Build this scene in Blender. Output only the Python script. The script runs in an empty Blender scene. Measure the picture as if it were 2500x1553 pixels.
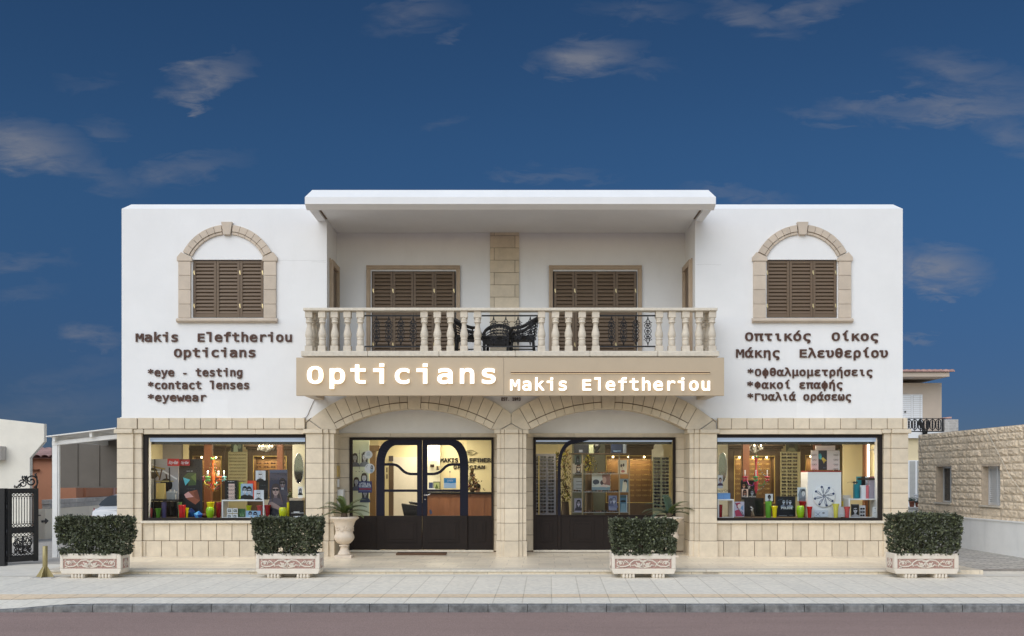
import bpy, bmesh, math, random
from math import pi, sin, cos, radians, sqrt, atan2
from mathutils import Vector, Matrix
random.seed(7)
sc = bpy.context.scene
COL = sc.collection
# ---------------------------------------------------------------- camera, sky, sun
cd = bpy.data.cameras.new("camera"); cam = bpy.data.objects.new("camera", cd); COL.objects.link(cam)
cam.location = (0, -20, 1.737); cam.rotation_euler = (pi/2, 0, 0)
cd.sensor_width = 36; cd.lens = 36*2280/2500; cd.shift_x = 4/2500; cd.shift_y = 383.5/2500
cd.clip_start = .1; cd.clip_end = 3000
sc.camera = cam
SUN_EL = 40; SUN_AZ = -28         # degrees; sun stands behind the camera
w = bpy.data.worlds.new("World"); sc.world = w; w.use_nodes = True
wn = w.node_tree.nodes; wl = w.node_tree.links; wn.clear()
def WN(t, **k):
    n = wn.new(t)
    for a, b in k.items(): setattr(n, a, b)
    return n
out = WN('ShaderNodeOutputWorld'); bg = WN('ShaderNodeBackground'); wl.new(bg.outputs[0], out.inputs[0])
sky = WN('ShaderNodeTexSky', sky_type='NISHITA'); sky.sun_disc = False
sky.sun_elevation = radians(SUN_EL); sky.sun_rotation = radians(180-SUN_AZ)
sky.altitude = 1500; sky.air_density = 1.0; sky.dust_density = .4; sky.ozone_density = 2.2
SKY_STRENGTH = .1
BRIGHT = (2.5, 1.93, 1.42); DEEP = (.155, .27, .36, 1); DEEP_LOW = (.075, .105, .185, 1)
bg.inputs[1].default_value = SKY_STRENGTH
tc = WN('ShaderNodeTexCoord'); sep = WN('ShaderNodeSeparateXYZ'); wl.new(tc.outputs['Generated'], sep.inputs[0])
def M(op, a, b=None, c=None, clamp=False):
    n = WN('ShaderNodeMath', operation=op); n.use_clamp = clamp
    for i, v in enumerate((a, b, c)):
        if v is None: continue
        if isinstance(v, (int, float)): n.inputs[i].default_value = v
        else: wl.new(v, n.inputs[i])
    return n.outputs[0]
yy = M('MAXIMUM', sep.outputs[1], .02)
u = M('DIVIDE', sep.outputs[0], yy); v = M('DIVIDE', sep.outputs[2], yy)      # where on the dome, east-west and up
comb = WN('ShaderNodeCombineXYZ'); wl.new(u, comb.inputs[0]); wl.new(v, comb.inputs[1])
def wnoise(scale, sx, sy, rot, detail, dist, seed):
    mp = WN('ShaderNodeMapping'); mp.inputs['Scale'].default_value = (sx, sy, 1); mp.inputs['Rotation'].default_value = (0, 0, rot)
    mp.inputs['Location'].default_value = (seed, seed*1.7, 0)
    wl.new(comb.outputs[0], mp.inputs[0])
    n = WN('ShaderNodeTexNoise'); n.inputs['Scale'].default_value = scale; n.inputs['Detail'].default_value = detail
    n.inputs['Roughness'].default_value = .62; n.inputs['Distortion'].default_value = dist
    wl.new(mp.outputs[0], n.inputs['Vector']); return n.outputs[0]
n_wisp = wnoise(9, 1.0, 2.6, .22, 9, .9, 3.1)
n_fine = wnoise(22, 1.0, 3.4, .3, 8, .6, 9.2)
tex = M('ADD', M('MULTIPLY', n_wisp, .7), M('MULTIPLY', n_fine, .3))
# wisps of cirrus: (px, py, half width, half height, tilt, amount) as seen in the photograph, turned into directions
WISPS = [(495, 190, 105, 46, -.30, 1.7), (468, 258, 40, 12, .1, 1.1), (60, 355, 160, 60, .2, 1.5), (250, 318, 70, 22, .2, .5), (240, 430, 110, 40, .45, .6), (430, 415, 170, 32, -.18, .62),
  (205, 205, 80, 20, 0, .35), (1010, 35, 110, 42, -.2, .6), (1095, 85, 36, 12, -.5, .5), (1440, 135, 120, 42, -.1, 1.3), (1570, 160, 80, 20, 0, .4), (1830, 42, 120, 34, .3, .8), (2000, 25, 120, 32, -.3, .75),
  (1560, 20, 120, 26, 0, .4), (2380, 190, 200, 46, .25, .75), (2300, 270, 320, 34, -.02, 1.1), (2470, 330, 90, 40, .3, .7), (2275, 650, 130, 55, .12, 1.9), (2320, 730, 50, 10, 0, .7), (2250, 825, 36, 13, .05, .75),
  (225, 820, 75, 26, .12, .95), (60, 640, 110, 24, -.1, .5), (60, 715, 90, 20, -.15, .35), (1800, 475, 130, 18, .1, .7), (1350, 432, 140, 14, .05, .5), (1080, 300, 50, 14, -.4, .35), (120, 1000, 200, 40, -.2, .35), (190, 910, 140, 30, -.3, .3)]
acc = None
warp = WN('ShaderNodeMixRGB'); warp.inputs[0].default_value = .0
wob = M('MULTIPLY', M('SUBTRACT', n_wisp, .5), .09); wob2 = M('MULTIPLY', M('SUBTRACT', n_fine, .5), .05)
uu = M('ADD', u, wob); vv = M('ADD', v, wob2)
for (px, py, hw, hh, tl, am) in WISPS:
    cu, cv, a, b = (px-1246)/2280, (1160-py)/2280, hw/2280, hh/2280
    du = M('SUBTRACT', uu, cu); dv = M('SUBTRACT', vv, cv); ct, st = cos(-tl), sin(-tl)
    p = M('DIVIDE', M('ADD', M('MULTIPLY', du, ct), M('MULTIPLY', dv, st)), a)
    q = M('DIVIDE', M('ADD', M('MULTIPLY', du, -st), M('MULTIPLY', dv, ct)), b)
    e = M('MULTIPLY', M('SUBTRACT', 1.25, M('SQRT', M('ADD', M('MULTIPLY', p, p), M('MULTIPLY', q, q))), clamp=True), am)
    acc = e if acc is None else M('MAXIMUM', acc, e)
front = M('GREATER_THAN', sep.outputs[1], .05)
cl = M('MULTIPLY', acc, M('SUBTRACT', M('MULTIPLY', tex, 2.6), .86, clamp=True)); cl = M('MULTIPLY', cl, front, clamp=True)
cl = M('MULTIPLY', cl, .56)
# deep blue only in the sector ahead, brighter sky added elsewhere to fill the scene
deep = WN('ShaderNodeMixRGB', blend_type='MULTIPLY'); deep.inputs[0].default_value = 1
wl.new(sky.outputs[0], deep.inputs[1])
def smooth(a, lo, hi):
    n = WN('ShaderNodeMapRange', interpolation_type='SMOOTHSTEP'); wl.new(a, n.inputs[0]); n.inputs[1].default_value = lo; n.inputs[2].default_value = hi; return n.outputs[0]
msk = M('MULTIPLY', M('MULTIPLY', M('SUBTRACT', 1, smooth(M('ABSOLUTE', u), .85, 1.6)), M('SUBTRACT', 1, smooth(v, .62, 1.0))), smooth(sep.outputs[1], 0, .1))
low = M('SUBTRACT', 1, M('MULTIPLY', M('MULTIPLY', M('SUBTRACT', 1, smooth(sep.outputs[2], .02, .40)), smooth(M('MULTIPLY', sep.outputs[1], -1), .62, .92)), .45))         # low sky behind the camera dimmed so the panes reflect less
brt = WN('ShaderNodeVectorMath', operation='SCALE'); brt.inputs[0].default_value = BRIGHT; wl.new(low, brt.inputs['Scale'])
tint = WN('ShaderNodeMixRGB'); wl.new(brt.outputs[0], tint.inputs[1]); wl.new(msk, tint.inputs[0])
dp = WN('ShaderNodeMixRGB'); dp.inputs[1].default_value = DEEP_LOW; dp.inputs[2].default_value = DEEP; wl.new(smooth(v, .0, .38), dp.inputs[0]); wl.new(dp.outputs[0], tint.inputs[2])
wl.new(tint.outputs[0], deep.inputs[2])
cm = WN('ShaderNodeMixRGB'); wl.new(cl, cm.inputs[0]); wl.new(deep.outputs[0], cm.inputs[1]); cm.inputs[2].default_value = (1.95, 1.95, 2.1, 1)
wl.new(cm.outputs[0], bg.inputs[0])
sd = bpy.data.lights.new("sun", 'SUN'); sun = bpy.data.objects.new("sun", sd); COL.objects.link(sun)
sd.energy = 1.35; sd.angle = radians(60); sd.color = (1, .985, .96)
sun.rotation_euler = (radians(90-SUN_EL), 0, radians(SUN_AZ)); sun.location = (0, -30, 30)
sc.view_settings.view_transform = 'Standard'; sc.view_settings.look = 'None'; sc.view_settings.gamma = 1; sc.view_settings.use_curve_mapping = False
sc.view_settings.exposure = .40
sc.render.engine = 'CYCLES'; sc.cycles.use_denoising = True
sc.cycles.max_bounces = 8; sc.cycles.transparent_max_bounces = 16; sc.cycles.caustics_reflective = False; sc.cycles.caustics_refractive = False
sc.cycles.sample_clamp_indirect = 4
# ---------------------------------------------------------------- pixel of the photograph -> place at a given depth
def X(px, Y=0.): return (px-1246)*(20+Y)/2280
def Z(py, Y=0.): return 1.737+(1160-py)*(20+Y)/2280
# ---------------------------------------------------------------- materials
MATS = {}
def mat(name, col=(.5, .5, .5), rough=.7, var=.12, nscale=6, bump=0., bscale=40, metal=0., spec=.4, tone=0., coat=0., stain=0., stainc=(.3, .25, .2), emit=None, es=0., vcol=False, bstr=.01, stretch=None):
    m = bpy.data.materials.new(name); MATS[name] = m; m.use_nodes = True
    n = m.node_tree.nodes; l = m.node_tree.links; b = n['Principled BSDF']
    b.inputs['Roughness'].default_value = rough; b.inputs['Metallic'].default_value = metal; b.inputs['Specular IOR Level'].default_value = spec
    if coat: b.inputs['Coat Weight'].default_value = coat; b.inputs['Coat Roughness'].default_value = .05
    t = n.new('ShaderNodeTexCoord'); src = t.outputs['Object']
    if stretch:
        mp = n.new('ShaderNodeMapping'); mp.inputs['Scale'].default_value = stretch; l.new(src, mp.inputs[0]); src = mp.outputs[0]
    cur = None
    if vcol:
        a = n.new('ShaderNodeAttribute'); a.attribute_name = 'col'; cur = a.outputs['Color']
    else:
        r = n.new('ShaderNodeRGB'); r.outputs[0].default_value = (*col, 1); cur = r.outputs[0]
    def scale_by(cur, fac_socket, lo, hi):
        mr = n.new('ShaderNodeMapRange'); l.new(fac_socket, mr.inputs[0]); mr.inputs[3].default_value = lo; mr.inputs[4].default_value = hi
        mx = n.new('ShaderNodeVectorMath'); mx.operation = 'SCALE'; l.new(cur, mx.inputs[0]); l.new(mr.outputs[0], mx.inputs['Scale']); return mx.outputs[0]
    if var:
        nz = n.new('ShaderNodeTexNoise'); nz.inputs['Scale'].default_value = nscale; nz.inputs['Detail'].default_value = 6; nz.inputs['Roughness'].default_value = .65; l.new(src, nz.inputs['Vector'])
        mr0 = n.new('ShaderNodeMapRange'); l.new(nz.outputs[0], mr0.inputs[0]); mr0.inputs[1].default_value = .3; mr0.inputs[2].default_value = .7
        cur = scale_by(cur, mr0.outputs[0], 1-var, 1+var)
    if tone:
        a = n.new('ShaderNodeAttribute'); a.attribute_name = 'tone'; cur = scale_by(cur, a.outputs['Fac'], 1-tone, 1+tone)
    if stain:
        nz = n.new('ShaderNodeTexNoise'); nz.inputs['Scale'].default_value = 1.1; nz.inputs['Detail'].default_value = 8; nz.inputs['Roughness'].default_value = .7
        mp = n.new('ShaderNodeMapping'); mp.inputs['Scale'].default_value = (2.2, 2.2, .5); l.new(t.outputs['Object'], mp.inputs[0]); l.new(mp.outputs[0], nz.inputs['Vector'])
        mr = n.new('ShaderNodeMapRange'); l.new(nz.outputs[0], mr.inputs[0]); mr.inputs[1].default_value = .55; mr.inputs[2].default_value = .8; mr.inputs[3].default_value = 0; mr.inputs[4].default_value = stain
        mx = n.new('ShaderNodeMixRGB'); l.new(mr.outputs[0], mx.inputs[0]); l.new(cur, mx.inputs[1]); mx.inputs[2].default_value = (*stainc, 1); cur = mx.outputs[0]
    l.new(cur, b.inputs['Base Color'])
    if bump:
        nz = n.new('ShaderNodeTexNoise'); nz.inputs['Scale'].default_value = bscale; nz.inputs['Detail'].default_value = 6; l.new(src, nz.inputs['Vector'])
        bp = n.new('ShaderNodeBump'); bp.inputs['Strength'].default_value = bump; bp.inputs['Distance'].default_value = bstr; l.new(nz.outputs[0], bp.inputs['Height']); l.new(bp.outputs[0], b.inputs['Normal'])
    if emit: b.inputs['Emission Color'].default_value = (*emit, 1); b.inputs['Emission Strength'].default_value = es
    return m
def glass(name, tintc=(.93, .95, .96), refl=.12):
    m = bpy.data.materials.new(name); MATS[name] = m; m.use_nodes = True; n = m.node_tree.nodes; l = m.node_tree.links; n.clear()
    o = n.new('ShaderNodeOutputMaterial'); mx = n.new('ShaderNodeMixShader'); tr = n.new('ShaderNodeBsdfTransparent'); gl = n.new('ShaderNodeBsdfGlossy')
    tr.inputs[0].default_value = (*tintc, 1); gl.inputs['Roughness'].default_value = .01
    lw = n.new('ShaderNodeFresnel'); lw.inputs[0].default_value = 1.45
    ml = n.new('ShaderNodeMath'); ml.operation = 'MULTIPLY_ADD'; l.new(lw.outputs[0], ml.inputs[0]); ml.inputs[1].default_value = .26; ml.inputs[2].default_value = 0
    l.new(ml.outputs[0], mx.inputs[0]); l.new(tr.outputs[0], mx.inputs[1]); l.new(gl.outputs[0], mx.inputs[2]); l.new(mx.outputs[0], o.inputs[0]); return m
mat('plaster', (.80, .80, .80), .85, .03, 1.2, .25, 60, stain=.20, stainc=(.64, .635, .61), bstr=.004)
mat('freshpaint', (.83, .83, .83), .85, .015, 1.2)
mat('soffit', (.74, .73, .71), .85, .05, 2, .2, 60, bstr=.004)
mat('stone', (.66, .57, .44), .75, .10, 5, .3, 70, tone=.075, stain=.12, stainc=(.52, .42, .30), bstr=.004)
mat('trim', (.56, .475, .385), .75, .08, 5, .3, 80, tone=.07, stain=.18, stainc=(.42, .36, .3), bstr=.004)
mat('joint', (.19, .135, .095), .9, .1)
mat('balu', (.64, .57, .47), .75, .10, 9, .3, 70, tone=.06, stain=.3, stainc=(.48, .42, .34), bstr=.004)
mat('nosing', (.66, .60, .50), .7, .12, 14, .3, 50, stain=.3, stainc=(.5, .45, .36))
mat('shutter', (.150, .103, .066), .5, .06, 5, stretch=(1, 1, 12))
mat('doorframe', (.46, .355, .255), .6, .1, 4)
mat('brass', (.62, .5, .28), .35, .05, metal=.8)
mat('chrome', (.72, .72, .74), .22, .03, metal=1.)
mat('blackframe', (.016, .012, .011), .5, .1, spec=.25)
mat('darkwood', (.018, .0125, .0105), .6, .15, 9, spec=.2, stretch=(1, 1, .2))
mat('bluecastwood', (.0075, .008, .019), .55, .1, spec=.2)  # dark door wood with a blue colour cast put into it
mat('iron', (.012, .012, .015), .5, .1, 20, .2, 60)
mat('gateiron', (.010, .010, .012), .45, .1, 20)
mat('rattan', (.014, .013, .014), .55, .2, 60, .6, 120)
glass('glass', refl=.35); glass('glass_clear', (.97, .98, .98), refl=0)
mat('signpanel', (.50, .40, .285), .42, .03, 3, metal=.15)
mat('letterbrown', (.080, .036, .024), .6, .06, 10)
mat('letterlit', (.9, .9, .88), .4, 0, emit=(1, .97, .90), es=.9)
mat('letteredge', (.9, .75, .5), .4, 0, emit=(1, .80, .50), es=.75)
mat('plaster_crack', (.55, .55, .54), .9, .1)
mat('cream', (.76, .72, .635), .85, .05, 2, .3, 50, stain=.12, stainc=(.5, .46, .4), bstr=.005)
mat('terracotta', (.47, .215, .125), .85, .06, 2, .2, 50)
mat('rooftile', (.50, .30, .26), .8, .2, 8, tone=.2)
mat('whitepaint', (.76, .75, .73), .6, .06, 6, stain=.3, stainc=(.5, .42, .35))
mat('whitewall', (.86, .845, .81), .85, .05, 2, .3, 50, stain=.4, stainc=(.45, .45, .44), bstr=.005)
mat('panelgrey', (.115, .10, .085), .6, .1, 2)
mat('greystone', (.50, .47, .44), .85, .15, 8, .4, 40, tone=.12)
mat('rockface', (.74, .61, .455), .9, .16, 9, .8, 26, tone=.10, bstr=.02, stain=.2, stainc=(.42, .28, .18))
mat('smoothstone', (.52, .43, .33), .9, .15, 9, .6, 40, tone=.08)
mat('tanwall', (.56, .46, .37), .85, .04, 2, .2, 50)
mat('yellowwall', (.74, .62, .40), .85, .04, 2)
mat('alu', (.70, .71, .72), .4, .03, metal=.3)
mat('darkglass', (.05, .052, .055), .08, .1, spec=.6)
mat('paleglass', (.36, .37, .37), .12, .1, spec=.6)
mat('terrapot', (.33, .12, .075), .8, .1)
mat('leaf', (.088, .100, .056), .36, .2, 5, tone=.85, spec=.5)
mat('newleaf', (.20, .22, .10), .45, .3, 5, tone=.6)
mat('cream_dim', (.90, .82, .68), .85, .05, 2, .3, 50, stain=.25, stainc=(.5, .44, .38), bstr=.005)
mat('palmleaf', (.085, .115, .035), .4, .2, 5, tone=.45)
mat('palmblue', (.075, .12, .085), .4, .2, 5, tone=.3)
mat('bark', (.10, .07, .045), .9, .3, 20, .6, 40)
mat('soil', (.05, .035, .025), .95, .3, 20)
mat('castcream', (.70, .63, .54), .75, .06, 6, .35, 60, stain=.25, stainc=(.6, .5, .4), bstr=.005)
mat('carvedred', (.40, .25, .21), .85, .45, 55, .8, 60, bstr=.01)
mat('urnstone', (.68, .58, .47), .75, .07, 8, .4, 50, bstr=.005)
mat('bollard', (.36, .30, .145), .4, .1, 8, metal=.35)
mat('carwhite', (.72, .73, .75), .25, 0, coat=.8)
mat('carglass', (.05, .055, .058), .06, 0, spec=.7)
mat('lampred', (.55, .03, .03), .15, 0, coat=.6)
mat('rubber', (.018, .018, .018), .8, .1)
mat('print', vcol=True, rough=.35, var=0, spec=.4)
mat('ivory', (.80, .72, .46), .8, .02, 2)
mat('ivorypale', (.80, .79, .66), .8, .02, 2)
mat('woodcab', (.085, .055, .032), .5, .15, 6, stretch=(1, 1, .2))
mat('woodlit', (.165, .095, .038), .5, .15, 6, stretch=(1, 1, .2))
mat('showcasepost', (.30, .235, .14), .45, .05)
mat('gold', (.62, .46, .16), .4, .02, metal=.5)
mat('woodred', (.19, .072, .034), .4, .15, 6, stretch=(1, 1, .2))
mat('counterwood', (.24, .105, .055), .35, .2, 5, stretch=(1, 1, .2))
mat('olive', (.34, .32, .19), .6, .05, 4)
mat('floorint', (.45, .38, .3), .4, .1, 3)
mat('glossblack', (.010, .010, .012), .2, 0, coat=.3)
mat('glosswhite', (.80, .81, .83), .3, 0, coat=.3)
mat('mirror', (.22, .25, .23), .16, 0, metal=1.)
mat('skyglow_rail', (.62, .70, .80), .4, .02, emit=(.62, .74, 1), es=.25)  # pale rail; reflected sky put in as blue colour and glow
mat('bulb', (1, .9, .7), .4, 0, emit=(1, .74, .38), es=14)
mat('lamppanel', (1, .95, .85), .4, 0, emit=(1, .86, .62), es=4)
mat('skin', (.50, .32, .23), .6, .05)
mat('hair', (.015, .011, .009), .5, .2, 60)
mat('cloth', (.08, .09, .12), .8, .1)
mat('mat', (.13, .075, .045), .95, .2, 60, .5, 200)
mat('lensdark', (.012, .012, .018), .12, 0, spec=.7)
mat('lensbrown', (.05, .028, .018), .15, 0, spec=.7)
mat('wire', (.25, .22, .2), .7, .1)
# ---------------------------------------------------------------- mesh builder
WORLD = {}
class MB:
    def __init__(s): s.v = []; s.f = []; s.m = []; s.t = []; s.c = []; s.sm = []; s.tone = .5; s.mi = 0; s.col = (1, 1, 1); s.smooth = False
    def add(s, vs, fs):
        o = len(s.v); s.v += [tuple(p) for p in vs]
        for f in fs:
            s.f.append([o+i for i in f]); s.m.append(s.mi); s.t.append(s.tone); s.c.append(s.col); s.sm.append(s.smooth)
        return s
    def box(s, x0, x1, y0, y1, z0, z1):
        if x0 > x1: x0, x1 = x1, x0
        if y0 > y1: y0, y1 = y1, y0
        if z0 > z1: z0, z1 = z1, z0
        return s.add([(x0,y0,z0),(x1,y0,z0),(x1,y1,z0),(x0,y1,z0),(x0,y0,z1),(x1,y0,z1),(x1,y1,z1),(x0,y1,z1)],
              [(0,3,2,1),(4,5,6,7),(0,1,5,4),(1,2,6,5),(2,3,7,6),(3,0,4,7)])
    def prism(s, pts, y0, y1):            # outline in X,Z pushed from y0 to y1
        a = sum(pts[i][0]*pts[(i+1) % len(pts)][1]-pts[(i+1) % len(pts)][0]*pts[i][1] for i in range(len(pts)))
        if a < 0: pts = pts[::-1]
        n = len(pts); vs = [(x, y0, z) for x, z in pts]+[(x, y1, z) for x, z in pts]
        return s.add(vs, [tuple(range(n)), tuple(range(2*n-1, n-1, -1))]+[(i, i+n, (i+1) % n+n, (i+1) % n) for i in range(n)])
    def prismz(s, pts, z0, z1):           # outline in X,Y pushed up
        a = sum(pts[i][0]*pts[(i+1) % len(pts)][1]-pts[(i+1) % len(pts)][0]*pts[i][1] for i in range(len(pts)))
        if a < 0: pts = pts[::-1]
        n = len(pts); vs = [(x, y, z0) for x, y in pts]+[(x, y, z1) for x, y in pts]
        return s.add(vs, [tuple(range(n-1, -1, -1)), tuple(range(n, 2*n))]+[(i, (i+1) % n, (i+1) % n+n, i+n) for i in range(n)])
    def prismx(s, pts, x0, x1):           # outline in Y,Z pushed along X
        a = sum(pts[i][0]*pts[(i+1) % len(pts)][1]-pts[(i+1) % len(pts)][0]*pts[i][1] for i in range(len(pts)))
        if a < 0: pts = pts[::-1]
        n = len(pts); vs = [(x0, y, z) for y, z in pts]+[(x1, y, z) for y, z in pts]
        return s.add(vs, [tuple(range(n-1, -1, -1)), tuple(range(n, 2*n))]+[(i, (i+1) % n, (i+1) % n+n, i+n) for i in range(n)])
    def strip(s, pts, w, y0, y1):         # a bar of width w along a path in X,Z
        L = []; R = []
        for i, p in enumerate(pts):
            a = pts[max(0, i-1)]; b = pts[min(len(pts)-1, i+1)]; dx, dz = b[0]-a[0], b[1]-a[1]; d = math.hypot(dx, dz) or 1
            L.append((p[0]-dz/d*w/2, p[1]+dx/d*w/2)); R.append((p[0]+dz/d*w/2, p[1]-dx/d*w/2))
        n = len(pts); vs = [(x, y0, z) for x, z in L]+[(x, y0, z) for x, z in R]+[(x, y1, z) for x, z in L]+[(x, y1, z) for x, z in R]
        fs = []
        for i in range(n-1):
            fs += [(i, n+i, n+i+1, i+1), (2*n+i, 2*n+i+1, 3*n+i+1, 3*n+i), (i, i+1, 2*n+i+1, 2*n+i), (n+i, 3*n+i, 3*n+i+1, n+i+1)]
        fs += [(0, 2*n, 3*n, n), (n-1, 2*n-1, 4*n-1, 3*n-1)]
        return s.add(vs, fs)
    def tube(s, pts, r, seg=6, cap=True):
        pts = [Vector(p) for p in pts]; n = len(pts); rs = r if isinstance(r, (list, tuple)) else [r]*n
        vs = []; up = None
        for i, p in enumerate(pts):
            d = (pts[min(n-1, i+1)]-pts[max(0, i-1)]).normalized()
            if up is None: up = d.orthogonal().normalized()
            up = (up-d*up.dot(d)); up = up.normalized() if up.length > 1e-6 else d.orthogonal().normalized()
            q = d.cross(up)
            for k in range(seg):
                a = 2*pi*k/seg; vs.append(p+(up*cos(a)+q*sin(a))*rs[i])
        fs = [(i*seg+k, i*seg+(k+1) % seg, (i+1)*seg+(k+1) % seg, (i+1)*seg+k) for i in range(n-1) for k in range(seg)]
        if cap: fs += [tuple(range(seg-1, -1, -1)), tuple(range((n-1)*seg, n*seg))]
        sm = s.smooth; s.smooth = True; s.add(vs, fs); s.smooth = sm; return s
    def lathe(s, prof, cx, cy, seg=20, flute=0, frange=(0, 0)):   # prof: (radius, z)
        vs = []
        for r, z in prof:
            for k in range(seg):
                a = 2*pi*k/seg; rr = r
                if flute and frange[0] <= z <= frange[1]: rr = r*(1+.035*cos(flute*a))
                vs.append((cx+rr*cos(a), cy+rr*sin(a), z))
        n = len(prof)
        fs = [(i*seg+k, i*seg+(k+1) % seg, (i+1)*seg+(k+1) % seg, (i+1)*seg+k) for i in range(n-1) for k in range(seg)]
        fs += [tuple(range(seg-1, -1, -1)), tuple(range((n-1)*seg, n*seg))]
        sm = s.smooth; s.smooth = True; s.add(vs, fs); s.smooth = sm; return s
    def ball(s, c, r, seg=8, sx=1, sy=1, sz=1):
        prof = [(max(.0005, r*sin(pi*i/6)), -r*cos(pi*i/6)) for i in range(7)]
        vs = [(c[0]+p*cos(2*pi*k/seg)*sx, c[1]+p*sin(2*pi*k/seg)*sy, c[2]+z*sz) for p, z in prof for k in range(seg)]
        fs = [(i*seg+k, i*seg+(k+1) % seg, (i+1)*seg+(k+1) % seg, (i+1)*seg+k) for i in range(6) for k in range(seg)]
        sm = s.smooth; s.smooth = True; s.add(vs, fs); s.smooth = sm; return s
    def build(s, name, mats, parent=None, bevel=0, seg=2, loc=None):
        me = bpy.data.meshes.new(name)
        if parent is not None: o0 = WORLD[parent.name]
        elif loc is not None: o0 = Vector(loc)
        else:
            xs, ys, zs = zip(*s.v); o0 = Vector(((min(xs)+max(xs))/2, (min(ys)+max(ys))/2, min(zs)))
        me.from_pydata([(a-o0[0], b-o0[1], c-o0[2]) for a, b, c in s.v], [], s.f)
        for mm in (mats if isinstance(mats, (list, tuple)) else [mats]): me.materials.append(MATS[mm] if isinstance(mm, str) else mm)
        me.polygons.foreach_set('material_index', s.m); me.polygons.foreach_set('use_smooth', s.sm)
        a = me.attributes.new('tone', 'FLOAT', 'FACE'); a.data.foreach_set('value', s.t)
        if any(c != (1, 1, 1) for c in s.c):
            a = me.attributes.new('col', 'FLOAT_COLOR', 'FACE'); a.data.foreach_set('color', [q for c in s.c for q in (*c, 1)])
        me.update()
        ob = bpy.data.objects.new(name, me); COL.objects.link(ob)
        if parent is not None: ob.parent = parent
        else: ob.location = o0
        WORLD[ob.name] = Vector(o0)
        if bevel:
            b = ob.modifiers.new('bevel', 'BEVEL'); b.width = bevel; b.segments = seg; b.limit_method = 'ANGLE'; b.angle_limit = radians(40)
        return ob
def tag(o, label=None, cat=None, group=None, kind=None):
    if label: o['label'] = label
    if cat: o['category'] = cat
    if group: o['group'] = group
    if kind: o['kind'] = kind
    return o
def thing(name, loc, label, cat, group=None):
    o = bpy.data.objects.new(name, None); COL.objects.link(o); o.location = loc; o.empty_display_size = .1
    WORLD[o.name] = Vector(loc); return tag(o, label, cat, group)
def copy_tree(o, parent=None):
    c = o.copy(); COL.objects.link(c)
    if parent: c.parent = parent
    for ch in list(o.children): copy_tree(ch, c)
    return c
def arc(cx, cz, r, a0, a1, n): return [(cx+r*cos(a0+(a1-a0)*i/n), cz+r*sin(a0+(a1-a0)*i/n)) for i in range(n+1)]
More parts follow.
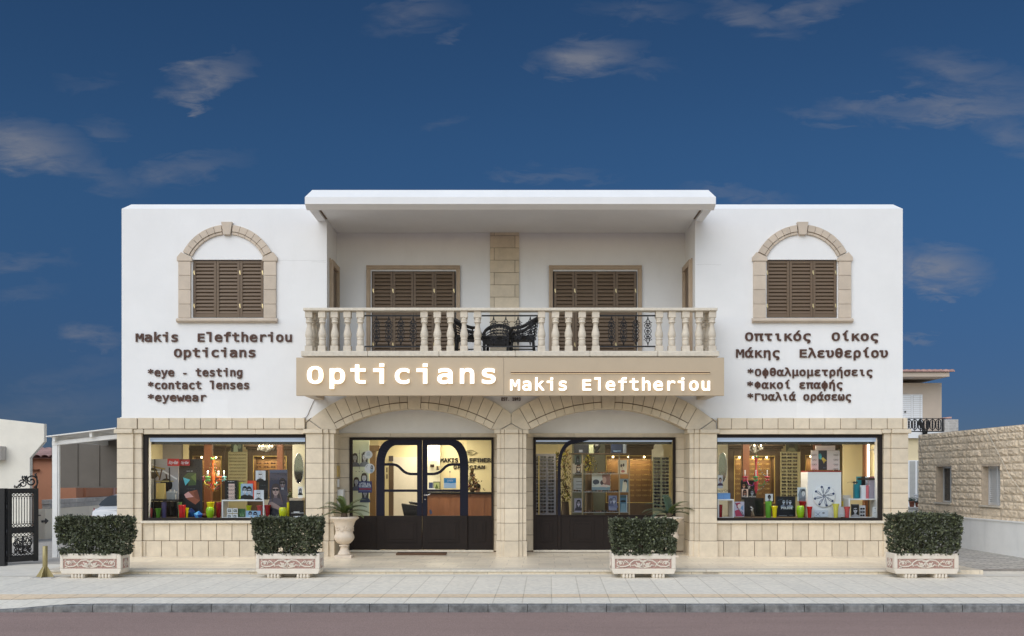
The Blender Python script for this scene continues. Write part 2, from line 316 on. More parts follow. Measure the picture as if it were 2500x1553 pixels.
# ---------------------------------------------------------------- letters
import os
FONTS = {}
def load_font(k, fn):
    try: FONTS[k] = bpy.data.fonts.load(os.path.join(bpy.utils.resource_path('LOCAL'), 'datafiles', 'fonts', fn))
    except Exception: FONTS[k] = None
load_font('mono', 'DejaVuSansMono.woff2'); load_font('sans', 'Inter.woff2')
GL = {}; CAP = .729; FSCALE = {}
def glyph(ch, font='mono', ext=0., off=0., ax=1.):
    """one letter as a mesh: outline widened by ax, then thickened by off all round; x is measured from the middle of its cell"""
    ax = round(ax, 2); key = (ch, font, ext, off, ax)
    if key in GL: return GL[key]
    if font == 'mono' and ch in 'φΦ' and ext:                 # ring with a stem through it
        m0 = glyph('ο', font, ext, off, ax)[0]; up = .11 if ch == 'Φ' else 0.; st = .042*ax+off; mb = MB(); mb.prism([(-st, (-.0 if up else -.21)-off), (st, (-.0 if up else -.21)-off), (st, (.74 if up else .68)+off), (-st, (.74 if up else .68)+off)], -ext*1.03, ext*1.03)
        n0 = len(m0.vertices); me = bpy.data.meshes.new('letter'); me.from_pydata([(v.co.x, v.co.y+up, v.co.z) for v in m0.vertices]+[(x, z, -y) for x, y, z in mb.v], [], [tuple(p.vertices) for p in m0.polygons]+[tuple(i+n0 for i in f) for f in mb.f]); me.update()
    elif font == 'mono' and ch in 'il' and ext:                 # typewriter i and l: a stem with a serif on the left only
        mb = MB(); st = .046*ax+off; xh, top = .55, .755; c_ = .05*ax; sl = -.205*ax-off
        h_ = xh if ch == 'i' else top
        q = [(c_-st, -.0-off), (c_+st, -.0-off), (c_+st, h_+off), (sl, h_+off), (sl, h_-.085-off), (c_-st, h_-.085-off)]
        parts_ = [q] + ([[(c_-st-.01, .640), (c_+st+.01, .640), (c_+st+.01, .745+off), (c_-st-.01, .745+off)]] if ch == 'i' else [])
        for p in parts_: mb.prism(p, -ext, ext)
        me = bpy.data.meshes.new('letter'); me.from_pydata([(x, z, -y) for x, y, z in mb.v], [], mb.f); me.update()
    else:
        cu = bpy.data.curves.new('letter', 'FONT'); cu.body = ch; cu.size = 1; cu.resolution_u = 4
        if FONTS.get(font): cu.font = FONTS[font]
        ob = bpy.data.objects.new('letter', cu); COL.objects.link(ob); bpy.context.view_layer.update()
        dg = bpy.context.evaluated_depsgraph_get(); c2 = bpy.data.curves.new_from_object(ob.evaluated_get(dg), dg) if hasattr(bpy.data.curves, 'new_from_object') else None
        if c2 is None: c2 = ob.to_curve(dg).copy()
        mid = .301 if font == 'mono' else 0.; loops = []
        for sp in c2.splines:
            P_ = sp.bezier_points; n = len(P_); o = []
            for i in range(n):
                p, q = P_[i], P_[(i+1) % n]; p0, h0, h1, p1 = p.co, p.handle_right, q.handle_left, q.co; d = (p1-p0).length
                straight = d < 1e-6 or max(((h-p0).cross(p1-p0)).length/max(d, 1e-6) for h in (h0, h1)) < 2e-3
                for k in range(1 if straight else 4):
                    t = k/4; c = p0*(1-t)**3+h0*3*t*(1-t)**2+h1*3*t*t*(1-t)+p1*t**3; c = ((c.x-mid)*ax, c.y)
                    if not o or math.hypot(o[-1][0]-c[0], o[-1][1]-c[1]) > .004: o.append(c)
            if len(o) > 2 and math.hypot(o[-1][0]-o[0][0], o[-1][1]-o[0][1]) < .004: o.pop()
            if len(o) > 2: loops.append(o)
        if font not in FSCALE:                                # the font's own size, so that capitals come out CAP high
            FSCALE[font] = 1.
            if ch != 'E': e_ = glyph('E', font, 0., 0., 1.)[0]; FSCALE[font] = CAP/max(q.co.y for q in e_.vertices); GL.pop(('E', font, 0., 0., 1.), None)
        F_ = FSCALE[font]
        if font == 'mono' and F_ != 1.: loops = [[((x/ax+mid)*F_*ax-mid*ax, y*F_) for x, y in o] for o in loops]
        elif F_ != 1.: loops = [[(x*F_, y*F_) for x, y in o] for o in loops]
        area = lambda o: sum(o[i-1][0]*o[i][1]-o[i][0]*o[i-1][1] for i in range(len(o)))/2
        sg = 1 if area(max(loops, key=lambda o: abs(area(o)))) > 0 else -1
        c3 = bpy.data.curves.new('letter', 'CURVE'); c3.dimensions = '2D'; c3.fill_mode = 'BOTH'; c3.extrude = ext
        for o in loops:
            sp = c3.splines.new('POLY'); sp.use_cyclic_u = True; n = len(o); sp.points.add(n-1)
            for i in range(n):
                a_, b_, c_ = o[i-1], o[i], o[(i+1) % n]
                def nr(p, q): dx, dy = q[0]-p[0], q[1]-p[1]; L = math.hypot(dx, dy) or 1; return (dy/L*sg, -dx/L*sg)
                n1, n2 = nr(a_, b_), nr(b_, c_); kk = max(.55, 1+n1[0]*n2[0]+n1[1]*n2[1]); sp.points[i].co = (b_[0]+off*(n1[0]+n2[0])/kk, b_[1]+off*(n1[1]+n2[1])/kk, 0, 1)
        o2 = bpy.data.objects.new('letter', c3); COL.objects.link(o2); bpy.context.view_layer.update()
        me = bpy.data.meshes.new_from_object(o2.evaluated_get(bpy.context.evaluated_depsgraph_get())); me.name = 'letter'
        bpy.data.objects.remove(o2); bpy.data.objects.remove(ob); bpy.data.curves.remove(cu); bpy.data.curves.remove(c3)
        me.update()
    xs = [v.co.x for v in me.vertices] or [-.3, .3]; GL[key] = (me, min(xs), max(xs)); return GL[key]
def flat_text(mb, text, x0, x1, zbase, cap, Y, font='mono', off=0., shear=0.):
    """flat printed text, squeezed to run from x0 to x1 on baseline zbase, facing -Y"""
    adv = []; x = 0
    for ch in text:
        if ch == ' ': x += .32 if font != 'mono' else .6; continue
        me, a, b = glyph(ch, font, .5, max(off, .004)); adv.append((me, x-a)); x += (b-a+.09)
    k = (x1-x0)/x; h = cap/CAP
    for me, ox in adv:
        fs = [tuple(p.vertices) for p in me.polygons if p.normal.z > .5]; use = sorted({i for f in fs for i in f}); ix = {q: i for i, q in enumerate(use)}
        mb.add([(x0+(me.vertices[i].co.x+ox)*k+shear*me.vertices[i].co.y*h, Y-.0006*(me.vertices[i].co.z-.5), zbase+me.vertices[i].co.y*h) for i in use], [tuple(ix[i] for i in f) for f in fs])
# ================================================================ the shop building
B = thing('shop_building', (0, 0, 0), 'white two storey building with beige stone arches, brown shutters and a balcony', 'building')
R = random.Random(3)
SEAMS = [1059, 1095, 1131, 1168, 1204, 1241, 1277, 1320.5]
def inset(poly, d):
    n = len(poly); a = sum(poly[i][0]*poly[(i+1) % n][1]-poly[(i+1) % n][0]*poly[i][1] for i in range(n))
    if a < 0: poly = poly[::-1]
    out = []
    for i in range(n):
        p0, p1, p2 = poly[i-1], poly[i], poly[(i+1) % n]
        def nrm(a, b):
            dx, dz = b[0]-a[0], b[1]-a[1]; L = math.hypot(dx, dz) or 1; return (-dz/L, dx/L)
        n1, n2 = nrm(p0, p1), nrm(p1, p2); k = 1+n1[0]*n2[0]+n1[1]*n2[1]
        if k < .2: k = .2
        out.append((p1[0]+d*(n1[0]+n2[0])/k, p1[1]+d*(n1[1]+n2[1])/k))
    return out
# ---- plain white walls of the upper wings and body
def chamfer_block(mb, x0, x1, y0, y1, z0, z1, c):
    o = len(mb.v)
    mb.add([(x0,y0,z0),(x1,y0,z0),(x1,y1,z0),(x0,y1,z0),(x0,y0,z1-c),(x1,y0,z1-c),(x1,y1,z1-c),(x0,y1,z1-c),(x0+c*1.2,y0+c,z1),(x1-c*1.2,y0+c,z1),(x1-c*1.2,y1-c,z1),(x0+c*1.2,y1-c,z1)],
       [(0,3,2,1),(8,9,10,11),(0,1,5,4),(1,2,6,5),(2,3,7,6),(3,0,4,7),(4,5,9,8),(5,6,10,9),(6,7,11,10),(7,4,8,11)])
ZT = Z(495); ZB = Z(1021)
XL0, XL1, XR0, XR1 = X(297), X(798), X(1697), X(2204)
def arch_window_px(c): return c
def wing(x0, x1, wc):
    # wall with a shutter opening cut out: four blocks round the opening
    a, b = X(wc-86.5), X(wc+86.5); zs, zh = Z(776), Z(634)
    m = MB()
    chamfer_block(m, x0, x1, 0, 9.6, zh, ZT, .13)
    m.box(x0, a, 0, 9.6, zs, zh); m.box(b, x1, 0, 9.6, zs, zh); m.box(x0, x1, 0, 9.6, ZB, zs); m.box(a, b, .22, 9.6, zs, zh)
    return m.build('wing_wall', 'plaster', B)
m = MB(); m.box(X(492), X(556), -.0015, 0, ZB, Z(976)); m.build('paint_patch', 'freshpaint', B); m = MB(); m.box(X(1945), X(2010), -.0015, 0, ZB, Z(984)); m.build('paint_patch', 'freshpaint', B)
wing(XL0, XL1, 557); wing(XR0, XR1, 1958)
m = MB()
m.box(XL1, XR0, 1.16, 9.6, 4.26, 7.22)                                   # back wall of the balcony
m.build('balcony_wall', 'plaster', B)
# ---- roof canopy over the balcony
m = MB(); cx = 4.12; yf = -1.28; zb = 7.19
m.box(-cx, -cx+.17, yf+.215, -.002, 7.165, 7.31); m.box(cx-.17, cx, yf+.215, -.002, 7.165, 7.31)
m.prismx([(yf, 7.31), (yf, 7.172), (yf+.16, 7.105), (yf+.215, 7.105), (yf+.215, 7.31)], -cx, cx)
m.box(-cx+.17, cx-.17, yf+.215, 0, zb+.03, 7.31)
m.box(XL1+.002, XR0-.002, 0, 1.16, 7.22, 7.31)
c = .19
m.add([(-cx,yf,7.31),(cx,yf,7.31),(cx,9,7.31),(-cx,9,7.31),(-cx+.11,yf+c,7.51),(cx-.11,yf+c,7.51),(cx-.11,8.9,7.51),(-cx+.11,8.9,7.51)], [(4,5,6,7),(0,1,5,4),(1,2,6,5),(2,3,7,6),(3,0,4,7)])
for sx in (-1, 1):                                                      # part of the canopy that laps the wing roofs
    m.box(sx*cx, sx*(XR0+.002), 0, 9, 7.40 if False else ZT+.004, 7.31 if ZT < 7.3 else ZT+.006)
m.build('canopy', 'plaster', B)
m = MB(); m.box(-cx+.171, -cx+.205, yf+.3, -.02, zb+.02, zb+.029); m.build('step_shade', 'joint', B); m = MB(); m.box(cx-.205, cx-.171, yf+.3, -.02, zb+.02, zb+.029)  # dark strips painted for the shade beside the soffit step
m.build('step_shade', 'joint', B)
m = MB(); rc = random.Random(2)
for (pa, pb, py, n) in ((680, 796, 636, 18), (760, 796, 640, 6), (1700, 1760, 646, 8)):
    pts = [(X(pa+(pb-pa)*k/n), Z(py+rc.uniform(-.9, .9))) for k in range(n+1)]; m = MB(); m.strip(pts, .0045, -.0012, .0); m.build('hairline_crack', 'plaster_crack', B)
# ---- balcony slab with its stone edge
m = MB(); m.box(-4.16, 4.13, -.93, 0, 3.76, 4.15); m.box(XL1, XR0, 0, 1.2, 3.76, 4.15)
m.build('balcony_slab', 'soffit', B)
m = MB(); xs = [-4.26, -2.9, -1.45, .1, 1.62, 3.0, 4.25]
for a, b in zip(xs, xs[1:]): m.tone = R.random(); m.box(a+.002, b-.002, -1.02, 0 if (a == -4.26 or b == 4.25) else 0, 4.152, 4.262)
m.box(XL1, XR0, .003, 1.16, 4.152, 4.258)
m.build('balcony_nosing', 'nosing', B, bevel=.012)
# ---- balustrade: handrail, turned balusters, iron panels
m = MB(); m.box(-4.22, 4.22, -1.0, -.76, 5.085, 5.145); m.box(-4.22, -3.98, -.76, -.003, 5.085, 5.145); m.box(3.98, 4.22, -.76, -.003, 5.085, 5.145)
rail = m.build('handrail', 'nosing', B, bevel=.012)
def baluster(name, x, y, parent):
    m = MB(); m.tone = R.random(); z0 = 4.264; q = .075
    m.box(x-q-.003, x+q+.003, y-q, y+q, z0, z0+.115); m.box(x-q, x+q, y-q, y+q, z0+.685, 5.083)
    m.lathe([(.062, z0+.115), (.07, z0+.14), (.072, z0+.2), (.064, z0+.235), (.073, z0+.245), (.073, z0+.262), (.062, z0+.272), (.078, z0+.30), (.083, z0+.34), (.078, z0+.385), (.062, z0+.45), (.048, z0+.52), (.046, z0+.56), (.06, z0+.585), (.072, z0+.592), (.072, z0+.61), (.06, z0+.618), (.066, z0+.64), (.07, z0+.66), (.07, z0+.686)], x, y, 14)
    return m.build(name, 'balu', parent, bevel=.006, seg=1)
for px in (755, 787, 817.5, 848.6, 880, 1036, 1068, 1100, 1133, 1166, 1322, 1356, 1388, 1421, 1454, 1609, 1640, 1673.5, 1706, 1738):
    baluster('baluster', X(px, -.88), -.88, B)
for sx in (-1, 1):
    for y in (-.60, -.33, -.1): baluster('baluster', sx*4.10, y, B)
def iron_panel(pa, pb):
    xa, xb = X(pa, -.88), X(pb, -.88); m = MB(); y = -.88
    for zz in (4.37, 5.0): m.box(xa, xb, y-.012, y+.012, zz-.014, zz+.014)
    for k in range(4):
        x = xa+(xb-xa)*(k+.9)/4.6+.02; zc = 4.685
        m.tube([(x, y, 4.37), (x, y, 5.0)], .006, 5)
        for s in (-1, 1):
            def crv(pts, r=.0075): m.tube([(x+s*a, y, zc+b) for a, b in pts], r, 5)
            for f in (1, -1):
                crv([(.002, .29*f), (.012, .24*f), (.045, .19*f), (.075, .17*f), (.085, .185*f)])
                crv([(.028, .205*f), (.03, .17*f), (.058, .14*f), (.067, .11*f), (.055, .075*f), (.03, .07*f), (.02, .09*f), (.03, .105*f)], .0085)
                crv([(.0, .14*f), (.02, .16*f), (.035, .15*f), (.03, .12*f), (.01, .1*f)], .009)
            crv([(.0, .06), (.04, .055), (.066, .02), (.066, -.02), (.04, -.055), (0, -.06)], .009)
            crv([(.0, .025), (.03, .015), (.035, -.015), (0, -.03)], .009)
        m.ball((x, y, zc), .018, 6); m.ball((x, y, zc+.12), .02, 6, .8, .5, 1.4); m.ball((x, y, zc-.12), .02, 6, .8, .5, 1.4)
    return m.build('iron_panel', 'iron', B)
iron_panel(890, 1027); iron_panel(1176, 1313); iron_panel(1464, 1600)
# ---- shutters: a hinged pair / trio of louvred leaves with frame, slats, hinges
def shutters(xs, z0, z1, Y, name, parent, hinge_at, nsl):
    fr = MB(); fr.box(xs[0]-.02, xs[-1]+.02, Y+.035, Y+.07, z0-.01, z1+.02)
    base = fr.build(name, 'darkwood', parent)  # backing board coloured dark for the shade between the slats
    for a, b in zip(xs, xs[1:]):
        m = MB(); st = .055; m.box(a+.004, a+st, Y-.026, Y+.03, z0, z1); m.box(b-st, b-.004, Y-.026, Y+.03, z0, z1)
        m.box(a+st, b-st, Y-.02, Y+.03, z0, z0+.075); m.box(a+st, b-st, Y-.02, Y+.03, z1-.055, z1)
        n = nsl; h = (z1-z0-.13)/n
        for k in range(n):
            zz = z0+.075+h*k
            prof = [(Y+.026, zz+h*.97), (Y+.014, zz+h*.93), (Y-.006, zz+h*.66), (Y-.016, zz+h*.28), (Y-.016, zz+h*.08), (Y-.008, zz+h*.02), (Y+.01, zz+h*.1)]
            m.prismx(prof, a+st, b-st)
        m.build('shutter', 'shutter', base)
    for x in hinge_at:
        for f in (.2, .79):
            hb = MB(); zz = z0+(z1-z0)*f; hb.box(x-.012, x+.012, Y-.034, Y-.021, zz-.02, zz+.045); hb.box(x+.002, x+.018, Y-.04, Y-.022, zz-.05, zz); hb.build('hinge', 'brass', base)
    return base
# ---- arched windows of the wings
def arched_window(wc):
    px = lambda d: X(wc+d)
    sx = [px(-86), px(-29), px(28.5), px(86)]
    shutters(sx, Z(774), Z(636), .06, 'shutter_window', B, (sx[0]+.02, sx[2], sx[3]-.02), 14)
    m = MB(); m.tone = .5
    # jambs: four stones a side
    zz = [777.5, 743.5, 708.5, 673.5, 639]
    for s in (-1, 1):
        xi, xo = px(s*89), px(s*119)
        for a, b in zip(zz, zz[1:]): m.tone = R.random(); m.box(min(xi, xo), max(xi, xo), -.05, .02, Z(a)+.003, Z(b)-.003)
        m.tone = R.random(); m.prism([(px(s*85), Z(638.6)), (px(s*122), Z(638.6)), (px(s*122), Z(629)), (px(s*112), Z(617)), (px(s*87), Z(629))], -.065, .02)
    # voussoirs
    xo0, zo = px(-112), Z(617); r_o = 121/114; r_i = 95.6/114; zci = Z(668.6); zco = Z(671); xc = px(0)
    a0i = math.acos(86/95.6); a0o = math.acos(108/121.)
    n = 6
    for s in (-1, 1):
        for k in range(n):
            f0, f1 = k/n, (k+1)/n; lim_i = pi/2-.12; lim_o = pi/2-.115
            ai0, ai1 = a0i+(lim_i-a0i)*f0, a0i+(lim_i-a0i)*f1; ao0, ao1 = a0o+(lim_o-a0o)*f0, a0o+(lim_o-a0o)*f1
            P = lambda r, a, c: (xc+s*r*cos(a), c+r*sin(a))
            am, om = (ai0+ai1)/2, (ao0+ao1)/2
            def mix(p, q, t): return (p[0]+(q[0]-p[0])*t, p[1]+(q[1]-p[1])*t)
            i0, i1, o0, o1 = P(r_i, ai0, zci), P(r_i, ai1, zci), P(r_o, ao0, zco), P(r_o, ao1, zco); im, oq = P(r_i, am, zci), P(r_o, om, zco)
            m.tone = R.random()
            m.prism(inset([mix(i0, o0, .28), mix(im, oq, .28), mix(i1, o1, .28), o1, oq, o0], .003), -.062, .02)
            m.prism(inset([i0, im, i1, mix(i1, o1, .27), mix(im, oq, .27), mix(i0, o0, .27)], .002), -.042, .02)
    m.tone = .4; m.prism([(px(-8.5), Z(575)), (px(8.5), Z(575)), (px(13.5), Z(544)), (px(-13.5), Z(544))], -.085, .02)
    m.build('arch_surround', 'trim', B, bevel=.004, seg=1)
    m = MB(); m.prismx([(-.075, Z(779)), (-.10, Z(781)), (-.10, Z(785)), (-.06, Z(788.5)), (.02, Z(788.5)), (.06, Z(777.6)), (-.05, Z(777.6))], px(-122.5), px(122.5))
    m.build('window_sill', 'trim', B)
    m = MB()                                                             # dark gap and rough mortar round the opening
    m.box(px(-86.4), px(86.4), .12, .215, Z(776)+.002, Z(634)-.002); m.build('window_backing', 'joint', B)
arched_window(556); arched_window(1957.5)
# ---- balcony doors
def balcony_door(pl, pr, fl, fr_):
    Y = 1.16
    xs = [X(pl+(pr-pl)*k/4, Y) for k in range(5)]
    shutters(xs, 4.27, Z(665, Y), Y-.045, 'shutter_door', B, (xs[0]+.02, xs[1], xs[3], xs[4]-.02), 23)
    m = MB(); x0, x1 = X(fl, Y), X(fr_, Y); zt = Z(649, Y)
    for k, (wd, pr_) in enumerate(((.092, .03), (.068, .045), (.036, .06))):
        a = k*.036
        m.box(x0+a*0, x0+wd, Y-pr_, Y, 4.262, zt-.001*k-.092); m.box(x1-wd, x1, Y-pr_, Y, 4.262, zt-.092); m.box(x0, x1, Y-pr_, Y, zt-wd+.001*k, zt+.001*k)
    m.build('door_frame', 'doorframe', B, bevel=.006, seg=1)
    m = MB(); m.box(x0+.093, xs[0]-.022, Y-.012, Y-.001, 4.262, zt-.116); m.box(xs[-1]+.022, x1-.093, Y-.012, Y-.001, 4.262, zt-.093); m.box(xs[0]-.022, xs[-1]+.022, Y-.012, Y-.001, Z(664, Y)+.02, zt-.093)
    m.build('door_reveal', 'plaster', B)
balcony_door(910, 1110.5, 895, 1123.5); balcony_door(1352.5, 1552.5, 1340, 1566.5)
for s in (-1, 1):                                                        # frames of the two doors in the side walls of the balcony
    m = MB(); xw = XL1 if s < 0 else XR0
    m.box(xw, xw-s*.075, .30, .40, 4.262, 6.43); m.box(xw, xw-s*.075, .40, 1.02, 6.31, 6.43); m.box(xw, xw-s*.075, 1.02, 1.12, 4.262, 6.43)
    m.box(xw, xw-s*.03, .27, .298, 4.262, 6.45)
    m.build('door_frame', 'doorframe', B, bevel=.008)
    m = MB(); m.box(xw, xw-s*.02, .42, 1.0, 4.262, 6.30); m.build('door_leaf', 'shutter', B)
m = MB(); Y = 1.16; ys = [858, 816.5, 786.5, 756.5, 726.5, 696.5, 666.5, 636.5, 606.5, 576.5, 568.6]   # stone strip between the doors
x0, x1 = X(1196.5, Y), X(1267.5, Y)
for k, (a, b) in enumerate(zip(ys, ys[1:])):
    cut = x0+(.095 if k % 2 else x1-x0-.095)
    m.tone = R.random(); m.box(x0, cut-.004, Y-.05, Y, max(4.262, Z(a, Y)+.004), Z(b, Y)-.004); m.tone = R.random(); m.box(cut+.004, x1, Y-.05, Y, max(4.262, Z(a, Y)+.004), Z(b, Y)-.004)
m.build('stone_strip', 'stone', B, bevel=.004, seg=1)
m = MB(); m.box(x0+.002, x1-.002, Y-.035, Y-.0005, 4.262, 7.218); m.build('joint_backing', 'joint', B)
# ================================================================ ground floor stone
PIERS = [[(290, 329.5, .10), (329.5, 348, .05)], [(749, 790, .10), (790, 804, .06), (804, 816, .02)], [(1213, 1223, .02), (1223, 1232, .06), (1232, 1266, .10), (1266, 1275, .06), (1275, 1285, .02)],
         [(1683, 1694, .02), (1694, 1706, .06), (1706, 1748, .10)], [(2156, 2172, .05), (2172, 2213, .10)]]
for pi_, P_ in enumerate(PIERS):
    m = MB(); bk = MB()
    for k in range(len(SEAMS)-1):
        t = R.random()
        for (a, b, pr_) in P_: m.tone = min(1, max(0, t+R.uniform(-.12, .12))); m.box(X(a)+.001, X(b)-.001, -pr_, .2, Z(SEAMS[k+1])+.005, Z(SEAMS[k])-.005 if k else Z(SEAMS[k]))
    t = R.random()
    for (a, b, pr_) in P_: m.tone = t; m.box(X(a)-.012, X(b)+.012 if b == P_[-1][1] else X(b)-.004, -pr_-.025, .2, -.02, Z(1320.5)-.003)
    for (a, b, pr_) in P_: bk.box(X(a)+.006, X(b)-.006, -pr_+.008, .18, 0, Z(1060))
    if pi_ in (1, 2, 3):                                                 # the side faces towards the doorways
        ins = {1: [(816, 1)], 2: [(1213, -1), (1285, 1)], 3: [(1683, -1)]}[pi_]
        for px, s in ins:
            for k in range(len(SEAMS)-1): m.tone = R.random(); m.box(X(px)-s*.22, X(px), .2, .655, Z(SEAMS[k+1])+.006, Z(SEAMS[k])-.006 if k else Z(SEAMS[k]))
            m.box(X(px)-s*.22, X(px)+s*.01, .2, .655, -.02, Z(1320.5)-.003); bk.box(X(px)-s*.2, X(px)-s*.006, .18, .65, 0, Z(1060))
    m.build('stone_pier', 'stone', B, bevel=.004, seg=1); bk.build('joint_backing', 'joint', B)
    m = MB()                                                             # capital
    lo, hi = P_[0][0], P_[-1][1]
    for (a, b, pr_) in P_:
        m.tone = R.random(); m.box(X(a if a != lo else a-6)+.002, X(b if b != hi else b+6)-.002, -pr_-.045, .3, Z(1059)+.002, Z(1048.5))
    m.build('capital', 'stone', B, bevel=.01, seg=1)
def band_wall(pa, pb, sx0, step):
    """stone apron below a shop window, sill, cornice and stone band above"""
    m = MB(); x = pa; k = 0
    def row(first, z0, z1, y0, a, b):
        e = [a]; t = first
        while t < b-3:
            if t > a+3: e.append(t)
            t += step
        e.append(b)
        for p, q in zip(e, e[1:]): m.tone = R.random(); m.box(X(p)+.006, X(q)-.006, y0, .05, z0, z1)
    row(sx0, Z(1320.5)+.006, Z(1278), 0, pa, pb); row(sx0+step/2, -.02, Z(1320.5)-.006, -.02, pa, pb)
    m.build('stone_apron', 'stone', B, bevel=.004, seg=1)
    m = MB(); m.box(X(pa-2), X(pb+2), -.07, .14, Z(1277.6), Z(1271.5)); m.build('window_sill', 'nosing', B, bevel=.008)
    m = MB(); m.box(X(pa), X(pb), .014, .13, -.02, Z(1278)); m.build('joint_backing', 'joint', B)
band_wall(348, 749, 376-38, 38.05); band_wall(1748, 2156, 1785-37.8, 37.8)
def upper_band(pa, pb, step, first, ca, cb):
    m = MB(); e = [pa]; t = first
    while t < pb-5: e.append(t); t += step
    e.append(pb)
    for p, q in zip(e, e[1:]): m.tone = R.random(); m.box(X(p)+.006, X(q)-.006, -.10-(.02 if p == pa or q == pb else 0), .0, Z(1048)+.002, Z(1021)+R.uniform(-.004, .004))
    m.build('stone_band', 'stone', B, bevel=.008, seg=1)
    m = MB(); m.box(X(pa)+.01, X(pb)-.01, -.085, .0, Z(1048), Z(1022.5)); m.build('joint_backing', 'joint', B)
    m = MB(); m.tone = .4
    for p, q in ((ca, ca+(cb-ca)*.36), (ca+(cb-ca)*.36, ca+(cb-ca)*.7), (ca+(cb-ca)*.7, cb)): m.tone = R.random(); m.box(X(p)+.001, X(q)-.001, -.08, .12, Z(1060.4), Z(1048)-.001)
    m.build('cornice', 'stone', B, bevel=.006, seg=1)
upper_band(290.5, 747, 38.3, 340, 354.5, 742.5); upper_band(1750, 2211, 37.9, 1783, 1754.5, 2149.5)
# structural wall behind the stone
m = MB()
m.box(X(292), X(347), .19, .5, 0, Z(1050)); m.box(X(2157), X(2211), .19, .5, 0, Z(1050))
m.box(X(292), X(752), .02, .5, Z(1059.5), ZB+.02); m.box(X(1745), X(2211), .02, .5, Z(1059.5), ZB+.02)
m.box(X(348), X(749), .131, .5, 0, Z(1272)); m.box(X(1748), X(2156), .131, .5, 0, Z(1272))
m.box(X(292), X(296), .5, 9.6, 0, ZB); m.box(X(2207), X(2211), .5, 9.6, 0, ZB); m.box(X(292), X(2211), 9.4, 9.6, 0, ZB)
m.box(X(752), X(790), .2, .66, 0, Z(1050)); m.box(X(1706), X(1745), .2, .66, 0, Z(1050))
m.build('structural_wall', 'plaster', B)
# ---- arches
CI, RI, CO, RO = 1378., 379., 1331., 399.
def arch(cx):
    lip = MB(); bk = MB(); rl = 396.
    def inner(x, r=RI): return (x, CI-sqrt(r*r-(x-cx)**2))
    def ray(x, R_, C_):                       # along the radius through the intrados point at x, meet the circle of radius R_ round C_
        p = inner(x); dx, dy = (p[0]-cx)/RI, (p[1]-CI)/RI
        oy = CI-C_; b = oy*dy; c_ = oy*oy-R_*R_; t = -b+sqrt(b*b-c_); return (cx+t*dx, CI+t*dy)
    W_ = lambda p: (X(p[0]), Z(p[1]))
    offs = [187, 167, 146, 124.5, 103.5, 81, 58, 34, 15.5]
    joints = [cx-o for o in offs]+[cx+o for o in offs[::-1]]
    for a, b in zip(joints, joints[1:]):
        mid = (a+b)/2; key = b-a > 26 and abs(mid-cx) < 2
        lip.tone = R.random()
        o = [ray(a, RO, CO), ray(mid, RO, CO), ray(b, RO, CO)]
        if key:
            lip.prism(inset([W_(inner(a)), W_(inner(b)), W_(o[2]), W_(o[0])], .005), -.085, .3); continue
        l_ = [ray(a, rl, CI), ray(mid, rl, CI), ray(b, rl, CI)]
        lip.prism(inset([W_(l_[0]), W_(l_[1]), W_(l_[2]), W_(o[2]), W_(o[1]), W_(o[0])], .005), -.055, .3)
        lip.prism(inset([W_(inner(a)), W_(inner(mid)), W_(inner(b)), W_(ray(b, rl-1, CI)), W_(ray(mid, rl-1, CI)), W_(ray(a, rl-1, CI))], .004), -.07, .3)
    for s in (-1, 1):
        out_x = cx+s*263 if (s < 0) == (cx < 1248) else 1248.
        jt = cx+s*187; o = ray(jt, RO, CO)
        fx = lambda t: cx+s*t
        outer_y = lambda x: CO-sqrt(RO*RO-(x-cx)**2)
        lip.tone = R.random()
        if out_x == 1248.:
            lip.prism(inset([W_(inner(jt)), W_((fx(196), 1049)), W_((1248-s*26, 1049)), W_((1248, 1034)), W_((1248, outer_y(1248))), W_((fx(228), outer_y(fx(228)))), W_(o)], .005), -.055, .3)
        else:
            lip.prism(inset([W_(inner(jt)), W_((fx(196), 1049)), W_((fx(224), 1048.5)), W_((fx(256), 1026)), W_((fx(246), outer_y(fx(246)))), W_((fx(232), outer_y(fx(232)))), W_(o)], .005), -.055, .3)
            lip.tone = R.random(); lip.prism(inset([W_((fx(226), 1048.5)), W_((fx(263), 1048.5)), W_((fx(263), 1033)), W_((fx(256), 1027))], .004), -.05, .3)
            lip.tone = R.random(); lip.prism(inset([W_((fx(258), 1026)), W_((fx(265), 1033)), W_((fx(265), 1028)), W_((fx(250), outer_y(fx(250))))], .003), -.065, .3)
    lip.build('stone_arch', 'stone', B, bevel=.004, seg=1)
    # dark mortar bed just behind the face
    ip = [(cx-190+380*i/24, 0) for i in range(25)]; ip = [W_((x, CI-sqrt((RI+2)**2-(x-cx)**2))) for x, _ in ip]
    op = [W_((cx-240+480*i/24, CO-sqrt((RO-3)**2-(480*i/24-240)**2))) for i in range(25)]
    for i in range(24): bk.prism([ip[i], ip[i+1], op[i+1], op[i]], -.035, .28)
    bk.build('joint_backing', 'joint', B)
arch(1012.); arch(1484.)
m = MB(); m.tone = .6; m.prism([(X(1224), Z(1049)), (X(1272), Z(1049)), (X(1248), Z(1035.5))], -.055, .3); m.build('arch_springer', 'stone', B, bevel=.004, seg=1)
# white wall above the arches, cut along them
def arch_wall(cx, xa, xb):
    pts = [(X(cx-196+392*i/30), Z(CI-sqrt((RI+6)**2-(392*i/30-196)**2))) for i in range(31)]
    m = MB(); ztop = 3.755
    allp = [(xa, pts[0][1]-.02)]+[pts[0]]+pts[1:-1]+[pts[-1]]+[(xb, pts[-1][1]-.02)]
    for (p, q) in zip(allp, allp[1:]):
        m.prism([p, q, (q[0], ztop), (p[0], ztop)], 0.001, .64)
    return m.build('spandrel_wall', 'soffit', B)
arch_wall(1012., X(747), X(1248)); arch_wall(1484., X(1248), X(1750))
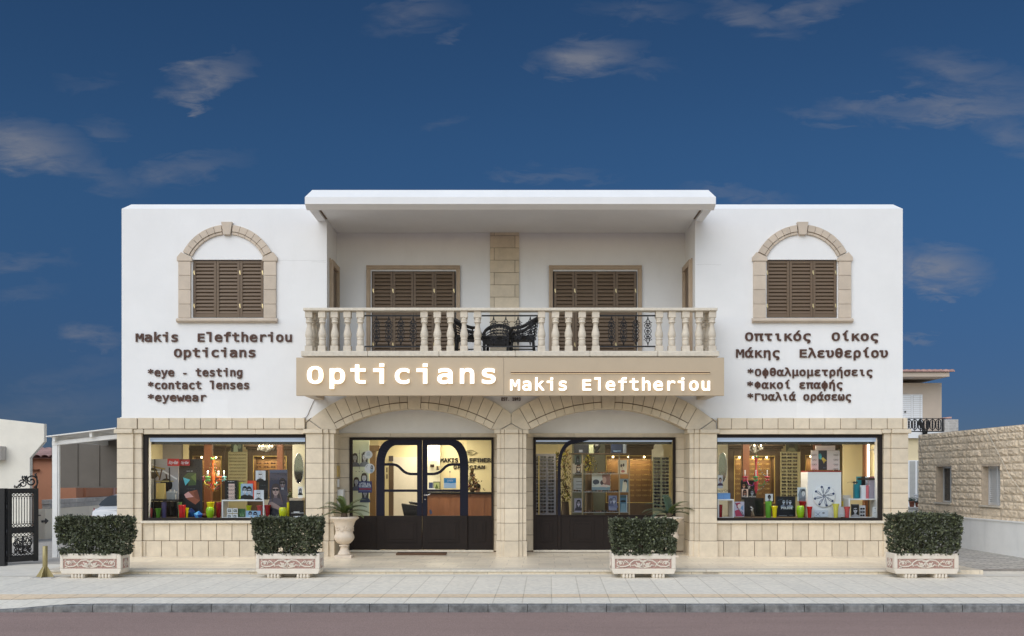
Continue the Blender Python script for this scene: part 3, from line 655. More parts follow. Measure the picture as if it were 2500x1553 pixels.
# recess: lunette wall, lintel, jamb stones
Y = .66
for (fa, fb, ja, jb) in ((853.5, 1205, 770, 1222), (1302, 1649, 1276, 1726)):
    m = MB(); m.box(X(ja, Y), X(jb, Y), Y, Y+.3, Z(1068, Y), 3.75); m.build('lunette_wall', 'soffit', B)
    m = MB(); m.tone = .35; e = [ja, fa+100, fb-80, jb]
    for a, b in zip(e, e[1:]): m.tone = R.random()*.6; m.box(X(a, Y)+.002, X(b, Y)-.002, Y-.03, Y+.1, Z(1067.8, Y), Z(1058, Y))
    m.build('lintel', 'stone', B, bevel=.004, seg=1)
    bk = MB(); zs = [1067.8, 1097, 1131.5, 1166, 1200.5, 1235, 1269.5, 1306, 1345]
    for a, b in ((ja, fa), (fb, jb)):
        m = MB()
        for p, q in zip(zs, zs[1:]): m.tone = R.random(); m.box(X(a, Y), X(b, Y)-.001, Y-.02-(.02 if p > 1300 else 0), Y+.2, Z(q, Y)+.004, Z(p, Y)-.004)
        bk.box(X(a, Y)+.003, X(b, Y)-.003, Y-.008, Y+.19, 0, Z(1068, Y)); m.build('jamb_stone', 'stone', B, bevel=.004, seg=1)
    bk.build('joint_backing', 'joint', B)
# ---- shop windows of the wings: dark frames, panes
def shop_window(pa, pb, ia, ib):
    m = MB(); y0, y1 = .02, .10; zt, zb_ = Z(1060.5), Z(1271); ti, bi = Z(1068.5), Z(1264.5)
    m.box(X(pa), X(ia), y0, y1, zb_, zt); m.box(X(ib), X(pb), y0, y1, zb_, zt); m.box(X(ia), X(ib), y0, y1, ti, zt); m.box(X(ia), X(ib), y0, y1, zb_, bi)
    f = m.build('shop_window', 'blackframe', B, bevel=.005, seg=1)
    m = MB(); m.box(X(ia)-.004, X(ib)+.004, .055, .062, bi-.004, ti+.004); m.build('pane', 'glass', f)
    m = MB(); xa, xb = X(ia), X(ib)                                     # curtain-rail trough along the head of the window, coloured and glowing as reflected sky
    m.box(xa, xb, .16, .20, Z(1078.5, .16), Z(1067, .16)); m.build('skyglow_valance', 'skyglow_rail', f)
    m = MB(); m.box(xa, xb, .24, .30, Z(1084, .24), Z(1076, .24)); m.box(xa, xb, .22, .232, Z(1085.5, .22), Z(1084.3, .22))
    for k in range(5): xx = xa+(xb-xa)*(k+.4)/5; m.box(xx, xx+.02, .222, .239, Z(1085, .22), Z(1078, .22))
    m.build('window_track', 'glossblack', f)
shop_window(349, 748, 359, 744); shop_window(1749, 2155, 1752, 2146)
# ================================================================ entrance doors and the fixed shopfront
YD = .60
def DX(px): return X(px, YD)
def DZ(py): return Z(py, YD)
ZS = DZ(1343.5)
def curve_pts(x0, y0, x1, y1, n=10):      # quarter ellipse from (x0,y0) rising vertically to (x1,y1) arriving level, pixels
    return [(x0+(x1-x0)*(1-cos(pi/2*i/n)), y0+(y1-y0)*sin(pi/2*i/n)) for i in range(n+1)]
def raised_panel(m, a, b, t, bt, Y):
    m.box(DX(a), DX(b), Y-.004, Y+.02, DZ(bt), DZ(t)); m.box(DX(a+2.5), DX(b-2.5), Y-.012, Y+.02, DZ(bt-2.5), DZ(t+2.5)); m.box(DX(a+9), DX(b-9), Y-.02, Y+.02, DZ(bt-9), DZ(t+9))
def surround(pa, pb, posts):
    m = MB(); y0, y1 = YD-.02, YD+.08
    m.box(DX(pa), DX(pa+6.5), y0, y1, ZS, DZ(1068)); m.box(DX(pb-5.5), DX(pb), y0, y1, ZS, DZ(1068)); m.box(DX(pa+6.5), DX(pb-5.5), y0, y1, DZ(1074.5), DZ(1068))
    for a, b in posts: m.box(DX(a), DX(b), y0, y1, ZS, DZ(1259))
    return m.build('door_surround' if len(posts) > 1 else 'shopfront_frame', 'darkwood', B, bevel=.005, seg=1)
def side_panel(par, a, b, name='side_panel', n=1):
    m = MB(); m.box(DX(a), DX(b), YD+.005, YD+.05, ZS+.01, DZ(1259.5)); w_ = (b-a)
    raised_panel(m, a+w_*.2, b-w_*.2, 1270, 1325, YD+.005)
    m.build(name, 'darkwood', par, bevel=.003, seg=1)
def pane(par, a, b, t=1073, bt=1260, y=.045):
    m = MB(); m.box(DX(a), DX(b), YD+y, YD+y+.006, DZ(bt), DZ(t)); m.build('pane', 'glass', par)
fr = surround(853.5, 1205, ((919.5, 926.5), (1137, 1142.5)))
side_panel(fr, 860, 919.5); side_panel(fr, 1142.5, 1199.5); pane(fr, 858, 923); pane(fr, 1139, 1201)
def door_leaf(mir):
    """left leaf in pixels; mir mirrors it about the meeting line at 1031"""
    f = (lambda x: 2062-x) if mir else (lambda x: x)
    W_ = lambda p: (DX(f(p[0])), DZ(p[1]))
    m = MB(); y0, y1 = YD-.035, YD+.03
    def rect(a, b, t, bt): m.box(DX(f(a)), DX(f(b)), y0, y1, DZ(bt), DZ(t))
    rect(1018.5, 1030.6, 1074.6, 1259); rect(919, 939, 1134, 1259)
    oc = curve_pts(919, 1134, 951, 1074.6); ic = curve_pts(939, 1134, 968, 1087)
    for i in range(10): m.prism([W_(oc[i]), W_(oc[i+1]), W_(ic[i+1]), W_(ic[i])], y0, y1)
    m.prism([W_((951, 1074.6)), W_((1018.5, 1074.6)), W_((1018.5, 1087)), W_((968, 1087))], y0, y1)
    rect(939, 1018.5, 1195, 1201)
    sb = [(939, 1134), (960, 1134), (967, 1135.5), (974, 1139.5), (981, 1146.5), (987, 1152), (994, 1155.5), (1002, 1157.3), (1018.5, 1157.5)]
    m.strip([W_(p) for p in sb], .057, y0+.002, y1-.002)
    leaf = m.build('door_leaf', 'bluecastwood', B, bevel=.004, seg=1)
    m = MB(); a, b = sorted((f(921), f(1030.6)))
    m.box(DX(a), DX(b), y0, y1, ZS+.015, DZ(1259.2)); a2, b2 = sorted((f(940), f(1019))); raised_panel(m, a2, b2, 1270.5, 1326, y0)
    m.build('door_panel', 'darkwood', leaf, bevel=.003, seg=1)
    m = MB(); a, b = sorted((f(930), f(1024))); m.box(DX(a), DX(b), YD-.002, YD+.004, DZ(1261), DZ(1080)); m.build('pane', 'glass', leaf)
    return leaf
l1 = door_leaf(False); l2 = door_leaf(True)
m = MB(); y = YD-.04
m.lathe([(.022, 0), (.022, .01)], 0, 0, 12); m.v = [(DX(1037.5)+a, y-c, DZ(1208.5)+b) for a, b, c in m.v]
m.tube([(DX(1037.5), y-.008, DZ(1208.5)), (DX(1037.5), y-.05, DZ(1208.5)), (DX(1045), y-.055, DZ(1208.6)), (DX(1049), y-.055, DZ(1207)), (DX(1052), y-.05, DZ(1204.5))], .010, 8)
m.build('door_handle', 'chrome', l2)
m = MB(); m.lathe([(.019, 0), (.017, .008)], 0, 0, 12); m.v = [(DX(1038.5)+a, y-c, DZ(1219)+b) for a, b, c in m.v]; m.build('lock_plate', 'chrome', l2)
m = MB(); m.box(DX(1037.7), DX(1039.3), y-.011, y-.008, DZ(1221), DZ(1217)); m.build('keyhole', 'glossblack', l2)
# fixed front of the right bay
fr = surround(1302, 1649, ((1362, 1369.5),))
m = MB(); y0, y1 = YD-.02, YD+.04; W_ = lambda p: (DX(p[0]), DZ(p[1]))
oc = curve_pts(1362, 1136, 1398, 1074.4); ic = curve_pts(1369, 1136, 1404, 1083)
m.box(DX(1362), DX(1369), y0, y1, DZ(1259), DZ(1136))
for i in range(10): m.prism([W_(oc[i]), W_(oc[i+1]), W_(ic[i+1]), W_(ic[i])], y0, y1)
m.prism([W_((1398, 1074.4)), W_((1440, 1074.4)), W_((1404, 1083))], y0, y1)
m.build('arched_mullion', 'bluecastwood', fr, bevel=.003, seg=1)
m = MB(); m.box(DX(1308), DX(1644), y0+.005, y1, DZ(1260), DZ(1257)); m.build('bottom_rail', 'darkwood', fr)
side_panel(fr, 1308, 1362); side_panel(fr, 1369.5, 1473.5); side_panel(fr, 1473.5, 1577.5); side_panel(fr, 1577.5, 1643.5)
pane(fr, 1306, 1364); pane(fr, 1366, 1646)
m = MB(); m.box(DX(1305), DX(1645), .80, .84, Z(1075, .8), Z(1078.5, .8)); m.build('skyglow_valance', 'skyglow_rail', fr)
m = MB(); m.box(DX(1305), DX(1645), .86, .92, Z(1084.5, .86), Z(1077, .86)); m.build('window_track', 'glossblack', fr)
m = MB(); m.box(DX(853.5), DX(1205), YD-.06, YD+.12, ZS-.03, ZS+.006); m.box(DX(1302), DX(1649), YD-.06, YD+.12, ZS-.03, ZS+.006); m.build('threshold', 'nosing', B)
# ---------------------------------------------------------------- interior shell
ZF = .06; ZC = 2.9; YB = 4.6
m = MB(); m.box(X(300), X(2205), .69, YB, -.05, ZF); m.build('interior_floor', 'floorint', B)
m = MB(); m.box(X(300), X(2205), .96, YB+.1, ZC, ZC+.05); m.box(X(300), X(752), .5, .96, ZC, ZC+.05); m.box(X(1745), X(2205), .5, .96, ZC, ZC+.05); m.build('interior_ceiling', 'ivorypale', B)
m = MB(); m.box(X(300), X(2205), YB, YB+.1, ZF, ZC); m.box(X(297), X(299.5), .5, YB, ZF, ZC); m.box(X(2205), X(2207), .5, YB, ZF, ZC); m.build('interior_wall', 'ivory', B)
# platforms behind the two big windows and the shopfront
for a, b in ((349, 748), (1749, 2155)):
    m = MB(); m.box(X(a), X(b), .13, 1.35, .74, .80); m.box(X(a), X(b), 1.31, 1.35, ZF, .74); m.build('display_platform', 'woodcab', B)
# ceiling lamps of the lit shop
def ceiling_lamp(x, y, power, size, col=(1, .84, .60)):
    pass
LAMPS = [(-6.1, .85, 58), (-6.1, 3.0, 6), (-2.9, 1.25, 13), (-1.6, 2.2, 34), (-2.0, 3.8, 34), (1.9, 1.15, 15), (1.9, 3.0, 3), (6.2, .85, 58), (6.2, 3.0, 6)]
for i, (x, y, p) in enumerate(LAMPS):
    m = MB(); m.box(x-.45, x+.45, y-.15, y+.15, ZC-.035, ZC-.002)
    lamp = m.build('ceiling_light', 'lamppanel', B)
    ld = bpy.data.lights.new('ceiling_light_glow', 'AREA'); ld.shape = 'RECTANGLE'; ld.size = .9; ld.size_y = .3; ld.energy = p; ld.color = (1, .85, .62)
    lo = bpy.data.objects.new('ceiling_light_glow', ld); COL.objects.link(lo); lo.location = (x, y, ZC-.05); lo.parent = B
# ================================================================ fascia sign and wall letters
S = thing('fascia_sign', (0, -1.1, 3.343), 'long beige fascia sign reading Opticians in glowing white letters below the balcony', 'sign')
YS = -1.14
def SX(p): return X(p, YS)
def SZ(p): return Z(p, YS)
m = MB(); m.box(SX(723), SX(1230)-.002, YS, YS+.12, SZ(966), SZ(873)); m.build('sign_panel', 'signpanel', S, bevel=.004, seg=1)
m = MB(); m.box(SX(1230)+.002, SX(1768), YS, YS+.12, SZ(966), SZ(873)); m.build('sign_panel', 'signpanel', S, bevel=.004, seg=1)
for a, b in ((738, 764), (1728, 1754)):
    m = MB(); m.box(SX(a), SX(b), YS+.12, -.003, SZ(965), SZ(955)); m.build('sign_bracket', 'signpanel', S)
m = MB(); m.box(SX(1247), SX(1733), YS-.03, YS-.012, SZ(911.5), SZ(908.5)); m.box(SX(1247), SX(1733), YS-.012, YS, SZ(910.6), SZ(909.4)); m.build('line_bar', 'letterbrown', S)
m = MB(); m.box(SX(1247.5), SX(1732.5), YS-.009, YS-.002, SZ(912.0), SZ(908.0)); m.build('line_glow', 'letteredge', S)
def letter_row(root, text, p0, p1, base, cap, Y, mats, font='mono', off=.035, depth=.05, stand=.012, wf=.97):
    """separate letters, monospaced from pixel p0 (first ink) to p1 (last ink)"""
    n = len(text); u_ = (20+Y)/2280; P_ = (p1-p0)/(n-.06)
    low = lambda ch: 1.16 if (ch.islower() and font == 'mono') else 1.0
    SY = lambda ch: cap/CAP*low(ch)                              # pixels to the em
    def G(ch): return glyph(ch, font, .5, off, P_/.602*wf/SY(ch))
    a0, b1 = G(text[0])[1]*SY(text[0]), G(text[-1])[2]*SY(text[-1])
    step = (p1-p0+a0-b1)/(n-1); c0 = p0-a0
    for i, ch in enumerate(text):
        if ch == ' ': continue
        me = G(ch)[0]
        if not me.materials:
            for q in mats: me.materials.append(MATS[q])
            if len(mats) > 1:
                for p in me.polygons: p.material_index = 0 if abs(p.normal.z) > .25 else 1
        o = bpy.data.objects.new('letter', me); COL.objects.link(o); o.parent = root
        wp = Vector((X(c0+i*step, Y), Y-stand-depth/2, Z(base, Y))); o.location = wp-WORLD[root.name]
        o.rotation_euler = (pi/2, 0, 0); o.scale = (SY(ch)*u_, SY(ch)*u_, depth)
def relet():           # letters of the next rows need their own mesh copies
    GL.clear()
letter_row(S, 'Opticians', 751, 1210, 935.5, 38.5, YS, ('letterlit', 'letteredge'), off=.026, depth=.045, wf=.88)
relet(); letter_row(S, 'Makis Eleftheriou', 1245.5, 1732.5, 953, 25, YS, ('letterlit', 'letteredge'), off=.022, depth=.03, wf=.92)
relet()
ROWS = [('Makis  Eleftheriou', 332, 713, 834, 18.6, 'large brown raised letters of the first name line under the left arched window'),
  ('Opticians', 425.5, 624, 871.5, 18.6, 'brown raised letters reading Opticians on the white left wing'),
  ('*eye - testing', 361.5, 592, 918.5, 16.2, 'brown raised letters reading eye testing on the left wing'),
  ('*contact lenses', 361.5, 608.5, 949.5, 16.2, 'brown raised letters reading contact lenses on the left wing'),
  ('*eyewear', 361.5, 504, 979.5, 16.2, 'short brown raised line reading eyewear, lowest on the left wing'),
  ('Οπτικός  Οίκος', 1818.5, 2143, 831.5, 18.6, 'topmost brown Greek lettering line under the right arched window'),
  ('Μάκης  Ελευθερίου', 1796.5, 2167, 872.5, 18.6, 'second and widest brown Greek lettering line on the right wing'),
  ('*Οφθαλμομετρήσεις', 1824.5, 2129, 917.5, 16.2, 'long starred brown Greek line, first of the three smaller ones'),
  ('*Φακοί επαφής', 1823.5, 2056, 948.5, 16.2, 'shortest starred brown Greek line, second of the three smaller ones'),
  ('*Γυαλιά οράσεως', 1824.5, 2077, 977.5, 16.2, 'lowest starred brown Greek line just above the stone band')]
for t, a, b, base, cap, lab in ROWS:
    rt = thing('wall_lettering', (X((a+b)/2), 0, Z(base)), lab, 'lettering', 'raised letter lines on the wings')
    letter_row(rt, t, a, b, base, cap, 0., ('letterbrown',), off=.031, depth=.022, stand=.006)
relet()
rt = thing('wall_lettering', (X(1248), 0, Z(978)), 'tiny brown lettering reading EST. 1983 between the two arches', 'lettering')
letter_row(rt, 'EST. 1983', 1224, 1271, 978.3, 7.2, 0., ('letterbrown',), off=.03, depth=.012, stand=.002)
# ================================================================ ground, road, pavement, kerb, terrace
def tile_mat(name, base, joint, tw, th, jw, rot=0., off=.5, var=.12, rough=.6, mortar_rough=.9, stain=.25, stainc=(.4, .36, .3), bump=.3, loc=(0, 0, 0), var2=.1):
    m = bpy.data.materials.new(name); MATS[name] = m; m.use_nodes = True; n = m.node_tree.nodes; l = m.node_tree.links; b = n['Principled BSDF']
    t = n.new('ShaderNodeTexCoord'); mp = n.new('ShaderNodeMapping'); mp.inputs['Rotation'].default_value = (0, 0, rot); mp.inputs['Location'].default_value = loc; l.new(t.outputs['Object'], mp.inputs[0])
    br = n.new('ShaderNodeTexBrick'); l.new(mp.outputs[0], br.inputs['Vector']); br.offset = off; br.inputs['Scale'].default_value = 1; br.inputs['Brick Width'].default_value = tw; br.inputs['Row Height'].default_value = th
    br.inputs['Mortar Size'].default_value = jw; br.inputs['Mortar Smooth'].default_value = .3; br.inputs['Bias'].default_value = 0
    br.inputs['Color1'].default_value = (*[c*(1-var) for c in base], 1); br.inputs['Color2'].default_value = (*[min(1, c*(1+var)) for c in base], 1); br.inputs['Mortar'].default_value = (*joint, 1)
    nz = n.new('ShaderNodeTexNoise'); nz.inputs['Scale'].default_value = 1.6; nz.inputs['Detail'].default_value = 9; nz.inputs['Roughness'].default_value = .7; l.new(t.outputs['Object'], nz.inputs['Vector'])
    mr = n.new('ShaderNodeMapRange'); l.new(nz.outputs[0], mr.inputs[0]); mr.inputs[1].default_value = .5; mr.inputs[2].default_value = .8; mr.inputs[3].default_value = 0; mr.inputs[4].default_value = stain
    mx = n.new('ShaderNodeMixRGB'); l.new(mr.outputs[0], mx.inputs[0]); l.new(br.outputs[0], mx.inputs[1]); mx.inputs[2].default_value = (*stainc, 1)
    n2 = n.new('ShaderNodeTexNoise'); n2.inputs['Scale'].default_value = 14; n2.inputs['Detail'].default_value = 8; l.new(t.outputs['Object'], n2.inputs['Vector'])
    m2 = n.new('ShaderNodeMapRange'); l.new(n2.outputs[0], m2.inputs[0]); m2.inputs[1].default_value = .3; m2.inputs[2].default_value = .7; m2.inputs[3].default_value = 1-var2; m2.inputs[4].default_value = 1+var2
    sc_ = n.new('ShaderNodeVectorMath'); sc_.operation = 'SCALE'; l.new(mx.outputs[0], sc_.inputs[0]); l.new(m2.outputs[0], sc_.inputs['Scale']); l.new(sc_.outputs[0], b.inputs['Base Color'])
    b.inputs['Roughness'].default_value = rough; bp = n.new('ShaderNodeBump'); bp.inputs['Strength'].default_value = bump; bp.inputs['Distance'].default_value = .01
    inv = n.new('ShaderNodeMath'); inv.operation = 'SUBTRACT'; inv.inputs[0].default_value = 1; l.new(br.outputs['Fac'], inv.inputs[1]); l.new(inv.outputs[0], bp.inputs['Height']); l.new(bp.outputs[0], b.inputs['Normal']); return m
tile_mat('terracetile', (.80, .70, .55), (.52, .45, .36), .62, .40, .006, rot=.035, var=.09, rough=.35, stain=.35, stainc=(.56, .46, .33))
tile_mat('paving', (.80, .74, .63), (.64, .58, .48), .435, 9., .011, rot=.042, off=0, var=.03, rough=.75, stain=.3, stainc=(.46, .44, .41))
tile_mat('tactile', (.78, .61, .42), (.45, .36, .26), .435, 9., .008, rot=.042, off=0, var=.04, rough=.8, stain=.3, stainc=(.6, .52, .42))
tile_mat('cobble', (.52, .49, .44), (.25, .23, .21), .34, .13, .02, off=.4, var=.2, rough=.85, stain=.4, bump=.8)
mat('kerbstone', (.185, .185, .183), .9, .5, 7, .6, 40, tone=.12, stain=.75, stainc=(.36, .35, .32))
mat('asphalt', (.315, .218, .19), .9, .10, .9, .8, 160, bstr=.006, stretch=(.25, 1.6, 1), stain=.16, stainc=(.36, .27, .25))
mat('concrete', (.42, .39, .35), .9, .12, 3, .4, 60, stain=.35, stainc=(.28, .26, .24))
mat('apron', (.70, .66, .58), .85, .08, 3, .3, 60, stain=.3, stainc=(.5, .46, .4))
mat('earth', (.30, .26, .21), .95, .15, .4)
def an(n_, base=('ShaderNodeTexVoronoi', 380)):
    return n_
# speckle in the asphalt
_m = MATS['asphalt']; _n = _m.node_tree.nodes; _l = _m.node_tree.links; _b = _n['Principled BSDF']
_src = _b.inputs['Base Color'].links[0].from_socket; _t = _n.new('ShaderNodeTexCoord'); _v = _n.new('ShaderNodeTexNoise'); _v.inputs['Scale'].default_value = 95; _v.inputs['Detail'].default_value = 3; _l.new(_t.outputs['Object'], _v.inputs['Vector'])
_r = _n.new('ShaderNodeMapRange'); _l.new(_v.outputs[0], _r.inputs[0]); _r.inputs[1].default_value = .3; _r.inputs[2].default_value = .7; _r.inputs[3].default_value = .62; _r.inputs[4].default_value = 1.38
_s = _n.new('ShaderNodeVectorMath'); _s.operation = 'SCALE'; _l.new(_src, _s.inputs[0]); _l.new(_r.outputs[0], _s.inputs['Scale']); _l.new(_s.outputs[0], _b.inputs['Base Color'])
def struct(name, mb, mt, **k): return tag(mb.build(name, mt, loc=(0, 0, 0), **k), kind='structure')
m = MB(); m.box(-400, 400, -400, 400, -.9, -.5); struct('ground', m, 'earth')
m = MB(); m.box(-60, 60, -40, YK0 if False else -6.40, -.45, -.26); struct('road', m, 'asphalt')
# terrace in front of the shop, climbing gently to the doors
m = MB(); tx0, tx1, ty = -8.52, 8.64, -2.93
m.add([(tx0,ty,-.3),(tx1,ty,-.3),(tx1,ty,0),(tx0,ty,0)], [(0,1,2,3)]); m.add([(tx1,ty,-.3),(tx1,.05,-.3),(tx1,.05,0),(tx1,ty,0)], [(0,1,2,3)]); m.add([(tx0,.05,-.3),(tx0,ty,-.3),(tx0,ty,0),(tx0,.05,0)], [(0,1,2,3)])
m.add([(tx0,ty,0),(tx1,ty,0),(tx1,.03,0),(tx0,.03,0)], [(0,1,2,3)]); m.add([(X(790),.03,0),(X(1710),.03,0),(X(1710),.75,.05),(X(790),.75,.05)], [(0,1,2,3)])
struct('terrace', m, 'terracetile')
m = MB(); xs = [tx0+.93*k for k in range(19)]; m.tone = .5
for a, b in zip(xs, xs[1:]): m.tone = R.random(); m.box(a+.003, min(b, tx1+.02)-.003, ty-.045, ty+.30, -.03, .006)
struct('terrace_edge', m, 'nosing', bevel=.006, seg=1)
# pavement: rises from the kerb to the terrace, dropped at the driveway
def pav_z(x, y):
    z = -.08-.07*max(0, min(1, (-3.0-y)/3.34))
    d = max(0, min(1, (-6.45-x)/1.1))*max(0, min(1, (-5.35-y)/.95)); return z-.095*d
def sheet(y0, y1, ny, dz, name, mt, x0=-40., x1=40.):
    m = MB(); xs = sorted(set([x0, -20, -12, -9.5, -8.5, -7.55, -7.2, -6.9, -6.6, -6.45, -6, -3, 0, 3, 6, 12, 20, x1])); ys = [y0+(y1-y0)*k/ny for k in range(ny+1)]
    m.add([(x, y, pav_z(x, y)+dz) for y in ys for x in xs], [(j*len(xs)+i, j*len(xs)+i+1, (j+1)*len(xs)+i+1, (j+1)*len(xs)+i) for j in range(ny) for i in range(len(xs)-1)])
    return struct(name, m, mt)
sheet(-6.32, -2.2, 12, 0, 'pavement', 'paving')
sheet(-5.70, -5.38, 1, .005, 'tactile_strip', 'tactile')
sheet(-3.22, -2.9, 1, .004, 'paving_border', 'apron', x0=-8.4, x1=8.9)
m = MB(); x = -40.
while x < 40:
    x2 = x+.575; z1, z2 = pav_z(x, -6.32), pav_z(x2, -6.32); m.tone = R.random()
    m.add([(x+.004,-6.42,-.4),(x2-.004,-6.42,-.4),(x2-.004,-6.42,z2-.012),(x+.004,-6.42,z1-.012),(x+.004,-6.40,z1+.001),(x2-.004,-6.40,z2+.001),(x2-.004,-6.30,z2+.003),(x+.004,-6.30,z1+.003)],
          [(0,1,2,3),(3,2,5,4),(4,5,6,7)]); x = x2
struct('kerb', m, 'kerbstone')
m = MB(); m.box(-40, 40, -6.40, -6.31, -.45, -.262); struct('kerb_joint', m, 'concrete')
m = MB(); m.box(-40, -8.53, -1.55, 40, -.4, -.03); m.box(-8.53, -8.3, .3, 40, -.4, -.03); struct('driveway', m, 'concrete')
m = MB(); m.add([(-40,-2.9,-.078),(-8.54,-2.9,-.078),(-8.54,-1.5,-.027),(-40,-1.5,-.027)], [(0,1,2,3)]); struct('driveway_apron', m, 'apron')
m = MB(); m.box(8.3, 40, -2.35, 60, -.4, -.035); struct('alley', m, 'cobble')
# ================================================================ planters with clipped hedges
def spiral(cx, cz, r0, turns, a0, s, n=14): return [(cx+s*(r0*(1-.8*i/n))*cos(a0+turns*2*pi*i/n), cz+(r0*(1-.8*i/n))*sin(a0+turns*2*pi*i/n)) for i in range(n+1)]
def relief(mb, W, H, put):
    """vine scrolls, rosettes and a lily in a panel W by H, drawn through put(x, z) -> 3D"""
    def cv(p, r): mb.tube([put(*q) for q in p], [v_*1.3 for v_ in r] if isinstance(r, list) else r*1.3, 5)
    for s in (-1, 1):
        cv([(s*.012, .30*H), (s*.07*W, .40*H), (s*.16*W, .36*H), (s*.22*W, .12*H), (s*.25*W, -.12*H), (s*.31*W, -.28*H), (s*.40*W, -.30*H), (s*.46*W, -.16*H), (s*.46*W, .12*H), (s*.43*W, .26*H), (s*.37*W, .26*H), (s*.345*W, .05*H), (s*.36*W, -.08*H)], [.011, .010, .009, .009, .009, .010, .009, .008, .008, .008, .008, .008, .007])
        cv([(s*.01, -.38*H), (s*.06*W, -.36*H), (s*.12*W, -.28*H), (s*.15*W, -.12*H), (s*.20*W, -.18*H)], [.008, .009, .011, .009, .006])
        cv([(s*.02*W, .05*H), (s*.04*W, -.20*H), (s*.075*W, -.28*H), (s*.105*W, -.15*H), (s*.10*W, .02*H), (s*.125*W, .12*H)], .009)
        cv(spiral(s*.073*W, -.08*H, .14*H, 1.4, 0, s), .007)
        cv(spiral(s*.405*W, .04*H, .17*H, 1.0, .5, s), .007)
        for k in range(6): c = (s*.405*W+.07*H*cos(k*pi/3), .04*H+.07*H*sin(k*pi/3)); mb.ball(put(*c), .0095, 6)
        cv([(s*.25*W, .02*H), (s*.29*W, .22*H), (s*.32*W, .34*H)], [.010, .009, .005]); cv([(s*.25*W, -.02*H), (s*.215*W, -.22*H), (s*.23*W, -.34*H)], [.010, .008, .005])
        cv([(s*.47*W, -.40*H), (s*.42*W, -.36*H), (s*.44*W, -.28*H)], .007); cv([(s*.47*W, .40*H), (s*.44*W, .36*H)], .007); cv([(s*.30*W, .10*H), (s*.335*W, .20*H), (s*.33*W, .32*H)], .007)
        cv([(0, .10*H), (s*.03*W, .28*H), (s*.055*W, .22*H)], [.010, .012, .006])
    cv([(0, -.42*H), (0, .05*H), (0, .36*H)], [.006, .010, .008]); mb.ball(put(0, -.1*H), .012, 6)
def planter(xc, yf, wid, rot, label, zbase=-.088):
    P_ = thing('stone_planter', (xc, yf+.2, zbase), label, 'planter', 'carved stone planters along the pavement')
    D = .40; H0, H1 = .075, .435; w2 = wid/2; y0, y1 = yf, yf+D; o = MB(); zc = zbase
    # body with sloping lower edge and hollow top
    a = .03
    prof = [(-w2+a*1.3, H0), (-w2, H0+.06), (-w2, H1-.012), (-w2+.01, H1), (w2-.01, H1), (w2, H1-.012), (w2, H0+.06), (w2-a*1.3, H0)]
    px0, px1, pz0, pz1 = -w2+.055, w2-.075, H0+.095, H1-.095
    def bx(x0, x1, ya, yb, z0, z1): o.box(xc+x0, xc+x1, ya, yb, zc+z0, zc+z1)
    yi = y0+.018
    o.prism([(xc+x, zc+z) for x, z in [(-w2+a, H0), (-w2, H0+.07), (-w2, pz0), (w2, pz0), (w2, H0+.07), (w2-a, H0)]], y0, y1)
    bx(-w2, px0, y0, y1, pz0, H1); bx(px1, w2, y0, y1, pz0, H1); bx(px0, px1, y0, yi+.03, pz1, H1); bx(px0, px1, yi, y1-.3, pz0, pz1) if False else None
    bx(px0, px1, y1-.05, y1, pz0, H1); bx(px0, px1, yi+.004, yi+.03, pz0, pz1)
    body = o.build('trough', 'castcream', P_, bevel=.009)
    m = MB(); m.box(xc+px0, xc+px1, yi-.004, yi+.002, zc+pz0, zc+pz1); pf = m.build('carved_panel', 'carvedred', P_)
    m = MB(); xm, zm = xc+(px0+px1)/2, zc+(pz0+pz1)/2; relief(m, px1-px0, pz1-pz0, lambda x, z: (xm+x, yi-.006, zm+z)); m.build('relief', 'castcream', pf)
    for s in (-1, 1):
        m = MB(); xe = xc+s*w2; m.box(xe-s*.004, xe+s*.003, y0+.09, y1-.09, zc+pz0, zc+pz1); ps = m.build('carved_panel', 'carvedred', P_)
        m = MB(); ym = (y0+y1)/2
        for f in (-1, 1):
            m.tube([(xe+s*.006, ym+p*.16, zm+q*.26) for p, q in spiral(f*.3, 0, .28, 1.2, pi/2, f)], .007, 5)
            m.tube([(xe+s*.006, ym+f*.09*(1-abs(t)), zm+t*.08) for t in (-1, -.5, 0, .5, 1)], .006, 5)
        m.build('relief', 'castcream', ps)
    for fx in (-.5*wid+.30, .5*wid-.30):
        m = MB(); m.box(xc+fx-.115, xc+fx+.115, y0+.045, y1-.03, zc, zc+H0+.01)
        for k in range(4): m.tube([(xc+fx-.086+.057*k, y0+.05, zc), (xc+fx-.086+.057*k, y0+.028, zc+.03), (xc+fx-.086+.057*k, y0+.03, zc+H0+.004)], [.03, .028, .022], 6)
        m.build('foot', 'castcream', P_, bevel=.008, seg=1)
    m = MB(); m.box(xc+px0+.004, xc+px1-.004, yi+.034, y1-.054, zc+pz1-.1, zc+H1-.03); m.build('soil', 'soil', P_)
    if rot:
        P_.rotation_euler.z = rot
    return P_
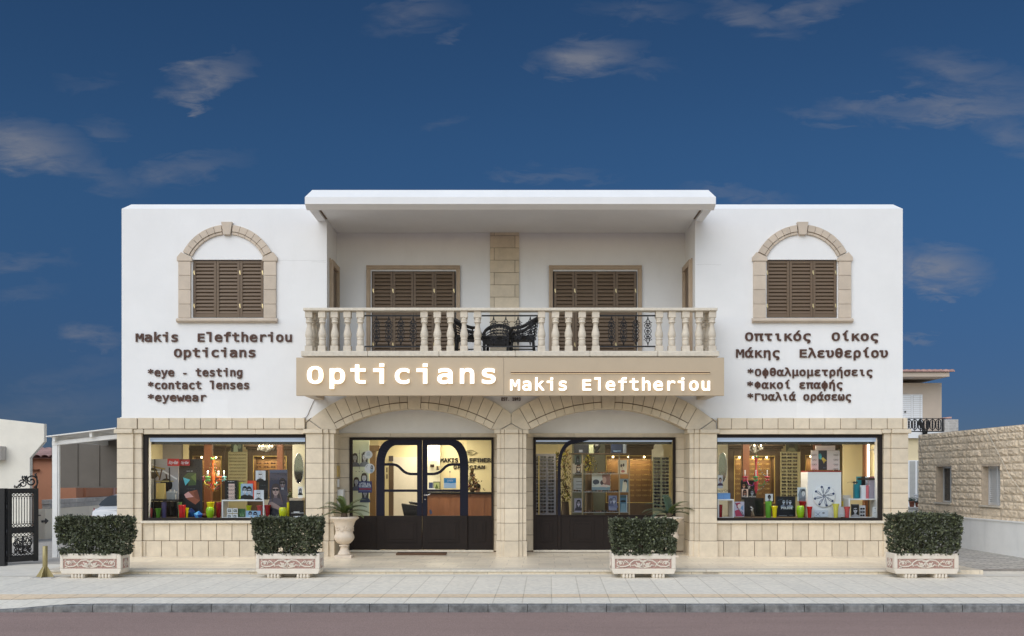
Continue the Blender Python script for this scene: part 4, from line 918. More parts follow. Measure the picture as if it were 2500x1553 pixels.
def hedge(xc, yc, z0, wt, wb, dep, h, seed, label, n=10500):
    T_ = thing('clipped_hedge', (xc, yc, z0), label, 'hedge', 'clipped hedges in the stone planters'); r = random.Random(seed); m = MB()
    gaps = [(r.uniform(-.47, .47), r.uniform(.02, .25), r.uniform(.02, .05)) for _ in range(13)]+[(s_*.5, r.uniform(.1, .7), r.uniform(.03, .07)) for s_ in (-1, 1, -1, 1)]
    lumps = [(r.uniform(-.5, .5), r.uniform(.1, 1), r.uniform(-.075, .075)) for _ in range(34)]
    i = 0
    while i < n:
        f = r.random()**.95; hz = f*h; half = (wb+(wt-wb)*min(1, .25+f*1.3))/2; 
        if r.random() < .66:                                   # mostly the outer skin
            k = r.random()
            if k < .5: x, y = r.uniform(-1, 1)*half, -dep/2*(1-abs(r.gauss(0, .16)))
            elif k < .62: x, y = r.uniform(-1, 1)*half, dep/2*(1-abs(r.gauss(0, .16)))
            elif k < .82: x, y = (1 if r.random() < .5 else -1)*half*(1-abs(r.gauss(0, .05))), r.uniform(-1, 1)*dep/2
            else: x, y, hz = r.uniform(-1, 1)*half, r.uniform(-1, 1)*dep/2, h*(1-abs(r.gauss(0, .07)))
        else: x, y = r.uniform(-1, 1)*half*.95, r.uniform(-1, 1)*dep/2*.9
        cx_ = max(0, abs(x)/half-.82)/.18; top = h*(1-.07*cx_*cx_)+.028*sin(x*7+seed)+.018*sin(x*23+seed*2)+.012*sin(x*47+y*30)
        if hz > top: hz = top*r.uniform(.9, 1)
        if any(math.hypot((x-a*wt), (hz-b*h)) < c for a, b, c in gaps) and r.random() < .93: i += .25; continue
        for a, b, c in lumps:
            d = math.hypot(x-a*wt, hz-b*h)
            if d < .12: y += (-c if y < 0 else c)*(1-d/.12); x *= 1+c*.25*(1-d/.12)
        if r.random() < .10: hz += r.uniform(0, .05) if hz > .85*h else 0; x += r.uniform(-.03, .03); y += r.uniform(-.03, .03)
        L = r.uniform(.018, .033); W_ = L*r.uniform(.48, .68); m.mi = 1 if r.random() < .055 else 0
        d = Vector((x/half*.6+r.gauss(0, .7), y/dep*1.4+r.gauss(0, .7), .45+r.gauss(0, .6))).normalized(); sd_ = d.orthogonal().normalized(); sd_.rotate(Matrix.Rotation(r.uniform(0, 6.28), 3, d)); nn = d.cross(sd_)
        c = Vector((xc+x, yc+y, z0+hz)); m.tone = min(1, max(0, r.gauss(.42, .2)+(.34 if r.random() < .06 else 0)))
        m.add([c-d*L, c+sd_*W_+nn*L*.18, c+d*L, c-sd_*W_+nn*L*.18], [(0, 1, 2), (0, 2, 3)]); i += 1
    m.mi = 0; m.build('foliage', ['leaf', 'newleaf'], T_)
    m = MB()
    for k in range(9):
        x = (-.42+.84*(k+.5)/9)*wb+r.uniform(-.03, .03); y = r.uniform(-.06, .06)
        for q in range(3): 
            dx, dy = r.uniform(-.09, .09), r.uniform(-.1, .1)
            m.tube([(xc+x, yc+y, z0-.03), (xc+x+dx*.4, yc+y+dy*.4, z0+h*.35), (xc+x+dx*1.2, yc+y+dy*1.3, z0+h*.8)], [.009, .006, .003], 5)
    m.build('stem', 'bark', T_)
YP = -3.48
for i, (pa, pb, ha, hb, ht, seed, lab, hl) in enumerate([
    (146, 295, 135, 328, 1261, 11, 'carved cream stone planter beside the brass bollard near the iron gate', 'dark green clipped hedge in the planter beside the brass bollard'),
    (625, 780, 613, 790, 1263, 23, 'carved cream stone planter in front of the left window end and its pier', 'dense dark clipped hedge hiding the right end of the left shop window'),
    (1494, 1650, 1484, 1658, 1267, 37, 'carved cream stone planter standing before the right-hand palm urn', 'grey green clipped hedge in front of the right-hand palm urn'),
    (2184, 2341, 2168, 2351, 1253, 52, 'carved cream stone planter at the terrace corner by the stone house', 'dark clipped hedge at the right corner in front of the rough stone house')]):
    xa, xb = X(pa, YP), X(pb, YP); pw = xb-xa
    planter((xa+xb)/2, YP, pw, 0, lab)
    za = -.088+.41; wt = X(hb, YP+.1)-X(ha, YP+.1); zt = Z(ht, YP+.1)
    hedge((X(ha, YP+.1)+X(hb, YP+.1))/2, YP+.2, za, wt*.925, pw*.93, .44, zt-za, seed, hl)
# ================================================================ urns with cycads
def urn(px, Y, label):
    x = X(px, Y); z0 = Z(1364, Y); s = (20+Y)/2280; T_ = thing('garden_urn', (x, Y, z0), label, 'urn', 'stone urns beside the doors')
    zz = lambda py: 1.737+(1160-py)*s; rr = lambda d: d*s
    m = MB(); q = rr(21); m.box(x-q, x+q, Y-q, Y+q, z0, zz(1355)); m.build('plinth', 'urnstone', T_, bevel=.012)
    m = MB()
    m.lathe([(rr(17), zz(1355)), (rr(15), zz(1350)), (rr(10), zz(1342)), (rr(9), zz(1334)), (rr(12.5), zz(1333)), (rr(12.5), zz(1331)), (rr(8), zz(1330.5)), (rr(8), zz(1329)), (rr(15), zz(1326)), (rr(22), zz(1318)), (rr(24), zz(1312)), (rr(23.5), zz(1307)), (rr(21.5), zz(1303)), (rr(21), zz(1297)), (rr(22), zz(1288)), (rr(25), zz(1277)), (rr(28), zz(1271)), (rr(35), zz(1266)), (rr(36), zz(1263.5)), (rr(33), zz(1261.5)), (rr(27), zz(1261.5)), (rr(25), zz(1268))], x, Y, 48, 24, (zz(1327), zz(1309)))
    m.build('bowl', 'urnstone', T_)
    m = MB()
    for a0 in (-2.2, -1.2, -.3):
        def P3(a, py): r_ = rr(22.6) ; return (x+r_*cos(a), Y+r_*sin(a), zz(py))
        m.tube([P3(a0+.30*cos(t), 1287+6*sin(t)) for t in [k*.5 for k in range(11)]], .009, 5); m.ball(P3(a0, 1287), .02, 6)
        m.tube([P3(a0+.25, 1292), P3(a0+.5, 1297), P3(a0+.75, 1291)], .008, 5); m.tube([P3(a0+.3, 1284), P3(a0+.55, 1280), P3(a0+.8, 1286)], .008, 5)
    m.build('garland', 'urnstone', T_)
    m = MB(); m.lathe([(rr(24), zz(1267)), (rr(8), zz(1264)), (.01, zz(1263))], x, Y, 20); m.build('soil', 'soil', T_)
    return x, zz(1264)
def cycad(x, Y, z, fr, label, blue=0):
    T_ = thing('cycad_palm', (x, Y, z), label, 'palm', 'potted cycads in the urns')
    m = MB(); m.lathe([(.06, z-.02), (.075, z+.03), (.06, z+.09), (.02, z+.11)], x, Y, 10); m.build('trunk', 'bark', T_)
    r = random.Random(int(x*100))
    for (az, el, L, mt) in fr:
        m = MB(); pts = []; az_, n = radians(az), 13; p = Vector((x, Y, z+.07)); e = radians(el)
        for k in range(n+1):
            pts.append(p.copy()); p = p+Vector((cos(az_)*cos(e), sin(az_)*cos(e), sin(e)))*(L/n); e -= radians(5.2)
        m.tone = .4; m.tube(pts, [.009-.006*k/n for k in range(n+1)], 5)
        for k in range(2, n*3+1):
            t = k/3; i0 = min(n-1, int(t)); c = pts[i0].lerp(pts[i0+1], t-i0); d = (pts[i0+1]-pts[i0]).normalized(); side = d.cross(Vector((0, 0, 1))).normalized(); up = side.cross(d)
            q = t/n; ll = L*.24*(sin(pi*min(1, .18+q*.82))**.6)*(1 if q < .85 else 1-(q-.85)*3)
            for s in (-1, 1):
                dr = (d*.72+side*s*.75+up*.30).normalized(); m.tone = r.uniform(.3, .7); wv = up.cross(dr).normalized()*.0062; b = c+dr*ll*.5
                m.add([c-wv*.5, b-wv, c+dr*ll-Vector((0, 0, .012)), b+wv, c+wv*.5], [(0, 1, 2, 3, 4)])
        m.build('frond', mt, T_)
ux, uz = urn(840.5, -.32, 'cream stone urn with fluted bowl at the left of the entrance doors')
cycad(ux, -.32, uz, [(178, 42, .62, 'palmleaf'), (190, 18, .60, 'palmleaf'), (165, 62, .52, 'palmleaf'), (250, 78, .50, 'palmleaf'), (120, 80, .55, 'palmleaf'), (20, 66, .58, 'palmleaf'), (350, 50, .55, 'palmleaf'), (10, 30, .62, 'palmleaf'), (40, 45, .6, 'palmblue'), (330, 24, .55, 'palmleaf'), (200, 60, .5, 'palmleaf'), (300, 55, .45, 'palmleaf'), (240, 40, .42, 'palmleaf'), (75, 50, .5, 'palmleaf'), (140, 40, .5, 'palmleaf')],
      'green cycad palm growing in the urn left of the entrance')
ux, uz = urn(1633, .02, 'cream stone urn half hidden behind the third hedge planter')
cycad(ux, .02, uz, [(185, 35, .62, 'palmblue'), (170, 55, .58, 'palmblue'), (250, 80, .55, 'palmblue'), (95, 78, .6, 'palmblue'), (15, 62, .55, 'palmleaf'), (350, 40, .58, 'palmleaf'), (5, 22, .62, 'palmleaf'), (215, 25, .5, 'palmblue'), (300, 60, .45, 'palmleaf'), (150, 30, .55, 'palmblue'), (40, 40, .5, 'palmleaf')],
      'cycad palm with blue green fronds in the urn behind the third planter')
# ================================================================ bollard
m = MB(); bx_, by_ = X(110, -3.35), -3.35; s = (20-3.35)/2280
T_ = thing('bollard', (bx_, by_, -.09), 'brass coloured steel bollard with a finned foot near the driveway', 'bollard')
m = MB(); m.lathe([(.042, -.09), (.042, Z(1333, by_)-.004), (.038, Z(1333, by_))], bx_, by_, 20); m.build('post', 'bollard', T_)
m = MB()
for a in (0, pi/2):
    for sg in (-1, 1):
        pr = [(sg*.04, -.078), (sg*.16, -.078), (sg*.04, .11)]
        if a == 0: m.prism([(bx_+p, q) for p, q in pr], by_-.006, by_+.006)
        else: m.prismx([(by_+p, q) for p, q in pr], bx_-.006, bx_+.006)
m.build('fin', 'bollard', T_)
m = MB(); m.box(bx_-.19, bx_+.19, by_-.16, by_+.16, -.092, -.078); m.build('base_plate', 'greystone', T_)
# ================================================================ iron gate, left
G = thing('iron_gate', (-9.75, -1.7, -.05), 'black wrought iron gate with scrollwork standing open at the driveway', 'gate')
gx0, gy0 = X(18, -1.75), -1.75; gx1, gy1 = X(93, -1.28), -1.28; gd = Vector((gx1-gx0, gy1-gy0, 0)); gL = gd.length; gu = gd/gL; gn = Vector((gu.y, -gu.x, 0))
def GP(a, z, d=0.): p = Vector((gx0, gy0, 0))+gu*a+gn*d; return (p.x, p.y, z)
def gbar(m, a0, a1, z0, z1, t=.022):
    vs = [GP(a, z, d) for d in (t, -t) for a, z in ((a0, z0), (a1, z0), (a1, z1), (a0, z1))]
    m.add(vs, [(0, 1, 2, 3), (7, 6, 5, 4), (0, 4, 5, 1), (1, 5, 6, 2), (2, 6, 7, 3), (3, 7, 4, 0)])
gz0, gz1 = .03, Z(1192.5, -1.5)
m = MB(); gbar(m, 0, .05, gz0, gz1); gbar(m, gL-.09, gL, gz0-.01, gz1); gbar(m, .05, gL-.09, gz1-.085, gz1); gbar(m, .05, gL-.09, gz0, gz0+.11); gbar(m, .05, gL-.09, .60, .70); gbar(m, .05, .085, gz0+.11, gz1-.085, .015)
m.build('gate_frame', 'gateiron', G, bevel=.004, seg=1)
m = MB(); a0, a1 = .085, gL-.09
for (za, zb_) in ((gz1-.165, gz1-.09), (.705, .775), (.52, .595), (gz0+.115, gz0+.175)):
    n = 6
    for k in range(n):
        p, q = a0+(a1-a0)*k/n, a0+(a1-a0)*(k+1)/n
        m.tube([GP(p, za), GP(q, zb_)], .007, 5); m.tube([GP(p, zb_), GP(q, za)], .007, 5)
    m.tube([GP(a0, za), GP(a1, za)], .006, 5); m.tube([GP(a0, zb_), GP(a1, zb_)], .006, 5)
for k in range(8):
    a = a0+(a1-a0)*(k+.6)/8; m.tube([GP(a, .775), GP(a, gz1-.165)], .008, 5); m.ball(GP(a, gz1-.20), .014, 6); m.ball(GP(a, .81), .014, 6)
r = random.Random(4); am = (a0+a1)/2; hw = (a1-a0)/2
for s_ in (-1, 1):
    for zc_, rr_ in ((.46, .05), (.37, .06), (.27, .055), (.42, .03), (.32, .035), (.22, .03)):
        for off in (.25, .62):
            m.tube([GP(am+s_*hw*off+p, q) for p, q in spiral(0, zc_+r.uniform(-.02, .02), rr_, 1.3, r.uniform(0, 6), s_, 12)], .011, 5)
    m.tube([GP(am, .18), GP(am+s_*hw*.5, .25), GP(am+s_*hw*.85, .38), GP(am+s_*hw*.4, .5)], .012, 5)
m.tube([GP(am, .2), GP(am, .52)], .02, 6)
m.build('scrollwork', 'gateiron', G)
m = MB()                                                                 # crest on top
zc_ = gz1
m.tube([GP(gL-.13+p, zc_+.14+q) for p, q in spiral(0, 0, .135, 1.6, -1.2, 1, 22)], .016, 6); m.tube([GP(gL-.04, zc_), GP(gL-.015, zc_+.1), GP(gL-.03, zc_+.23), GP(gL-.06, zc_+.28), GP(gL-.03, zc_+.29)], .017, 6)
m.tube([GP(gL-.30+p, zc_+.09+q) for p, q in spiral(0, 0, .085, 1.4, .5, -1, 16)], .012, 6); m.tube([GP(gL-.36+p, zc_+.045+q) for p, q in spiral(0, 0, .045, 1.3, 0, 1, 12)], .010, 6)
m.tube([GP(gL-.42, zc_+.01), GP(gL-.34, zc_+.10), GP(gL-.25, zc_+.16), GP(gL-.22, zc_+.25)], .014, 6); m.tube([GP(gL-.27, zc_+.24), GP(gL-.22, zc_+.22), GP(gL-.20, zc_+.16), GP(gL-.17, zc_+.13)], .015, 6)
m.tube([GP(gL-.28+p, zc_+.21+q) for p, q in spiral(0, 0, .04, 1.2, 2, 1, 12)], .012, 6); m.tube([GP(gL-.44+p, zc_+.035+q) for p, q in spiral(0, 0, .03, 1.2, 2, 1, 10)], .009, 6)
m.build('crest', 'gateiron', G)
m = MB(); m.tube([GP(gL-.01, .93, .0), GP(gL+.05, .93, 0)], .012, 6); m.build('latch', 'gateiron', G)
m = MB(); m.box(gx0-.022-.62, gx0-.022, gy0-.06, gy0+.06, -.06, gz1+.005); m.build('gate_post', 'gateiron', G, bevel=.006, seg=1)
for z in (.2, .62, 1.1): m = MB(); m.tube([GP(-.012, z-.06), GP(-.012, z+.06)], .016, 8); m.build('hinge', 'gateiron', G)
# ================================================================ left neighbours
T_ = thing('cream_wall', (-14, 4, 0), 'tall cream rendered wall end with an overhanging upper corner at the far left', 'wall')
m = MB(); xw = -13.2; y_c = (108-1246); yc_ = 2280*13.2/1138-20; yw = 2280*13.2/1173-20
zt = Z(1035, yc_); zb1 = Z(1078, yc_); zb2 = Z(1118, yw)
yq = 4.4; PX = lambda p, q: (X(p, yq), Z(q, yq)); m.prism([(-26, -.05), (X(73, yq), -.05), PX(73, 1118), PX(108, 1078), PX(108, 1035), PX(0, 1023), (-26, Z(1000, yq))], yq, yq+.14); m.build('wall', 'cream', T_, bevel=.01)
m = MB(); yv = 4.45; yv = 4.4; m.box(X(-30, yv), X(15, yv), yv-.28, yv-.002, Z(1124, yv), Z(1090, yv)); 
sv = m.build('wall_lamp', 'greystone', T_, bevel=.01)
m = MB()
for k in range(4): zq = Z(1094+5.5*k, yv); m.box(X(-4, yv), X(13, yv), yv-.29, yv-.279, zq-.03, zq)
m.build('vent_slat', 'glossblack', sv)
T_ = thing('boundary_wall', (-12.8, 8, -.05), 'low cream boundary wall with grey stone coping along the driveway', 'wall')
m = MB(); m.box(-13.0, -12.8, 5.7, 34, -.08, .80); m.build('wall_base', 'cream_dim', T_)
m = MB(); 
for z0, z1 in ((.803, .925), (.93, 1.05)):
    x_ = 5.7+R.uniform(0, .3)
    while x_ < 34: m.tone = R.random(); m.box(-13.0, -12.79, x_+.004, x_+.42, z0, z1); x_ += .425
m.build('stone_course', 'greystone', T_, bevel=.006, seg=1)
T_ = thing('terracotta_house', (-18, 10, 0), 'terracotta coloured house with a pinkish tiled roof behind the driveway wall', 'house')
m = MB(); yh = 8.0; m.box(-24, -13.02, yh, 34, -.05, Z(1118, yh)); m.box(-13.02, -12.95, yh+.5, 34, 1.06, Z(1118, yh))
m.build('wall', 'terracotta', T_)
m = MB()
zr0, zr1 = Z(1120, yh), Z(1095, yh)
for k in range(46):
    x0 = -23.6+k*.235; m.tone = R.random(); pr = [(x0+.125+.115*cos(a), zr0+.04+.07*sin(a)) for a in [pi*i/6 for i in range(7)]]
    n0 = len(m.v); m.smooth = True
    m.add([(x, yh-.25, z) for x, z in pr]+[(x, yh+2.4, z+(zr1-zr0)) for x, z in pr], [(i, i+1, i+8, i+7) for i in range(6)]); m.smooth = False
m.add([(-24, yh-.2, zr0+.01), (-12.9, yh-.2, zr0+.01), (-12.9, yh+2.4, zr1+.0), (-24, yh+2.4, zr1+.0)], [(0, 1, 2, 3)]); m.box(-24, -12.9, yh+2.4, yh+2.5, .5, zr1)
m.build('roof', 'rooftile', T_)
m = MB(); m.box(X(74, yh), X(80, yh), yh-.04, yh-.003, Z(1146, yh), Z(1118, yh)); m.box(X(74, yh), X(97, yh), yh-.10, yh-.003, Z(1148, yh), Z(1145.5, yh)); m.build('window', 'woodred', T_)
m = MB(); yv = 7.0; m.tube([(-12.79, yv, Z(1272.5, yv)), (-12.79, yv+1.0, Z(1271.5, yv+1.0)) ], .07, 10); 
m.v = []; m.f = []; m.m = []; m.t = []; m.c = []; m.sm = []
xa = -12.785; ya, yb_ = 2280*12.785/(1246-102)-20, 2280*12.785/(1246-118)-20; za_, zb_ = Z(1272.5, (ya+yb_)/2), 0
m.prismx([(ya, za_-.03), (yb_-.16, za_-.03), (yb_-.16, za_-.075), (yb_, za_), (yb_-.16, za_+.075), (yb_-.16, za_+.03), (ya, za_+.03)], xa-.01, xa+.012)
tag(m.build('arrow_sign', 'glossblack'), 'small black arrow pointing right on the cream driveway wall', 'sign')
# carport
T_ = thing('carport', (-9.7, 0, 0), 'white steel carport lean-to against the left side of the shop', 'carport')
px0, px1 = X(130, .1), X(142.5, .1)
m = MB(); m.box(px0, px1, .05, .14, -.05, Z(1066, .1)-.02); m.box(px1, px1+.03, .07, .13, -.05, Z(1084, .1)); m.build('post', 'whitepaint', T_, bevel=.005, seg=1)
m = MB(); m.box(px0, px1, 5.0, 5.1, -.05, 2.45); m.build('post', 'whitepaint', T_)
m = MB(); m.prism([(px0, Z(1078, .1)), (X(296, .1), Z(1060, .1)), (X(296, .1), Z(1070.5, .1)), (px0, Z(1088, .1))], .04, .15); m.build('front_beam', 'whitepaint', T_, bevel=.004, seg=1)
m = MB(); zl, zr_ = Z(1065, 0), Z(1044.5, 0); xl, xr = X(118.5, 0), X(289, 0)
m.prism([(xl, zl), (xr, zr_), (xr, zr_-.022), (xl, zl-.022)], -.12, 6.0)
m.build('roof', 'whitepaint', T_)
m = MB()
for f in (.07, .60): xx = xl+(xr-xl)*f; zz_ = zl+(zr_-zl)*f; m.prism([(xx, zz_-.024), (xx+.055, zz_-.018), (xx+.06, zz_-.125), (xx+.008, zz_-.13)], -.06, 5.9)
m.build('rafter', 'whitepaint', T_)
m = MB(); yp = 2.6; m.box(X(126.5, yp), X(400, yp), yp, yp+.03, Z(1189, yp), Z(1072, yp)+.06)
pn = m.build('back_panel', 'panelgrey', T_)
m = MB()
for p in (189, 242, 310): m.box(X(p-1.5, yp), X(p+1.5, yp), yp-.02, yp-.001, Z(1187, yp), Z(1080, yp))
m.box(X(126.5, yp), X(400, yp), yp-.03, yp-.001, Z(1191, yp), Z(1187.2, yp)); m.build('panel_rib', 'panelgrey', pn)
# parked car
def car():
    T_ = thing('parked_car', (-10.02, 4.0, -.03), 'white hatchback parked under the carport, its rear half hidden by the shop', 'car'); x0, yr, z0 = -10.02, 4.0, -.03; hw = .86
    secs = []   # stations along the car from the rear (y) : half widths and heights of the ring
    st = [(0., .50, .95, .80, .78), (.05, .36, 1.02, .84, .75), (.18, .30, 1.10, .86, .70), (.55, .26, 1.38, .86, .60), (.9, .24, 1.43, .86, .60), (1.9, .24, 1.44, .86, .62), (2.6, .24, 1.25, .86, .62), (3.1, .25, .98, .86, .70), (3.8, .28, .84, .82, .70), (4.02, .35, .68, .76, .66)]
    m = MB(); m.smooth = True
    ring = []
    for (y, zl_, zt_, w_, wt_) in st:
        zb = min(.92, zt_-.04); pts = [(-w_*.92, zl_), (-w_, zl_+.15), (-w_, .72), (-w_*.985, zb), (-wt_-(.06 if zt_ > 1.2 else 0), zb+(zt_-zb)*.6), (-wt_*.8, zt_-.02), (0, zt_), (wt_*.8, zt_-.02), (wt_+(.06 if zt_ > 1.2 else 0), zb+(zt_-zb)*.6), (w_*.985, zb), (w_, .72), (w_, zl_+.15), (w_*.92, zl_)]
        ring.append([(x0+p, yr+y, z0+q) for p, q in pts])
    n = len(ring[0]); vs = [p for r_ in ring for p in r_]
    m.add(vs, [(i*n+k, i*n+k+1, (i+1)*n+k+1, (i+1)*n+k) for i in range(len(ring)-1) for k in range(n-1)]+[tuple(range(n-1, -1, -1)), tuple(range((len(ring)-1)*n, len(ring)*n))])
    m.build('body', 'carwhite', T_)
    # rear window follows the sloping tailgate between stations 0.18 and 0.55
    def tg(u_, t): y = yr+.16+.40*t-.035; z = z0+1.06+.34*t; return (x0+u_, y-.012, z)
    m = MB(); o = [(-.66, .06), (-.70, .18), (-.66, .45), (-.57, .78), (-.46, .93), (.46, .93), (.57, .78), (.66, .45), (.70, .18), (.66, .06)]
    m.add([tg(*p) for p in o]+[(a, b+.02, c) for a, b, c in [tg(*p) for p in o]], [tuple(range(10))]); m.build('rear_window', 'carglass', T_)
    for s_ in (-1, 1):
        m = MB(); a = [(s_*.87, 1.02, .22), (s_*.80, 1.0, .10), (s_*.76, .78, .03), (s_*.87, .74, .10), (s_*.885, .8, .4)]
        m.add([(x0+p, yr+y-.015, z0+z) for p, z, y in a]+[(x0+p, yr+y+.05, z0+z) for p, z, y in a], [(0, 1, 2, 3, 4), (0, 5, 6, 1), (1, 6, 7, 2), (2, 7, 8, 3), (3, 8, 9, 4)]); m.build('tail_light', 'lampred', T_)
        for y in (.75, 3.3):
            m = MB(); m.tube([(x0+s_*.70, yr+y, z0+.31), (x0+s_*.875, yr+y, z0+.31)], .31, 20); wh = m.build('wheel', 'rubber', T_)
            m = MB(); m.tube([(x0+s_*.86, yr+y, z0+.31), (x0+s_*.88, yr+y, z0+.31)], .2, 16); m.build('rim', 'alu', wh)
        m = MB(); m.add([(x0+s_*.872, yr+.62, z0+.98), (x0+s_*.872, yr+2.6, z0+.98), (x0+s_*.75, yr+2.2, z0+1.33), (x0+s_*.73, yr+.85, z0+1.33)], [(0, 1, 2, 3)]); m.build('side_window', 'carglass', T_)
    m = MB(); m.box(x0-.84, x0+.84, yr-.07, yr+.02, z0+.36, z0+.60); m.build('bumper', 'carwhite', T_, bevel=.03); return T_
car_ = car(); car_.scale = (.9, .9, .9)
# ================================================================ right neighbours
T_ = thing('low_white_wall', (11, 3, 0), 'low stained white wall running along the cobbled alley', 'wall')
m = MB(); m.prismx([(-6, -.2), (5.4, -.2), (5.4, .66), (-6, .75)], 10.98, 11.08); m.build('wall', 'whitewall', T_)
m = MB(); m.prismx([(-6, .751), (5.4, .661), (5.4, .69), (-6, .78)], 10.96, 11.09); m.build('coping', 'whitewall', T_)
T_ = thing('stone_house', (14, 1, 0), 'flat roofed house clad in rough split beige stone with two small windows', 'house')
xw = 11.1
def YW(px): return 2280*xw/(px-1246)-20
holes = [(YW(2323), YW(2286), Z(1226, YW(2286)), Z(1139, YW(2300))), (YW(2442), YW(2397), Z(1233, YW(2397)), Z(1139, YW(2397)))]
m = MB(); r = random.Random(9); ch = .172; z = .62; row = 0
def rough_block(y0, y1, z0, z1, amp):
    ny, nz = max(2, int((y1-y0)/.055)), 4; vs = []
    for j in range(nz+1):
        for i in range(ny+1):
            e = (i in (0, ny)) or (j in (0, nz)); d = .004 if e else amp*r.uniform(.25, 1); vs.append((xw-d, y0+(y1-y0)*i/ny, z0+(z1-z0)*j/nz))
    m.add(vs, [(j*(ny+1)+i, (j+1)*(ny+1)+i, (j+1)*(ny+1)+i+1, j*(ny+1)+i+1) for j in range(nz) for i in range(ny)])
while z < 2.80:
    z1 = min(z+ch, 2.83); y = -6.+(.18 if row % 2 else 0)
    while y < 5.4:
        ln = r.uniform(.3, .5); y1 = min(y+ln, 5.4); segs = [(y, y1)]
        for (ha, hb, hz0, hz1) in holes:
            if z1 > hz0+.02 and z < hz1-.02:
                ns = []
                for a, b in segs:
                    if b <= ha or a >= hb: ns.append((a, b))
                    else:
                        if a < ha: ns.append((a, ha))
                        if b > hb: ns.append((hb, b))
                segs = ns
        for a, b in segs:
            if b-a < .03: continue
            near = any(ha-.05 < (a+b)/2 < hb+.05 and hz0-.45 < (z+z1)/2 < hz1+.45 for ha, hb, hz0, hz1 in holes)
            m.tone = r.random(); rough_block(a+.003, b-.003, z+.003, z1-.003, .018 if near else .042)
        y = y1
    z = z1; row += 1
m.build('wall_facing', 'rockface', T_)
m = MB(); x_ = xw+.001
def wall_cut():                       # wall behind the facing with the window holes left open
    ys = sorted([-6, 5.39]+[q for h_ in holes for q in h_[:2]])
    for a, b in zip(ys, ys[1:]):
        hh_ = [h_ for h_ in holes if abs(h_[0]-a) < 1e-6 and abs(h_[1]-b) < 1e-6]
        if hh_: m.box(x_, xw+.25, a, b, -.1, hh_[0][2]); m.box(x_, xw+.25, a, b, hh_[0][3], 2.81)
        else: m.box(x_, xw+.25, a, b, -.1, 2.81)
wall_cut(); m.box(xw+.25, 17, -6, -5.8, -.1, 2.81); m.box(xw+.25, 17, 5.2, 5.39, -.1, 2.81); m.build('wall', 'smoothstone', T_)
m = MB(); m.box(xw+.02, 17, -6, 5.38, 2.812, 2.835); m.build('roof', 'smoothstone', T_)
for i, (ha, hb, hz0, hz1) in enumerate(holes):
    m = MB(); xf = xw+.17; t = .045
    m.box(xf, xf+.05, ha, ha+t, hz0, hz1); m.box(xf, xf+.05, hb-t, hb, hz0, hz1); m.box(xf, xf+.05, ha+t, hb-t, hz1-t, hz1); m.box(xf, xf+.05, ha+t, hb-t, hz0, hz0+t)
    f = m.build('window', 'alu', T_)
    m = MB()
    if i == 0:
        m.box(xf+.02, xf+.03, ha+t, hb-t, hz0+t, hz1-t); m.build('pane', 'darkglass', f); m = MB(); m.box(xf+.004, xf+.045, (ha+hb)/2-.02, (ha+hb)/2+.02, hz0+t, hz1-t); m.build('mullion', 'alu', f)
    else:
        n = 17
        for k in range(n):
            za, zb_ = hz0+t+(hz1-hz0-2*t)*k/n, hz0+t+(hz1-hz0-2*t)*(k+1)/n
            m.prismz([(0, 0), (1, 0), (1, 1)], 0, 0) if False else None
            m.add([(xf-.01, ha+t, za), (xf-.01, hb-t, za), (xf+.02, hb-t, zb_), (xf+.02, ha+t, zb_)], [(0, 3, 2, 1)])
        m.build('louvre', 'alu', f)
        m = MB(); m.box(xf-.02, xf, (ha+hb)/2-.025, (ha+hb)/2+.025, hz0, hz1); m.box(xf-.02, xf, ha, ha+t, hz0, hz1); m.box(xf-.02, xf, hb-t, hb, hz0, hz1); m.build('stile', 'alu', f)
    m = MB(); m.box(xw-.05, xw+.2, ha-.04, hb+.04, hz0-.035, hz0-.001); m.build('sill', 'nosing', f)
m = MB(); ca = [(xw-.06, YW(2413), Z(1049, YW(2413))), (xw-.055, YW(2440), Z(1100, YW(2440))), (xw-.055, YW(2470), Z(1160, YW(2470))), (xw-.055, YW(2520), Z(1225, YW(2520)))]; m.tube(ca, .007, 5); tag(m.build('cable', 'nosing'), 'thin pale cable slanting down the rough stone wall', 'cable')
m = MB(); yq = 5.25; m.tube([(xw-.055, yq, 2.8), (xw-.055, yq-.15, 2.3), (xw-.055, yq-.30, 1.9)], .006, 5); tag(m.build('cable', 'wire'), 'short grey cable hanging at the far corner of the stone house', 'cable')
# house behind
T_ = thing('tan_house', (16, 20, 0), 'tan two storey house with tiled eaves and an iron railed balcony', 'house'); Y = 20.
zf = Z(1055, 18.5)
m = MB(); m.box(X(2100, Y), X(2299, Y), Y, Y+9, zf, Z(935, Y)); m.build('wall', 'tanwall', T_)
m = MB(); m.box(X(2100, 18.6), X(2300, 18.6), 18.6, 29, -.1, zf-.25); m.build('ground_floor_wall', 'yellowwall', T_)
m = MB(); m.box(X(2100, 18.4), X(2310, 18.4), 18.4, 20, zf-.25, zf); m.build('balcony_slab', 'plaster', T_)
ye = 18.9
m = MB(); m.box(X(2100, ye), X(2318, ye), ye, ye+.3, Z(919.5, ye), Z(909, ye)); m.box(X(2100, ye), X(2318, ye), ye+.3, Y+9, Z(919.5, ye), Z(917, ye)); rf = m.build('eaves', 'tanwall', T_)
m = MB()
x_ = X(2150, ye)
while x_ < X(2318, ye):
    m.tone = R.random(); pr = [(x_+.12+.115*cos(a), Z(909, ye)+.02+.10*sin(a)) for a in [pi*i/6 for i in range(7)]]; m.smooth = True
    m.add([(x, ye-.1, z_) for x, z_ in pr]+[(x, ye+6, z_+.35) for x, z_ in pr], [(i, i+1, i+8, i+7) for i in range(6)]); m.smooth = False; m.add([(x, ye-.1, z_) for x, z_ in pr], [tuple(range(7))[::-1]]); x_ += .235
